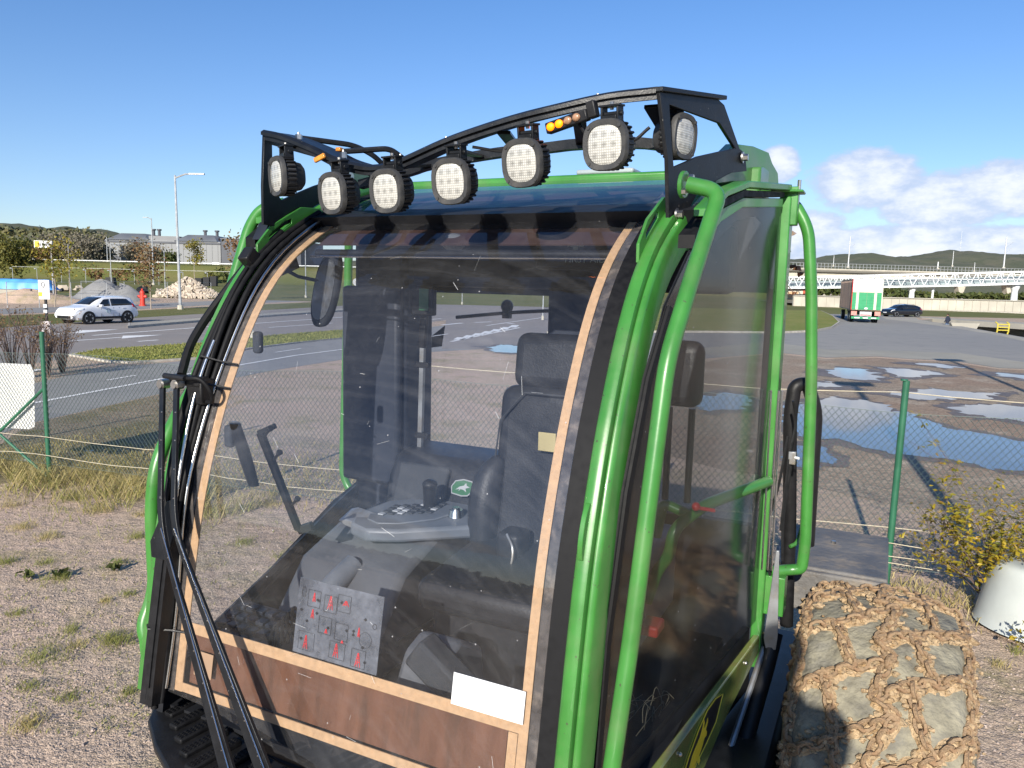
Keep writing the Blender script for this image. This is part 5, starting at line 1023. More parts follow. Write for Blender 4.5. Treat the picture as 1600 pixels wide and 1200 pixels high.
# ------------------------------------------------------------------ buildings and bridges
WALLG = mat('pale_cladding', (.215, .22, .225), .6, var=.05, scale=.3, stretch=(6, 6, .1)); WALLD = mat('dark_cladding', (.07, .075, .09), .6, var=.08, scale=.3); ROOFM = mat('grey_metal_roof', (.16, .165, .17), .5, var=.15, scale=.2)
CREAM = mat('cream_render', (.56, .52, .42), .8, var=.1, scale=1); REDW = mat('red_render', (.50, .10, .06), .8); WSTEEL = mat('white_painted_steel', (.68, .70, .70), .5, var=.06, scale=3)
BCONC = mat('bridge_concrete', (.43, .40, .33), .85, var=.15, scale=.4); DCONC = mat('dark_fascia_concrete', (.13, .12, .10), .8); GALV = mat('galvanised_steel', (.46, .47, .47), .45, .5, var=.15, scale=3)  # fascia concrete has a darker tone than the deck
def bx(m, x0, x1, y0, y1, z0, z1): m.box(((x0+x1)/2, (y0+y1)/2, (z0+z1)/2), (x1-x0, y1-y0, z1-z0)); return m
def X(px, py, y): return fp(px, py, y).x
def Z(px, py, y): return fp(px, py, y).z
Y = 262; wh = empty('warehouse', (X(260, 400, Y), Y, 5), label='long pale grey warehouse with a hipped metal roof', cat='warehouse')
o_ = wh.location
m = MB(); bx(m, X(165, 400, Y)-o_.x, X(345, 400, Y)-o_.x, 0, 40, 0, Z(300, 377, Y)-5); m.build('wall', WALLG, wh)
m = MB(); zt, zr = Z(300, 377, Y)-5, Z(300, 366, Y)-5
for a, b in ((166, 232), (272, 340)):
    xa, xb = X(a, 370, Y)-o_.x, X(b, 370, Y)-o_.x; m.rings([[Vector((xa, -.4, zt)), Vector((xb, -.4, zt)), Vector((xb, 40, zt)), Vector((xa, 40, zt))], [Vector((xa+3, 4, zr)), Vector((xb-3, 4, zr)), Vector((xb-3, 36, zr)), Vector((xa+3, 36, zr))]])
bx(m, X(228, 370, Y)-o_.x, X(276, 370, Y)-o_.x, 2, 40, zt, zt+1.6)
m.build('roof', ROOFM, wh)
for px in (223, 232, 306, 325): m = MB(); xx = X(px, 365, Y)-o_.x; m.cyl((xx, 8, zr-.5), (xx, 8, zr+1.4), .5, n=10); m.cyl((xx, 8, zr+1.4), (xx, 8, zr+1.9), .8, n=10); m.build('roof_vent', WALLD, wh)
m = MB(); bx(m, X(165, 400, Y)-o_.x-.1, X(345, 400, Y)-o_.x+.1, -.25, 0, zt-.9, zt-.3); m.build('gutter_band', WALLD, wh)
for k in range(20): m = MB(); xx = X(165+9*k, 400, Y)-o_.x+1; bx(m, xx-.06, xx+.06, -.08, 0, 0, zt-1); m.build('cladding_seam', ROOFM, wh)
m = MB(); xx = X(337, 400, Y)-o_.x; bx(m, xx-1.2, xx+1.2, -.1, 0, 0, 2.6); m.build('loading_door', WSTEEL, wh)
ad = empty('dark_hall', (X(380, 400, 258), 258, 5), label='dark blue grey hall joined to the pale warehouse', cat='building'); m = MB(); bx(m, X(346, 400, 258)-ad.location.x, X(470, 400, 258)-ad.location.x, 0, 30, 0, Z(380, 374, 258)-5); m.build('wall', WALLD, ad); m = MB(); bx(m, X(345.5, 400, 258)-ad.location.x, X(470.5, 400, 258)-ad.location.x, -.3, 30.3, Z(380, 374, 258)-5, Z(380, 373, 258)-5); m.build('roof_edge', ROOFM, ad)
sh = empty('grey_shed', (X(158, 400, 240), 240, 5), label='small grey shed with a sloping roof beside the bare trees', cat='shed'); m = MB(); m.prism([(X(148, 0, 240)-sh.location.x, 0), (X(172, 0, 240)-sh.location.x, 0), (X(172, 0, 240)-sh.location.x, 6.6), (X(150, 0, 240)-sh.location.x, 7.2), (X(148, 0, 240)-sh.location.x, 5)], lambda a, b, t: Vector((a, 8*t, b))); m.build('wall', WALLG, sh); m = MB(); bx(m, X(151, 0, 240)-sh.location.x, X(171, 0, 240)-sh.location.x, -.1, 0, 0, 3.4); m.build('open_front', WALLD, sh)
hs = empty('blue_grey_house', (X(50, 400, 225), 225, 5), label='blue grey house beneath the billboard', cat='house'); m = MB(); bx(m, X(30, 400, 225)-hs.location.x, X(53, 400, 225)-hs.location.x, 0, 8, 0, 2.6); bx(m, X(41, 400, 225)-hs.location.x, X(53, 400, 225)-hs.location.x, .5, 8, 2.6, 5); m.build('wall', mat('blue_grey_wall', (.17, .20, .25), .7), hs); m = MB(); bx(m, X(30, 400, 225)-hs.location.x, X(42, 400, 225)-hs.location.x, -.1, 0, .2, 1.6); m.build('window', WALLD, hs)
# billboard: unreadable dark strokes beside a yellow block
bb = empty('billboard', (X(67, 400, 88), 88, 0), label='white billboard with a yellow block and dark lettering strokes', cat='billboard'); bl = bb.location
m = MB(); x0, x1 = X(53, 380, 88)-bl.x, X(81, 380, 88)-bl.x; z0, z1 = Z(67, 387, 88)-bl.z, Z(67, 376, 88)-bl.z; bx(m, x0, x1, 0, .25, z0, z1); m.build('board', WHITE, bb)
m = MB(); bx(m, x0+.08, x0+.6, -.01, 0, z0+.06, z1-.06); m.build('yellow_block', YELLOW, bb)
m = MB(); rr = random.Random(4)
for k in range(7): xx = x0+.74+.17*k; m.bar((xx, -.012, z0+rr.uniform(.15, .25)), (xx+rr.uniform(-.05, .07), -.012, z1-rr.uniform(.18, .3)), .05, .05, (0, 1, 0)); m.bar((xx, -.012, (z0+z1)/2+rr.uniform(-.1, .1)), (xx+.12, -.012, (z0+z1)/2+rr.uniform(-.1, .1)), .04, .04, (0, 1, 0))
m.build('lettering_strokes', BLACKI, bb); m = MB(); m.cyl((x1-.2, .15, 0), (x1-.2, .15, z0), .08, n=8); m.build('post', GALV, bb)
# overpass
Y = 235; ov = empty('overpass', (X(1400, 430, Y), Y, 0), label='concrete road overpass with a long railing', cat='bridge'); ox = ov.location.x; xa, xb = X(1150, 430, Y)-ox, X(1750, 430, Y)-ox
zd = lambda x: Z(1400, 424.5, Y)+.004*x*(-1)
def slab(ya, yb, dz0, dz1, mt, nm): m = MB(); m.rings([[Vector((x, ya, zd(x)+dz0)), Vector((x, yb, zd(x)+dz0)), Vector((x, yb, zd(x)+dz1)), Vector((x, ya, zd(x)+dz1))] for x in np.linspace(xa, xb, 9)]); return m.build(nm, mt, ov)
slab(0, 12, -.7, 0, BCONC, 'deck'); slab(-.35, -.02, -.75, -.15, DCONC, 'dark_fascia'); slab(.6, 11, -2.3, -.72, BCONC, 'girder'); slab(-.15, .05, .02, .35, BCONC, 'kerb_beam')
m = MB()
for dz in (1.9, 1.0): m.tube([(x, 0, zd(x)+dz) for x in np.linspace(xa, xb, 9)], .06, 5)
rl = m.build('railing', GALV, ov)
m = MB(); 
for k in range(110): x = xa+(xb-xa)*k/109; m.box((x, .03, zd(x)+1.0), (.09, .06, 1.9))
m.build('railing_posts', GALV, rl)['kind'] = 'stuff'
for px in (1232, 1300, 1404, 1515, 1592, 1680): m = MB(); x = X(px, 440, Y)-ox; m.rings([[Vector((x+a*w, 5+b*1.2, z)) for a, b in ((-1, -1), (1, -1), (1, 1), (-1, 1))] for w, z in ((.8, -.2), (.8, 4), (1.6, zd(x)-2.2))]); m.build('pier', BCONC, ov)
# footbridge
Y = 176; fb = empty('footbridge', (X(1400, 440, Y), Y, 0), label='white steel truss footbridge crossing in front of the overpass', cat='bridge'); ox = fb.location.x
def ft(px): return Z(px, 433.5-(px-1280)*.028+0, Y)
A = [(1212, 433.5, 449.5), (1280, 432.5, 449.5), (1400, 429.5, 448), (1500, 427, 446), (1600, 424.5, 443), (1760, 420.5, 439)]
def chord(idx): return [Vector((X(a[0], a[idx], Y)-ox, 0, Z(a[0], a[idx], Y))) for a in A]
for dy, sfx in ((0, ''), (3.2, '')):
    for idx in (1, 2):
        m = MB(); c = [p+Vector((0, dy, 0)) for p in chord(idx)]; m.rings([[p+Vector((0, a, b)) for a, b in ((-.16, -.2), (.16, -.2), (.16, .2), (-.16, .2))] for p in c]); m.build('chord', WSTEEL, fb)
tp, bt = chord(1), chord(2)
def lerpc(c, x):
    for i in range(len(c)-1):
        if c[i].x <= x <= c[i+1].x: return c[i].lerp(c[i+1], (x-c[i].x)/(c[i+1].x-c[i].x))
    return c[-1]
n = 62; xs = np.linspace(tp[0].x+.1, tp[-1].x-.1, n)
for dy in (0, 3.2):
    for k in range(n-1):
        m = MB(); a = lerpc(tp if k % 2 else bt, xs[k]); b = lerpc(bt if k % 2 else tp, xs[k+1]); m.bar(a+Vector((0, dy, 0)), b+Vector((0, dy, 0)), .16, .16, (0, 1, 0)); m.build('diagonal', WSTEEL, fb, smooth=0)
m = MB(); m.rings([[p+Vector((0, a, b)) for a, b in ((.2, -.1), (3.0, -.1), (3.0, .12), (.2, .12))] for p in bt]); m.build('walkway', BCONC, fb)
for zf in (.45, .75): m = MB(); m.tube([b.lerp(t, zf)+Vector((0, .25, 0)) for b, t in zip(bt, tp)], .05, 4); m.build('handrail', WSTEEL, fb)
m = MB(); m.rings([[b.lerp(t, .1)+Vector((0, 3.0, 0)), b.lerp(t, .62)+Vector((0, 3.0, 0)), b.lerp(t, .62)+Vector((0, 3.05, 0)), b.lerp(t, .1)+Vector((0, 3.05, 0))] for b, t in zip(bt, tp)]); m.build('parapet_screen', mat('screen_glass', (.30, .36, .37), .2), fb)
for px, r_ in ((1430, .7), (1275, .7), (1463, .3), (1592, .8)):
    m = MB(); x = X(px, 460, Y)-ox; zz = lerpc(bt, x).z if px < 1760 else 4; m.rings([[Vector((x+c*r_*a, 1.6+s_*r_*a, z)) for c, s_ in [(math.cos(t), math.sin(t)) for t in np.linspace(0, 6.28, 10, endpoint=False)]] for a, z in ((1, -.1), (.85, zz*.55), (.8, zz*.7), (1.5, zz-.2))]); m.build('pier', WSTEEL, fb, smooth=40)
# quay wall beyond, kiosk, masts
Y = 128; qw = empty('quay_wall', (X(1420, 470, Y), Y, 0), label='long beige panelled wall beyond the far quay', cat='wall'); ox = qw.location.x; xa, xb = X(1240, 470, Y)-ox, X(1800, 470, Y)-ox; zt = Z(1420, 466.5, Y)
m = MB(); bx(m, xa, xb, .05, .5, -.1, zt); m.build('core', BCONC, qw)
n = 44
for k in range(n): m = MB(); a = xa+(xb-xa)*k/n; bx(m, a+.03, a+(xb-xa)/n-.03, -.04, .05, 0, zt-.12); m.build('panel', BCONC, qw, smooth=0)
m = MB(); bx(m, xa, xb, -.15, .6, zt, zt+.15); m.build('coping', CONC, qw); m = MB(); bx(m, xa, xb, -2.2, -.3, 0, .22); m.build('foot_kerb', KERB, qw)
sheet('far_bank', [Vector((X(1240, 470, 129), 129, 0)), Vector((X(1850, 470, 129), 129, 0)), Vector((X(1850, 470, 129), 330, 0)), Vector((X(1240, 470, 129), 330, 0))], .75, groundmat('far_bank_soil', (.22, .18, .13), (.17, .16, .09), (.27, .22, .16), s1=.2, s2=.05, stones=False), 'brown far bank under the bridges', 'ground')
kp = gp(1243, 473); ks = empty('kiosk', kp, label='cream kiosk with a red end wall behind the machine', cat='kiosk'); w = 6.2
m = MB(); bx(m, -w/2, w/2-1.5, 0, 4, 0, 3.3); m.build('wall', CREAM, ks); m = MB(); bx(m, w/2-1.5, w/2-.1, -.15, 4, 0, 3.3); m.build('red_end', REDW, ks); m = MB(); bx(m, -w/2-.5, w/2+.3, -.6, 4.5, 3.3, 3.9); m.build('roof', WHITE, ks)
m = MB(); bx(m, -2, .5, -.05, 0, 1.1, 2.6); m.build('shutter', mat('orange_shutter', (.55, .35, .2), .7), ks)
def mast(px, yb, yt, y, r_, label, group=None, arm=None, name='mast', zb=None, m_=None, heads=()):
    b = fp(px, yb, y); zb = b.z if zb is None else zb; t = fp(px, yt, y); root = empty(name, (b.x, y, zb), label=label, cat=name.replace('_', ' '), group=group); h = t.z-zb
    m = MB(); m.cyl((0, 0, 0), (0, 0, h), r_, r_*.6, 8); m.build('pole', m_ or GALV, root); m = MB(); m.cyl((0, 0, -.1), (0, 0, .35), r_*2, r_*1.8, 8); m.build('base', BCONC, root)
    if arm:
        m = MB(); m.tube([(0, 0, h*.98), (arm*.5, 0, h+.1), (arm, 0, h+.12)], r_*.5, 6); a = m.build('arm', m_ or GALV, root); m = MB(); m.box((arm*1.05, 0, h+.12), (abs(arm)*.55+.3, .22, .12)); m.build('lamp_head', DSTEEL, a)
    for (dz, l) in heads: m = MB(); m.bar((0, 0, h*dz), (l, 0, h*dz+.5), .06, .06); m.bar((0, 0, h*dz-1.2), (l, 0, h*dz+.5), .05, .05); m.build('cantilever', GALV, root)
    return root
mast(1325, 418, 370, 238, .22, 'catenary mast rising from the overpass left of the truck', 'catenary masts on the overpass', heads=((.72, 1.6), (.5, 1.2)))
mast(1568, 419, 370, 238, .24, 'catenary mast at the far right of the overpass', 'catenary masts on the overpass', heads=((.78, 2.2), (.6, 2.0)))
mast(1302, 416, 399, 242, .12, 'short mast on the overpass left of the tall mast', 'catenary masts on the overpass'); mast(1488, 416, 392, 242, .13, 'slender mast on the overpass in front of the hill', 'catenary masts on the overpass'); mast(1465, 420, 409, 236, .25, 'short thick post on the overpass', 'catenary masts on the overpass'); mast(1522, 424, 410, 234, .12, 'short thin post on the overpass railing', 'catenary masts on the overpass')
mast(1500, 394, 361, 1850, .5, 'thin radio mast on the far hill', name='radio_mast')
# lamp posts and poles on the left
def lamp(px, pyb, yt, r_, label, arm=None, y=None, group='street lamp posts'):
    if y is None: b = gp(px, pyb); y = b.y; zb = 0
    else: zb = tz(fp(px, pyb, y).x, y)
    return mast(px, pyb, yt, y, r_, label, group, arm, 'lamp_post', zb)
lp = lamp(282, 483.5, 274, .13, 'tall street lamp post left of the green cab', arm=1.7)
lp.rotation_euler = (0, R(-.6), 0)
lamp(240, 442, 341, .15, 'tall pale lamp post in front of the warehouse', y=150, arm=-1.1); lamp(174, 439, 384, .09, 'short pale pole beside the dark bin', y=132, group='thin poles by the site'); lamp(258, 444, 391, .09, 'thin pale pole left of the rubble heap', y=126, group='thin poles by the site'); lamp(109, 440, 382, .10, 'thin pale pole behind the gravel heap', y=128, group='thin poles by the site'); lamp(168, 410, 370, .12, 'lamp post on the embankment before the shed', y=200, group='thin poles by the site'); lamp(25, 408, 388, .12, 'short lamp post with a double head on the embankment', y=198, group='thin poles by the site', arm=1.6)
lamp(395, 530, 440, .06, 'thin white pole seen through the left of the windscreen', group='poles beyond the fence'); lamp(858, 528, 455, .07, 'white pole seen through the rear window beside the guard post', group='poles beyond the fence'); lamp(848, 500, 455, .06, 'thinner far pole in the rear window', group='poles beyond the fence'); lamp(478, 470, 386, .1, 'pale pole beyond the mirror', y=110, group='poles beyond the fence'); lamp(722, 476, 455, .06, 'short white pole at the top of the rear window', group='poles beyond the fence')
# two tall masts to the right, outside the view, whose shadows cross the yard
for (px, py, h, lb) in ((1690, 1060, 8.4, 'slim mast whose shadow crosses the yard by the fence'), (1900, 735, 9.5, 'tall mast whose shadow reaches the far puddles')):
    b = gp(px, py); root = empty('shadow_mast', b, label=lb, cat='mast'); m = MB(); m.cyl((0, 0, 0), (0, 0, h), .10, .09, 10); m.build('pole', GALV, root); m = MB(); m.box((0, 0, h), (1.1, .35, .35)); m.build('lamp_head', DSTEEL, root)
# round road sign behind the left rail
sg = empty('round_sign', gp(557, 485), label='round grey sign on a striped post seen through the left window', cat='road sign'); m = MB(); m.cyl((0, 0, 0), (0, 0, 2.6), .04, n=8); m.build('post', GALV, sg); m = MB(); m.cyl((0, -.03, 2.6), (0, 0, 2.6), .34, n=20); m.build('disc', DSTEEL, sg)
# charging-style sign on a post by the bushes
b = gp(77, 577); sg = empty('post_sign', b, label='white sign with an oval symbol and yellow corner on a dark post', cat='sign'); y = b.y; sx = X(70.5, 450, y)-b.x; hz = Z(70, 437, y)
w = .155; zt, zb = Z(70, 437.5, y), Z(70, 467.5, y)
m = MB(); m.bar((0, 0, 0), (sx*.9, 0, zt-.02), .06, .05, (0, 1, 0)); m.build('post', DARK, sg)
m = MB(); bx(m, sx-w, sx+w, -.06, -.04, zb, zt); bd = m.build('board', WHITE, sg)
m = MB(); m.tube([(sx-.02+.045*math.cos(t), -.062, zt-.13+.07*math.sin(t)) for t in np.linspace(0, 6.28, 16)], .010, 5, closed=True); m.box((sx-.02, -.062, zt-.21), (.03, .008, .02))
for k in range(3): m.box((sx-.02, -.061, zt-.27-.045*k), (.16-.04*k, .004, .010))
m.build('symbol', mat('grey_print', (.12, .12, .12), .6), bd); m = MB(); bx(m, sx-w, sx-w*.35, -.063, -.06, zb+.08, zb+.20); m.build('yellow_corner', YELLOW, bd)
for k, (dz, hh) in enumerate(((.14, .10), (.30, .09))): m = MB(); bx(m, sx*.75-.05, sx*.75+.05, -.05, -.03, zb-dz-hh, zb-dz); m.build('sticker', WHITE, sg)
m = MB(); bx(m, sx*.4-.13, sx*.4+.13, -.06, -.035, zb-.95, zb-.62); m.build('notice', mat('pale_notice', (.66, .60, .60), .7), sg)
# fire hydrant post, bins
hb = gp(223, 478); hy = empty('hydrant', hb, label='red hydrant post behind the white car', cat='hydrant'); REDH = mat('hydrant_red', (.62, .05, .03), .45)
m = MB(); m.cyl((0, 0, 0), (0, 0, 1.2), .22, n=12); m.sphere((0, 0, 1.2), (.22, .22, .2), 12, 6); m.build('body', REDH, hy); m = MB(); m.cyl((-.4, 0, .85), (.4, 0, .85), .13, n=10); m.build('outlet', REDH, hy); m = MB(); m.cyl((0, 0, 1.35), (0, 0, 1.55), .09, n=8); m.build('cap', REDH, hy); m = MB(); m.cyl((0, 0, 0), (0, 0, .12), .32, n=12); m.build('flange', REDH, hy)
for i, px in enumerate((311, 323, 334)):
    b = gz(px, 424, 150); bn = empty('waste_bin', b, label=['dark bin left of three on the bank', 'dark bin in the middle of three on the bank', 'tallest dark bin nearest the green rail'][i], cat='bin', group='dark bins on the grass bank'); m = MB(); m.box((0, 0, .75+.1*i), (1.1, .9, 1.4+.2*i), taper=1.1); m.build('bin_body', DARK, bn); m = MB(); m.box((0, 0, 1.5+.2*i), (1.3, 1.05, .12)); m.build('lid', BLACKP, bn)
b = gz(173, 434, 138); bn = empty('waste_bin', b, label='dark square container behind the short pale pole', cat='bin'); m = MB(); m.box((0, 0, .8), (1.6, 1.2, 1.6), taper=.85); m.build('bin_body', DARK, bn)
# ------------------------------------------------------------------ building site: heaps, stones, tarpaulin, mesh fence
HEAP = groundmat('gravel_heap', (.20, .20, .20), (.24, .24, .235), (.17, .17, .165), s1=1, s2=.2, stones=False)
def heap(name, px, py, rx, ry, h, m_, label, seed):
    b = gp(px, py); b.y += ry*.6; g = MB(); g.grid(lambda a, t: (lambda r_, th: Vector((r_*rx*math.cos(th), r_*ry*math.sin(th), h*(.5+.5*math.cos(math.pi*min(1, r_)))*(1+.25*mnoise.noise(Vector((math.cos(th)*1.5, math.sin(th)*1.5, seed))))+.15*mnoise.noise(Vector((r_*6, th*2, seed)))-.05)))(a*1.1, t*2*math.pi), 14, 36)
    o = g.build(name, m_, smooth=180); o.location = b; return tag(o, label, 'heap')
heap('gravel_heap', 148, 468, 4.2, 3, 2.1, HEAP, 'grey gravel heap behind the white car', 1); heap('gravel_heap', 174, 470, 4.2, 3, 1.6, HEAP, 'lower right end of the grey gravel heap', 4)
heap('soil_heap', 30, 474, 7, 3, 1.2, GRAVEL, 'low reddish soil heap below the blue tarpaulin', 6)
RUB = leafmat('broken_stone', [(.50, .42, .32), (.42, .36, .29), (.58, .50, .40), (.33, .28, .23)], rough=.9, trans=0)
def stones(n, fn, smin, smax, seed):
    m = MB(); rr = random.Random(seed)
    for i in range(n):
        p = fn(rr); s = rr.uniform(smin, smax); rot = Matrix.Rotation(rr.uniform(0, 6.28), 3, 'Z') @ Matrix.Rotation(rr.uniform(0, 3), 3, 'X'); m.box(p, (s*rr.uniform(.7, 1.6), s*rr.uniform(.6, 1.2), s*rr.uniform(.5, 1)), rot, rr.uniform(.5, .95))
    return m
b = gp(296, 466); hr = 2.75
def rub(rr):
    while True:
        r_ = rr.random()**.6; th = rr.uniform(0, 6.28); x = 4.4*r_*math.cos(th)+.5*(rr.random()); y = 2.6*r_*math.sin(th); z = hr*max(.02, 1-r_)*(1.0 if x < 0 else .86); return (x+(-.8), y, z*rr.uniform(.75, 1.0)+.1)
m = stones(1500, rub, .12, .42, 3); o = m.build('rubble_heap', RUB, smooth=0, recalc=False); o.location = (b.x, b.y+1.5, 0); tag(o, 'heap of broken pale stones behind the tall lamp post', 'rubble heap', kind='stuff')
q = heap('rubble_core', 296, 466, 4.2, 2.5, 2.4, mat('rubble_core', (.36, .30, .23), .95, var=.4, scale=3), 'inner mass of the broken stone heap', 9); q.location = (b.x-.8, b.y+1.5, -.1)
rr = random.Random(9); seen = set()
for i in range(32):
    px = 97+5.2*i+rr.uniform(-3, 3); y = rr.uniform(106, 118); x = X(px, 455, y); s = rr.uniform(.4, 1.0)
    lb = ('small ', 'middling ', 'large ')[min(2, int((s-.4)/.2))]+('pale' if i % 4 else 'dark')+' boulder '+('left of the grey gravel heap', 'behind the grey gravel heap', 'between the gravel heap and the rusty tree', 'beside the broken stone heap')[min(3, i//8)]
    if lb in seen: continue
    seen.add(lb)
    m = MB(); m.sphere((0, 0, s*.35), (s, s*.7, s*.55), 7, 5, .8, i); o = m.build('boulder', RUB if i % 4 else DARK, smooth=0); o.location = (x, y, tz(x, y)); o.rotation_euler = (0, 0, rr.uniform(0, 6)); tag(o, lb, 'boulder', 'boulders along the building site')
BLUE = mat('blue_tarpaulin', (.08, .30, .66), .5, var=.15, scale=.8, bump=.3, bscale=3)
Y = 92; tp_ = empty('tarpaulin_cover', (X(40, 450, Y), Y, 0), label='long bright blue tarpaulin stretched over a stack at the building site', cat='tarpaulin'); ox = tp_.location.x; xa, xb = X(-60, 450, Y)-ox, X(88, 450, Y)-ox; zt, zb = Z(40, 436, Y), Z(40, 452, Y)
m = MB(); m.grid(lambda a, b_: (lambda x: Vector((x, -.9+1.8*b_+.08*mnoise.noise(Vector((x*1.2, b_*3, 0))), max(zb-.1, zb+(zt-zb)*(math.sin(math.pi*min(1, b_*1.0))**.35)*(1 if a < .93 else (1-a)/.07+.0)+.06*mnoise.noise(Vector((x*.9, b_*2, 4)))))))(xa+(xb-xa)*a), 60, 12); m.build('sheet', BLUE, tp_, smooth=60)
m = MB(); bx(m, xa, xb-.4, -.8, .8, 0, zb-.05); m.build('stack_base', CONC, tp_)
tr = empty('turquoise_trailer', (X(7, 432, 106), 106, tz(X(7, 432, 106), 106)), label='small turquoise trailer behind the blue tarpaulin', cat='trailer'); m = MB(); m.box((0, 0, 1.0), (3.4, 1.8, 1.1)); m.build('body', mat('turquoise_paint', (.12, .42, .46), .4), tr, bevel=.1); m = MB(); m.box((1.2, -.91, 1.2), (.9, .03, .5)); m.build('window', DARK, tr); m = MB(); m.cyl((-.7, -.95, .35), (-.7, -.75, .35), .35, n=12); m.cyl((.7, -.95, .35), (.7, -.75, .35), .35, n=12); m.build('wheel', RUBBER, tr)
# site fence of wire panels
sf = empty('site_fence', gp(150, 478), label='temporary wire panel fence round the building site', cat='fence'); o = sf.location
pts = [gp(12, 482), gp(62, 481), gp(112, 477), gp(168, 474), gp(128, 470), gp(195, 468), gp(262, 466), gp(330, 464)]
hF = 2.0
for p in pts: m = MB(); m.cyl(p-o, p-o+Vector((0, 0, hF)), .03, n=6); m.build('post', GALV, sf)
m = MB()
for a, b in zip(pts[:-1], pts[1:]):
    for h in (hF, hF*.5): m.tube([a-o+Vector((0, 0, h)), b-o+Vector((0, 0, h))], .016, 4)
m.build('wire_rails', GALV, sf)['kind'] = 'stuff'
sf = empty('far_fence', gz(200, 430, 150), label='far line of small posts and wire along the foot of the bank', cat='fence'); o = sf.location.copy()
pv_ = [gz(x, 432, 150) for x in range(20, 420, 38)]
for p in pv_: m = MB(); m.cyl(p-o, p-o+Vector((0, 0, 2.6)), .05, n=6); m.sphere(p-o+Vector((-.3, 0, 2.55)), (.28, .2, .14), 8, 4); m.build('post', GALV, sf)
m = MB(); m.tube([p-o+Vector((0, 0, 2.9)) for p in pv_], .03, 4); m.build('top_wire', GALV, sf)
m = MB(); Yr = 193; m.tube([(X(px, 407, Yr), Yr, tz(X(px, 407, Yr), Yr)+.7) for px in range(0, 900, 50)], .16, 4); tag(m.build('guard_rail', GALV), 'guard rail along the top of the embankment', 'guard rail')

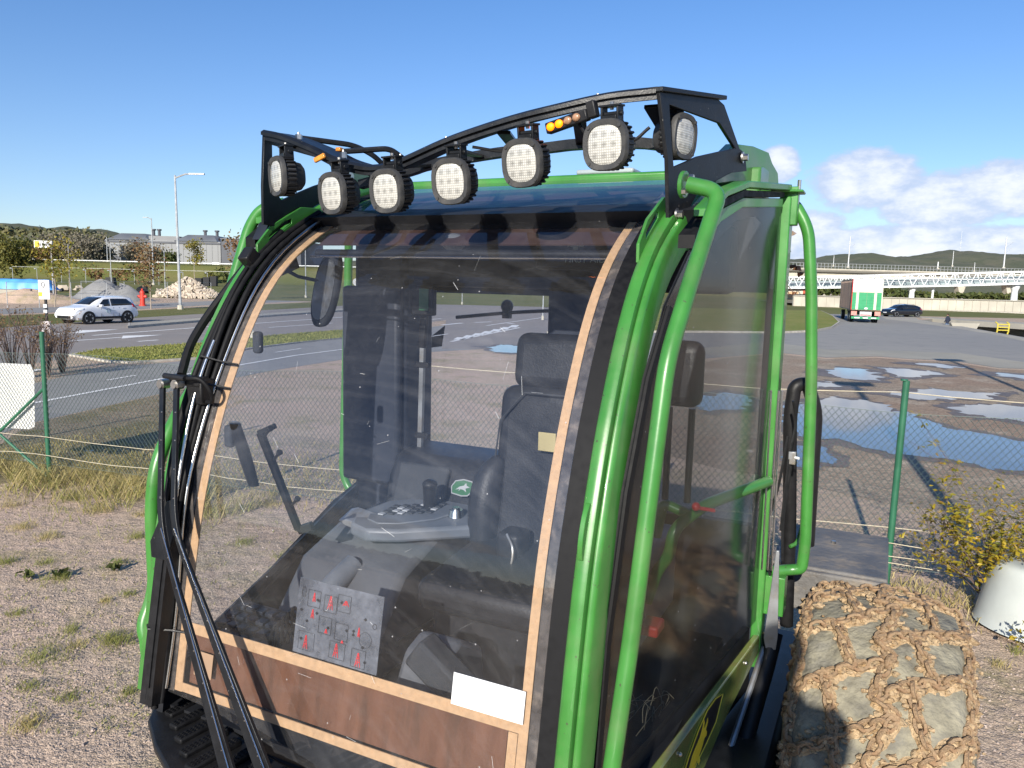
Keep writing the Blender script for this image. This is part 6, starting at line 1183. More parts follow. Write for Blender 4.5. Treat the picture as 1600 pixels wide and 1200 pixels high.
# ------------------------------------------------------------------ vehicles
CARGLASS = mat('car_glass', (.012, .014, .017), .06, spec=.8); TYREM = mat('car_tyre', (.016, .016, .017), .8); RIMM = mat('alloy_rim', (.42, .43, .44), .35, .7); LAMPW = mat('head_lamp', (.75, .77, .78), .1); LAMPR = mat('tail_lamp', (.40, .012, .012), .2)
def car(label, paint, L_, W_, H_, loc, rz, wheel_r=.34, detail=True, logo=False, plate=False):
    root = empty('parked_car' if not logo else 'passing_car', loc, rz, label=label, cat='car'); h = L_/2
    top = [(-h, .60), (-h+.05, .80), (-h+.25, .90), (-h+.90, 1.0), (-h+1.02, 1.03), (-h+1.55, 1.33), (-h+1.90, H_-.05), (-h+2.4, H_), (-h+3.3, H_-.02), (-h+3.75, H_-.10), (h-.22, 1.22), (h-.05, 1.02), (h, .62)]
    xs = [t[0] for t in top]; zs = [t[1] for t in top]
    belt = lambda x: float(np.interp(x, [-h, -h+.3, -h+1.0, -h+2.2, h-.3, h], [.58, .84, .93, .95, 1.0, .80]))
    pw = lambda x: (W_/2)*(1-.13*max(0, (abs(x)-h*.62)/(h*.38))**2)
    def sec(x):
        zt = float(np.interp(x, xs, zs)); zb = min(belt(x), zt); w = pw(x); b0 = .24 if abs(x) < h-.25 else .34; rw = w*.76 if zt > belt(x)+.05 else w*.86
        k = min(1, max(0, (zt-zb)/.25)); rw = w*(.93-.19*k)
        return [Vector((x, 0, b0)), Vector((x, w*.86, b0)), Vector((x, w*.97, b0+.10)), Vector((x, w, .55*zb+.45*b0)), Vector((x, w*.985, zb*.90)), Vector((x, w*.95, zb)), Vector((x, (w*.95*.2+rw*.8), zb+(zt-zb)*.80)), Vector((x, rw*.95, zb+(zt-zb)*.95)), Vector((x, rw*.6, zt)), Vector((x, 0, zt+.012))]
    N_ = 44; stx = [-h+L_*i/N_ for i in range(N_+1)]; m = MB(); loops = []
    for x in stx: s_ = sec(x); loops.append(s_+[Vector((p.x, -p.y, p.z)) for p in s_[-2:0:-1]])
    m.rings(loops); body = m.build('body', paint, root, smooth=35)
    def patch(name, mt, xa, xb, i0, t0, i1, t1, sgn, off=.006, n=6, parent=root, slant=(0, 0)):
        q = MB(); 
        def f(a, b):
            x = xa+(xb-xa)*a+(slant[0]*(1-a)+slant[1]*a)*b; s_ = sec(x); pa = s_[i0].lerp(s_[i0+1], t0); pb = s_[i1].lerp(s_[i1+1], t1); p = pa.lerp(pb, b); return Vector((p.x, (p.y+off)*sgn, p.z+off*.3))
        q.grid(f, n, 3); o = q.build(name, mt, parent, smooth=60, solid=.004); return o
    for sgn in (-1, 1):
        patch('side_window', CARGLASS, -h+1.36, -h+2.22, 5, .10, 5, .97, sgn, slant=(.52, .0)); patch('side_window', CARGLASS, -h+2.30, -h+3.86, 5, .10, 5, .97, sgn, slant=(.0, -.5))
        for xw in (-h+.86, h-.82):
            w = empty('wheel'); w.parent = root; w.location = (xw, sgn*(W_/2-.12), wheel_r); q = MB(); q.tube([(0, -.11, 0), (0, .11, 0)], wheel_r, 24); q.build('tyre', TYREM, w, bevel=.03)
            q = MB(); q.cyl((0, sgn*.09, 0), (0, sgn*.116, 0), wheel_r*.30, n=12)
            for k in range(5):
                a = 2*math.pi*k/5; q.bar((0, sgn*.112, 0), (math.cos(a)*wheel_r*.72, sgn*.118, math.sin(a)*wheel_r*.72), .07, .02, (0, 1, 0))
            q.tube([(math.cos(t)*wheel_r*.72, sgn*.112, math.sin(t)*wheel_r*.72) for t in np.linspace(0, 2*math.pi, 24, endpoint=False)], .018, 5, closed=True); q.build('rim', RIMM, w)
            q = MB(); q.prism([(xw+math.cos(t)*wheel_r*1.16, wheel_r+math.sin(t)*wheel_r*1.16) for t in np.linspace(0, 2*math.pi, 22, endpoint=False)], lambda a, b, t: Vector((a, sgn*(pw(xw)+.006-.05*t), b))); q.build('wheel_arch', BLACKP, root)
        q = MB(); q.box((-h+1.55, sgn*(W_/2+.09), 1.02), (.16, .22, .13)); q.build('door_mirror', paint, root, bevel=.03)
        q = MB(); q.box((0, sgn*(W_/2-.005), .36), (1.9, .03, .12)); q.build('sill', BLACKP, root, bevel=.01)
        for x in (-.05, 1.0): q = MB(); q.box((x, sgn*(W_/2-.01), .86), (.20, .03, .03)); q.build('door_handle', paint, root, bevel=.008)
        patch('headlight', LAMPW, -h+.10, -h+.62, 4, .15, 4, .95, sgn, off=.008); patch('tail_lamp', LAMPR, h-.42, h-.05, 4, .2, 5, .3, sgn, off=.008)
        if detail: 
            for x in (-h+1.62, -.02+.35, h-1.35): q = MB(); q.bar((x, sgn*(W_/2+.001), .35), (x+.02, sgn*(W_/2-.02), .92), .010, .012, (0, 1, 0)); q.build('door_seam', BLACKP, root)
    q = MB(); q.grid(lambda a, b: (lambda s_: Vector((s_[8].x-.004, (2*b-1)*s_[7].y*.93, s_[8].z+.010)))(sec(-h+1.08+.80*a)), 8, 4); q.build('windscreen', CARGLASS, root, smooth=60, solid=.006)
    q = MB(); q.grid(lambda a, b: (lambda s_: Vector((s_[8].x+.006, (2*b-1)*s_[7].y*.9, s_[8].z+.006)))(sec(-h+3.88+.2*a)), 4, 4); q.build('rear_window', CARGLASS, root, smooth=60, solid=.006)
    q = MB(); q.box((-h+.0, 0, .40), (.06, W_*.62, .14)); q.build('grille', BLACKP, root, bevel=.02); 
    if plate: q = MB(); q.box((-h-.04, 0, .50), (.02, .52, .11)); q.build('number_plate', WHITE, root)
    if logo:
        q = MB(); q.tube([(.02+.12*math.cos(t), -(W_/2+.004), .72+.12*math.sin(t)) for t in np.linspace(0, 6.28, 18)], .012, 4, closed=True); q.tube([(.16, -(W_/2+.003), .78), (.45, -(W_/2+.001), .74)], .008, 4); q.build('door_emblem', mat('grey_green_print', (.25, .40, .38), .5), root)
    for sgn in (-1, 1): q = MB(); q.tube([(-h+2.1, sgn*.52, H_+.0), (-h+2.5, sgn*.54, H_+.05), (-h+3.4, sgn*.54, H_+.02), (-h+3.7, sgn*.52, H_-.08)], .016, 6); q.build('roof_rail', paint, root)
    return root
WPAINT = mat('white_car_paint', (.74, .75, .77), .22, var=.02, coat=.6); BPAINT = mat('black_car_paint', (.006, .008, .014), .15, var=.05, coat=.8)
a, b = gp(98, 506), gp(189, 502); d = (b-a); car('white crossover car driving on the near lane with a faint round emblem on its door', WPAINT, 4.1, 1.74, 1.52, (gp(140, 506)+Vector((0, .9, 0))), math.atan2(d.y, d.x)-R(4), logo=True)
a, b = gp(1400, 496), gp(1437, 494.5); car('black estate car facing left beside the truck', BPAINT, 4.6, 1.82, 1.5, (gp(1414, 495.5)+Vector((0, .9, 0))), R(14), plate=True)
# truck seen from behind
CURT = mat('weathered_curtain', (.36, .25, .20), .7, var=.2, scale=.8, stretch=(1, 6, .3), col2=(.20, .16, .15), c2scale=1.2); DOORG = mat('green_trailer_door', (.012, .26, .10), .4, var=.1, scale=2)
tk = empty('truck_trailer', gp(1352, 504.5)+Vector((0, .1, 0)), R(0), label='white and green box trailer of a truck driving away', cat='truck'); rz = R(-18); tk.rotation_euler = (0, 0, rz)
Wt, Ht, Lt = 2.55, 4.0, 12.0
m = MB(); bx(m, -Wt/2, Wt/2, .05, Lt, 1.15, Ht); m.build('box_body', CURT, tk)
m = MB()
for sgn in (-1, 1):
    for k in range(26): m.box((sgn*(Wt/2+.008), .3+.45*k, 2.55), (.02, .10, 2.6))
m.build('curtain_folds', CURT, tk)['kind'] = 'stuff'
m = MB(); bx(m, -Wt/2, Wt/2, -.02, .05, 3.05, Ht); m.build('top_panel', WHITE, tk); m = MB(); bx(m, -Wt/2+.02, Wt/2-.02, -.015, .05, 2.78, 3.045); m.build('cream_band', CREAM, tk)
for (x0, x1) in ((-Wt/2+.04, -.01), (.01, Wt/2-.04)):
    m = MB(); bx(m, x0, x1, -.01, .05, 1.2, 2.77); dd = m.build('rear_door', DOORG, tk)
    for k in range(6): m = MB(); bx(m, x0+.04, x1-.04, -.03, -.01, 1.30+.25*k, 1.34+.25*k); m.build('door_rib', DOORG, dd)
for x in (-.80, .72): m = MB(); bx(m, x-.11, x+.11, -.05, -.03, 1.2, 2.9); m.build('cream_stripe', CREAM, tk)
m = MB(); m.sphere((0, -.03, 1.32), (.16, .01, .09), 12, 6); m.build('round_plate', WHITE, tk)
for sgn in (-1, 1):
    m = MB(); bx(m, sgn*Wt/2-.04, sgn*Wt/2+.04, -.03, .06, 1.15, Ht-.02); m.build('corner_post', LAMPR if sgn < 0 else CREAM, tk)
    m = MB(); bx(m, sgn*1.0-.24, sgn*1.0+.24, -.05, .1, .68, 1.05); m.build('lamp_cluster', mat('lamp_pink', (.62, .22, .18), .4), tk)
m = MB(); bx(m, -.5, .5, -.06, .05, .62, 1.02); m.build('number_board', mat('pale_plate', (.5, .48, .48), .5), tk); m = MB(); bx(m, -.45, .45, -.075, -.06, .68, .76); m.build('red_strip', REDP, tk)
m = MB(); bx(m, -1.2, 1.2, -.02, .12, .36, .56); m.build('bumper_bar', DOORG, tk)
for x in (-.7, 0, .7): m = MB(); bx(m, x-.22, x+.22, -.05, -.02, .40, .50); m.build('bumper_marker', WHITE, tk)
m = MB(); bx(m, -.5, .5, .2, Lt-.3, .75, 1.14); m.build('chassis_beam', DARK, tk)
for yy in (1.6, 3.0, 9.8):
    for sgn in (-1, 1): w = empty('wheel'); w.parent = tk; w.location = (sgn*1.05, yy, .5); m = MB(); m.cyl((-.16, 0, 0), (.16, 0, 0), .5, n=20); m.build('tyre', TYREM, w); m = MB(); m.cyl((sgn*.165, 0, 0), (sgn*.17, 0, 0), .28, n=14); m.build('rim', GALV, w)
# quay furniture and a person
YL = mat('yellow_paint', (.52, .42, .06), .55)
b = gp(1567, 517); ld = empty('quay_ladder', b+Vector((0, 0, 0)), label='yellow ladder frame at the dock edge', cat='ladder')
for x in (-.45, .45): m = MB(); m.tube([(x, .5, -1.2), (x, 0, 0), (x, 0, .55), (x, .3, .68)], .06, 8); m.build('rail', YL, ld)
for z in (.05, .28, .50): m = MB(); m.cyl((-.45, 0, z), (.45, 0, z), .05, n=8); m.build('rung', YL, ld)
b = gp(1493, 479); bo = empty('yellow_post', b, label='yellow mooring post before the beige wall', cat='post'); m = MB(); m.cyl((0, 0, 0), (0, 0, .75), .30, n=12); m.build('stem', YL, bo); m = MB(); m.box((0, 0, .85), (.9, .5, .35)); m.build('head', YL, bo, bevel=.08)
b = gp(1533, 482.5); tg = empty('white_bollard', b, label='white bollard at the far quay edge', cat='bollard'); m = MB(); m.cyl((0, 0, 0), (0, 0, .4), .28, .2, 10); m.build('stem', WHITE, tg); m = MB(); m.tube([(-.5, 0, .65), (-.2, 0, .35), (.2, 0, .35), (.5, 0, .7)], .12, 8); m.build('horns', WHITE, tg)
b = gp(1508, 510); cb_ = empty('fender_block', b, label='pale concrete block at the dock corner', cat='block'); m = MB(); m.prism([(-1.3, .3), (1.3, .3), (.7, -.9), (-.6, -.9)], lambda a, z, t: Vector((a, .4*t, z))); m.build('block', CONC, cb_)
def person(loc, rz, label, arms=None):
    pts = {'pelvis': (0, 0, .92), 'waist': (0, 0, 1.08), 'chest': (0, .02, 1.32), 'neck': (0, 0, 1.47), 'head0': (0, -.01, 1.56), 'head1': (0, -.02, 1.70)}
    v = []; e = []; r_ = []; ix = {}
    def add(k, p, r, par=None):
        ix[k] = len(v); v.append(p); r_.append(r)
        if par: e.append((ix[par], ix[k]))
    add('pelvis', (0, 0, .93), (.16, .12)); add('waist', (0, 0, 1.08), (.15, .11), 'pelvis'); add('chest', (0, .0, 1.32), (.19, .13), 'waist'); add('neck', (0, 0, 1.47), (.06, .06), 'chest'); add('h0', (0, -.02, 1.56), (.085, .095), 'neck'); add('h1', (0, -.02, 1.69), (.075, .085), 'h0')
    for s in (-1, 1):
        el, wr, ha = arms or ((.29, .04, 1.14), (.22, -.14, .98), (.19, -.20, .95))
        add(f'sh{s}', (s*.20, 0, 1.40), (.075, .075), 'chest'); add(f'el{s}', (s*el[0], *el[1:]), (.055, .055), f'sh{s}'); add(f'wr{s}', (s*wr[0], *wr[1:]), (.04, .04), f'el{s}'); add(f'ha{s}', (s*ha[0], *ha[1:]), (.04, .03), f'wr{s}')
        add(f'hp{s}', (s*.10, 0, .86), (.105, .11), 'pelvis'); add(f'kn{s}', (s*.12, -.02, .50), (.07, .075), f'hp{s}'); add(f'an{s}', (s*.12, .02, .10), (.05, .055), f'kn{s}'); add(f'to{s}', (s*.13, -.13, .05), (.045, .04), f'an{s}')
    root = empty('person', loc, rz, label=label, cat='person'); me = bpy.data.meshes.new('body'); me.from_pydata(v, e, []); o = bpy.data.objects.new('body', me); COL.objects.link(o); o.parent = root
    sk = o.modifiers.new('skin', 'SKIN'); 
    for i, q in enumerate(me.skin_vertices[0].data if me.skin_vertices else []): q.radius = r_[i]
    if not me.skin_vertices: pass
    ss_ = o.modifiers.new('sub', 'SUBSURF'); ss_.levels = 1; ss_.render_levels = 1
    me.materials.append(mat('dark_jacket', (.018, .024, .045), .8))
    m = MB(); m.sphere((0, -.025, 1.64), (.088, .10, .12), 12, 8); m.build('face', mat('skin', (.42, .24, .17), .6), root); m = MB(); m.sphere((0, .0, 1.69), (.095, .105, .09), 12, 8); m.build('hair', mat('dark_hair', (.03, .02, .015), .8), root)
    m = MB()
    for s in (-1, 1): m.tube([(s*.10, 0, .86), (s*.12, -.02, .5), (s*.12, .02, .08)], [.118, .085, .066], 10)
    m.build('trousers', mat('blue_jeans', (.10, .15, .24), .85), root, smooth=60)
person(Vector((-.06, -.46, 1.24)), R(180), 'person in a dark jacket taking the photograph from a platform', ((.27, -.18, 1.16), (.14, -.28, 1.36), (.08, -.32, 1.42)))
pf = empty('standing_platform', (.05, -.75, 0), label='steel platform the photographer stands on', cat='platform'); m = MB(); m.box((0, 0, 1.21), (1.3, 1.1, .06)); m.build('deck', DSTEEL, pf)
for x in (-.6, .6):
    for y in (-.5, .5): m = MB(); m.box((x, y, .59), (.07, .07, 1.18)); m.build('leg', GALV, pf)
db_ = gp(1486, 508.5)+Vector((.6, 1.7, -.75)); ds_ = empty('dock_step', (db_.x, db_.y, -1.8), label='concrete step below the dock edge', cat='step'); m = MB(); bx(m, -1.2, 1.2, -.7, .7, 0, 1.05); m.build('block', CONC, ds_)
person(db_, R(200), 'person in a dark jacket and jeans standing at the dock edge')
# ------------------------------------------------------------------ the chain-link fence behind the machine
FPOST = mat('green_fence_post', (.022, .115, .062), .45, var=.15, scale=6); WIRE = mat('fence_wire', (.15, .19, .165), .5, .3, var=.1); TWINE = mat('pale_twine', (.46, .41, .30), .8)
fa_, fb_ = Vector((-6.16, 10.02, 0)), Vector((3.55, 6.91, 0)); fd = (fb_-fa_)/4
fence = empty('wire_fence', fa_, label='green chain-link fence with strung twine running behind the machine', cat='fence')
FN = Vector((-fd.y, fd.x, 0)).normalized()
def fpt(t, z, off=0): return fd*t+FN*off+Vector((0, 0, z))        # t counts posts
for k in range(-2, 8):
    m = MB(); le = Vector((0, 0, 0)); m.cyl(fpt(k, -.1), fpt(k, 1.97)+Vector((.02*math.sin(k*2), 0, 0)), .030, n=10); m.cyl(fpt(k, 1.97), fpt(k, 1.985), .032, n=10); m.build('post', FPOST, fence)
m = MB(); m.cyl(fpt(0, 1.25), fpt(-.62, 0, -.0)+Vector((0, 0, .02)), .02, n=8); m.cyl(fpt(-.55, .9), fpt(.0, .02)+Vector((.0, 0, 0)), .018, n=8); m.build('brace', FPOST, fence)
# woven wire: zig-zag strands
m = MB(); cell = .076; t0, t1 = -2.0, 7.0; L = fd.length
def mesh_top(s): return 1.70+.03*math.sin(s*1.7)-.02*math.sin(s*.6)
vs = []; fs = []
def ribbon(a, b, r=.0021):
    d = (b-a).normalized(); x = d.cross(FN).normalized()*r; y = FN*r; o = len(vs)
    for p in (a, b): vs.extend([p+x+y, p-x+y, p-y*1.3])
    for k in range(3): fs.append((o+k, o+(k+1) % 3, o+3+(k+1) % 3, o+3+k))
dt = cell/L*.8; n = int((t1-t0)/dt)
for sgn in (-1, 1):
    for i in range(-40, n):
        # a diagonal strand rising across the mesh
        ta = t0+dt*i; z0_, z1_ = .22, mesh_top(ta*L); span = (z1_-z0_)/cell; tb = ta+sgn*dt*span
        ca, cb2 = fpt(ta, z0_, sgn*.002), fpt(tb, mesh_top(tb*L), sgn*.002)
        if t0 <= ta <= t1 or t0 <= tb <= t1: ribbon(ca, cb2)
o = raw('wire_mesh', [tuple(v) for v in vs], fs, WIRE, fence); o['kind'] = 'stuff'
m = MB()
for z in (1.70, .22): m.tube([fpt(t, (mesh_top(t*L) if z > 1 else z)) for t in np.linspace(t0, t1, 60)], .0022, 4)
m.build('line_wire', WIRE, fence)
for (z, sag, off, ka, kb) in ((1.86, .04, .05, 2, 6), (.62, .03, -.10, -2, 2), (.40, .04, -.18, -2, 2), (.60, .02, .0, 2, 6), (.46, .03, -.06, 2, 6), (.34, .02, -.05, 2, 6), (.26, .02, -.03, 2, 6)):
    rr = random.Random(int(z*100)); m = MB(); pp = []
    for k in range(ka, kb+1):
        for q in range(6): t = k+q/6; pp.append(fpt(t, z-sag*math.sin(math.pi*q/6)+rr.uniform(-.008, .008), off))
    m.tube(pp, .0045, 5); m.build('twine', TWINE, fence)
# white board hung on the fence
def fence_at(px, py):
    d = ray(px, py); n = FN; o = Vector((0, 0, CAM_H)); t = (fa_-o).dot(n)/d.dot(n); return o+d*t
c4 = [fence_at(-40, 566), fence_at(41, 570), fence_at(47, 585), fence_at(48, 668), fence_at(40, 672), fence_at(-40, 668)]
ob = c4[2].copy(); ob.z = 0
sgn_ = empty('fence_board', ob, label='blank white board hung on the wire fence', cat='board')
m = MB(); m.rings([[p-ob+FN*.06 for p in c4], [p-ob+FN*.066 for p in c4]]); m.build('panel', mat('white_board', (.62, .62, .60), .5, var=.05, scale=2), sgn_, bevel=.002)
# ------------------------------------------------------------------ low vegetation
DGRASS = leafmat('dry_grass', [(.48, .38, .17), (.40, .32, .13), (.30, .27, .09), (.54, .45, .24), (.24, .23, .07)], trans=.3)
GGRASS = leafmat('green_grass', [(.22, .25, .06), (.28, .27, .08), (.17, .20, .05), (.33, .30, .11)], trans=.3)
def blades(name, pos, m_, label, cat='grass', seed=1, h=(.1, .3), w=.004, lean=.5, group=None):
    g = np.random.default_rng(seed); vs = []; fs = []
    for (x, y, z) in pos:
        hh = g.uniform(*h); a = g.uniform(0, 6.28); l = hh*abs(g.normal(lean, .25)); dx, dy = math.cos(a)*l, math.sin(a)*l; px_, py_ = -math.sin(a+1)*w, math.cos(a+1)*w; o = len(vs)
        vs += [(x-px_, y-py_, z), (x+px_, y+py_, z), (x+dx*.35+px_*.8, y+dy*.35+py_*.8, z+hh*.6), (x+dx*.35-px_*.8, y+dy*.35-py_*.8, z+hh*.6), (x+dx, y+dy, z+hh*(1-.25*lean))]; fs += [(o, o+1, o+2, o+3), (o+3, o+2, o+4)]
    o = raw(name, vs, fs, m_); return tag(o, label, cat, group, 'stuff')
g = np.random.default_rng(17)
def along(n, ta, tb, spread, bias=0):
    out = []
    while len(out) < n:
        t = g.uniform(ta, tb); d = g.normal(bias, spread)
        if mnoise.noise(Vector((t*4, d*1.5, 3))) > -.12: p = fa_+fd*t-FN*d; out.append((p.x, p.y, 0))
    return out
blades('fence_grass', along(4300, -1.2, 1.3, .40, -.05), DGRASS, 'tall dry yellow grass along the foot of the fence', seed=2, h=(.12, .45), w=.0032, lean=1.0)
blades('fence_grass_green', along(1500, -1.2, 1.3, .5, .15), GGRASS, 'greener grass mixed into the dry fence grass', seed=3, h=(.06, .22), w=.004, lean=.5)
blades('verge_stubble', [(p.x, p.y, 0) for p in [fa_+fd*g.uniform(-.8, 2.0)+FN*abs(g.normal(1.4, .8)) for _ in range(5200)]], DGRASS, 'short dry stubble on the verge beyond the fence', seed=4, h=(.03, .12), w=.005, lean=.6)
blades('right_fence_grass', [(p.x, p.y, 0) for p in [fa_+fd*g.uniform(3.4, 5.2)-FN*g.normal(.1, .35) for _ in range(2600)]], DGRASS, 'dry stubble at the foot of the right fence', seed=5, h=(.03, .14), w=.004, lean=.7)
# weeds scattered on the gravel: tufts read from the photograph plus small ones between
tuf = [(65, 1030, .22, 1), (185, 1005, .14, 1), (90, 905, .14, 2), (235, 960, .12, 2), (175, 1000, .12, 1), (110, 985, .10, 2), (45, 1075, .10, 1), (110, 1090, .10, 2), (40, 1135, .12, 3), (185, 880, .08, 1), (10, 880, .14, 2), (70, 880, .10, 1), (120, 1010, .08, 0), (20, 790, .22, 0), (75, 840, .14, 0), (200, 930, .08, 2), (215, 840, .12, 1), (150, 800, .2, 0), (110, 780, .2, 1), (35, 825, .16, 3), (225, 805, .14, 0), (165, 940, .06, 3), (200, 1085, .07, 1), (25, 960, .08, 1), (1560, 1040, .08, 0), (1555, 960, .10, 1), (1590, 1020, .10, 1), (330, 800, .2, 0), (380, 850, .12, 2), (420, 790, .15, 0), (440, 870, .10, 1)]
for i, (px, py, r_, k) in enumerate(tuf):
    c = gp(px, py); pts = [(c.x+g.normal()*r_*.45, c.y+g.normal()*r_*.45, 0) for _ in range(int(170 if r_ > .1 else 90))]
    o = blades('grass_tuft', pts, (DGRASS, GGRASS, GGRASS, DGRASS)[k], ('dry straw coloured tuft growing on the gravel', 'fresh green tuft growing on the gravel', 'small green weed on the gravel', 'low withered weed on the gravel')[k], 'weed', 30+i, h=(.02, .04+r_*.5), w=.0018, lean=.9, group='weeds on the gravel')
sc_ = [gp(g.uniform(-40, 480), g.uniform(770, 1150)) for _ in range(900)]
blades('small_weeds', [(p.x+g.normal()*.02, p.y+g.normal()*.02, 0) for p in sc_ for _ in range(3)], GGRASS, 'tiny sprouts scattered over the gravel', 'weeds', 99, h=(.01, .04), w=.003, lean=.8)
for i, (px, py) in enumerate(((95, 903), (180, 893), (40, 905))):
    c = gp(px, py); vs, fs = leaves(lambda r_: (c.x+r_.normal()*.05, c.y+r_.normal()*.03, .03+abs(r_.normal())*.03), 26, .035, i); o = raw('leafy_weed', vs, fs, GLEAF); tag(o, ['dark leafy weed lying on the gravel', 'leafy weed near the green foot plate', 'dark weed at the left edge'][i], 'weed')
for i, (px, py, s) in enumerate(((208, 767, .07), (40, 722, .09), (52, 733, .06), (140, 707, .06), (600, 765, .10))):
    c = gp(px, py); m = MB(); m.sphere((0, 0, s*.3), (s, s*.6, s*.4), 9, 6, 1.3, i*5+1); o = m.build('paper_scrap', mat('white_litter', (.72, .71, .67), .8), smooth=30); o.location = c; tag(o, ['crumpled white litter in the dry grass', 'white scrap beneath the board', 'smaller white scrap by the fence brace', 'pale scrap on the verge behind the post', 'pale scrap on the verge behind the cab'][i], 'litter')
# loose stones on the gravel
m = MB(); rr = random.Random(8)
for i in range(2600):
    px, py = rr.uniform(-40, 470), 745+420*rr.random()**1.2
    if i % 6 == 0: px, py = rr.uniform(1480, 1640), rr.uniform(930, 1190)
    p = gp(px, py); s = rr.uniform(.004, .011)*(1.6 if rr.random() < .04 else 1); m.box((p.x, p.y, s*.3), (s*1.5, s, s*.8), Matrix.Rotation(rr.uniform(0, 6), 3, 'Z') @ Matrix.Rotation(rr.uniform(-.5, .5), 3, 'X'), rr.uniform(.5, .9))
STONE = leafmat('loose_stones', [(.40, .30, .25), (.30, .24, .20), (.46, .38, .33), (.22, .18, .16)], rough=.9, trans=0)
tag(m.build('loose_stones', STONE, smooth=0, recalc=False), 'loose pebbles lying on the gravel', 'stones', kind='stuff')
# lawn blades on the grass strip and island
from mathutils.geometry import intersect_point_line
def inpoly(p, poly):
    c = False; n = len(poly)
    for i in range(n):
        a, b = poly[i], poly[i-1]
        if (a.y > p[1]) != (b.y > p[1]) and p[0] < (b.x-a.x)*(p[1]-a.y)/(b.y-a.y)+a.x: c = not c
    return c
x0, x1 = min(p.x for p in gs_in), max(p.x for p in gs_in); y0, y1 = min(p.y for p in gs_in), max(p.y for p in gs_in); pos = []
while len(pos) < 9000:
    p = (g.uniform(x0, x1), g.uniform(y0, y1))
    if inpoly(p, gs_in): pos.append((p[0], p[1], .05))
blades('strip_grass', pos, GGRASS, 'green blades of the grass strip', seed=6, h=(.03, .09), w=.014, lean=.5)
# bare bushes beside the sign post
for i, (px, py, w, h) in enumerate(((20, 592, 1.0, 1.9), (48, 582, .9, 1.75), (98, 582, .85, 1.6), (-25, 598, 1.0, 1.9), (75, 590, .6, 1.4))):
    b = gp(px, py); rr = random.Random(i+50); root = empty('bare_bush', b, label=['bare twiggy bush behind the white board', 'bare reddish bush left of the fence post', 'bare bush right of the fence post', 'bare bush at the picture edge', 'smaller bare bush at the foot of the sign post'][i], cat='bush', group='bare bushes by the cycle path')
    m = MB(); tips = []
    for k in range(26):
        a = rr.uniform(0, 6.28); l = w*rr.uniform(.2, .8); z = h*rr.uniform(.55, 1); e = Vector((math.cos(a)*l, math.sin(a)*l, z)); mid = Vector((e.x*.35, e.y*.35, z*.5)); m.tube([(e.x*.08, e.y*.08, 0), mid, e], [.012, .009, .004], 4); tips += [e, mid.lerp(e, .5)]
        for q in range(3):
            t = rr.uniform(.3, .9); s = mid.lerp(e, t); f = s+Vector((rr.gauss(0, .16), rr.gauss(0, .16), rr.uniform(.05, .3))); m.tube([s, f], [.006, .003], 3); tips.append(f)
    m.build('stems', TWIG, root)
    def fn(r_): c = tips[r_.integers(len(tips))]; return (c.x+r_.normal()*.06, c.y+r_.normal()*.06, c.z+r_.normal()*.06)
    vs, fs = leaves(fn, 260, .028, i); o = raw('leaves', vs, fs, RLEAF, root); o['kind'] = 'stuff'
# yellow shrub at the right
SHRUB = leafmat('golden_leaves', [(.42, .30, .02), (.34, .27, .03), (.20, .20, .03), (.50, .36, .03), (.14, .16, .025), (.45, .25, .03)], rough=.45, trans=.35)
b = fa_+fd*4.36-FN*.22; shr = empty('golden_shrub', b, label='golden leaved shrub in front of the fence above the white tub', cat='shrub')
m = MB(); rr = random.Random(77); tips = []
def twig(p, d, l, r_, dep):
    n = 4; pts = [p]; 
    for i in range(n): d = (d+Vector((rr.gauss(0, .14), rr.gauss(0, .14), rr.gauss(.02, .08)))).normalized(); pts.append(pts[-1]+d*l/n)
    m.tube(pts, [r_*(1-.15*i) for i in range(n+1)], 5)
    for i in range(1, n+1): tips.append((pts[i], d, dep))
    if dep < 2:
        for k in range(4): t = rr.randint(1, n); twig(pts[t], (d+Vector((rr.gauss(0, .6), rr.gauss(0, .6), rr.gauss(.1, .3)))).normalized(), l*rr.uniform(.4, .65), r_*.5, dep+1)
for k in range(15):
    a = rr.uniform(0, 6.28); s = rr.uniform(.3, 1.25); d = Vector((math.cos(a)*s, math.sin(a)*s*.8, 1)).normalized(); twig(Vector((math.cos(a)*.06, math.sin(a)*.06, 0)), d, rr.uniform(.50, .85)*(1.12 if s < .6 else .95), .007, 0)
twig(Vector((-.12, 0, .3)), Vector((-.35, 0, 1)), 1.0, .006, 1)
m.build('branches', TWIG, shr)
vs = []; fs = []; gg = np.random.default_rng(12)
for i in range(3700):
    p, d, dep = tips[gg.integers(len(tips))]
    if dep == 0 and gg.random() < .5: continue
    p = np.array(p)+gg.normal(size=3)*.035; a = gg.normal(size=3); a[2] *= .5; a /= np.linalg.norm(a); q = np.cross(a, [0, 0, 1.])+gg.normal(size=3)*.35; q /= np.linalg.norm(q); nrm = np.cross(a, q); s = gg.uniform(.016, .034); o = len(vs)
    vs += [tuple(p-a*s), tuple(p-a*s*.2+q*s*.55-nrm*s*.12), tuple(p+a*s), tuple(p-a*s*.2-q*s*.55-nrm*s*.12), tuple(p)]; fs += [(o, o+1, o+4), (o+1, o+2, o+4), (o+2, o+3, o+4), (o+3, o, o+4)]
o = raw('foliage', vs, fs, SHRUB, shr); o['kind'] = 'stuff'
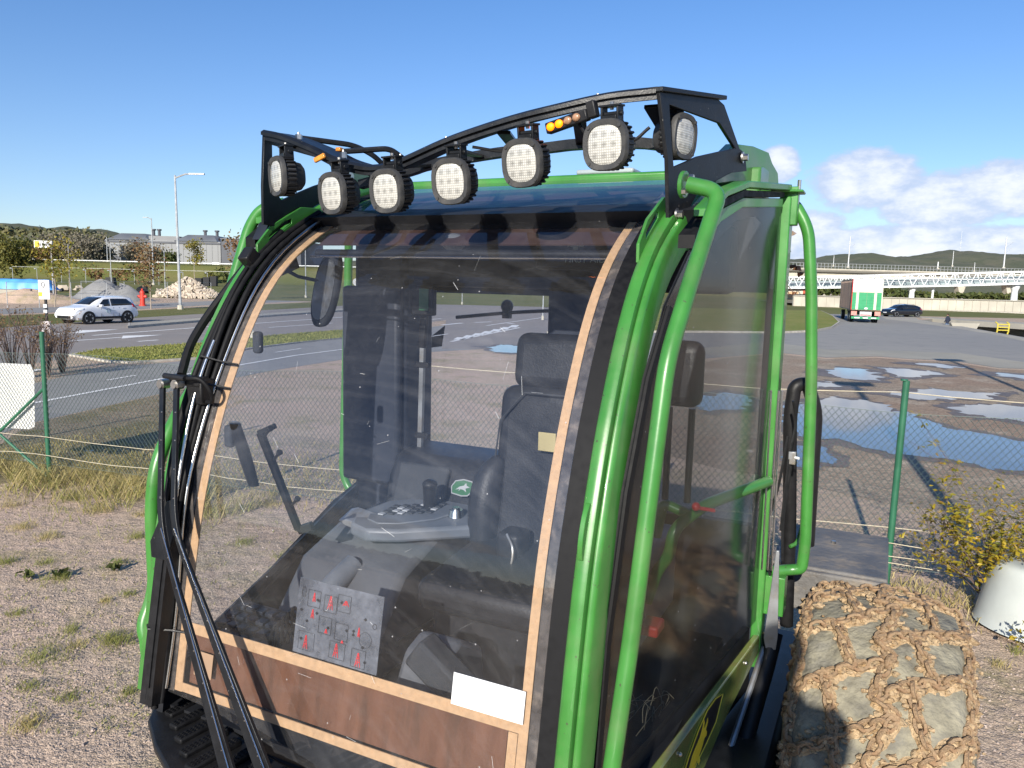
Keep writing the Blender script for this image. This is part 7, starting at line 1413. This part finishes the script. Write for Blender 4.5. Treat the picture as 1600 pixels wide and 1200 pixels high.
# small plant over the white tub
b = gp(1600, 1012); b2 = empty('small_shrub', b+Vector((-.05, -.25, 0)), label='small yellow green sprig in front of the white tub', cat='shrub'); m = MB(); tips = []; rr = random.Random(5)
for k in range(7): a = rr.uniform(0, 6.28); e = Vector((math.cos(a)*.2, math.sin(a)*.12, rr.uniform(.15, .38))); m.tube([(0, 0, 0), e*.5+Vector((0, 0, .04)), e], [.004, .003, .002], 4); tips += [e, e*.7+Vector((0, 0, .03))]
m.build('stems', TWIG, b2); vs, fs = leaves(lambda r_: (lambda c: (c.x+r_.normal()*.04, c.y+r_.normal()*.04, c.z+r_.normal()*.04))(tips[r_.integers(len(tips))]), 150, .022, 3); o = raw('leaves', vs, fs, SHRUB, b2); o['kind'] = 'stuff'
# white tub (upturned, tapered)
tb = empty('white_tub', gp(1634, 985), label='upturned white plastic tub beside the golden shrub', cat='tub'); tb.rotation_euler = (R(-3), R(4), 0)
TUBM = mat('white_plastic', (.48, .51, .48), .42, var=.06, scale=5, col2=(.52, .52, .44), c2scale=6, c2lo=.6, c2hi=.8)
m = MB(); prof_ = [(.0, .54), (.34, .54), (.41, .53), (.44, .50), (.452, .45), (.51, .10), (.522, .02), (.535, .0), (.50, 0)]
m.rings([[Vector((r_*math.cos(t), r_*math.sin(t), z)) for t in np.linspace(0, 2*math.pi, 40, endpoint=False)] for r_, z in prof_[1:]]); m.build('shell', TUBM, tb, smooth=50)
m = MB(); m.tube(catmull([(-.25, -.30, .50), (-.285, -.32, .4), (-.32, -.345, .22), (-.35, -.375, .03)], 6), .003, 5); m.tube(catmull([(-.19, -.345, .50), (-.25, -.345, .42), (-.28, -.375, .2), (-.34, -.38, .05)], 6), .0025, 5); m.build('string', mat('brown_string', (.30, .22, .12), .9), tb)
# dry plant caught on the machine behind the door
dp = empty('dried_plant', ORG, R(-26), label='dried brown leaves on a stalk behind the cab corner', cat='dried plant')
DRYL = leafmat('brown_dry_leaves', [(.16, .06, .03), (.24, .11, .05), (.42, .34, .26), (.10, .05, .03)], trans=.2)
m = MB(); st_ = [catmull([(.33, 1.97, 2.79), (.35, 1.97, 2.84), (.375, 1.97, 2.862), (.40, 1.97, 2.85)], 6), catmull([(.33, 1.97, 2.80), (.36, 1.97, 2.85), (.385, 1.97, 2.868)], 6), catmull([(.33, 1.97, 2.77), (.36, 1.97, 2.775), (.39, 1.97, 2.741)], 6), catmull([(.31, 1.97, 2.97), (.34, 1.97, 3.005), (.364, 1.97, 3.012)], 6), catmull([(.30, 1.95, 1.3), (.31, 1.96, 2.2), (.33, 1.97, 2.79), (.31, 1.97, 2.97)], 6)]
for s_ in st_: m.tube(s_, .0022, 5)
m.build('stalk', TWIG, dp)
def curl(c, s, seed):
    rr = random.Random(seed); q = MB(); rot = Matrix.Rotation(rr.uniform(0, 6), 3, 'Z') @ Matrix.Rotation(rr.uniform(-1, 1), 3, 'X')
    q.grid(lambda a, b: Vector(c)+rot @ Vector(((a-.5)*s*1.5, (b-.5)*s*math.sin(math.pi*min(1, a+.08))**.6+.15*s*math.sin(a*6), .35*s*math.cos((b-.5)*5)+.12*s*mnoise.noise(Vector((a*4, b*4, seed))))), 8, 6); return q
for i, (c, s) in enumerate((((.366, 1.97, 3.008), .034), ((.335, 1.97, 2.968), .040), ((.352, 1.97, 2.932), .022), ((.40, 1.97, 2.852), .034), ((.412, 1.97, 2.828), .026), ((.378, 1.97, 2.862), .022), ((.39, 1.97, 2.741), .018))): curl(c, s, i).build('leaf', DRYL, dp, smooth=80, recalc=False)
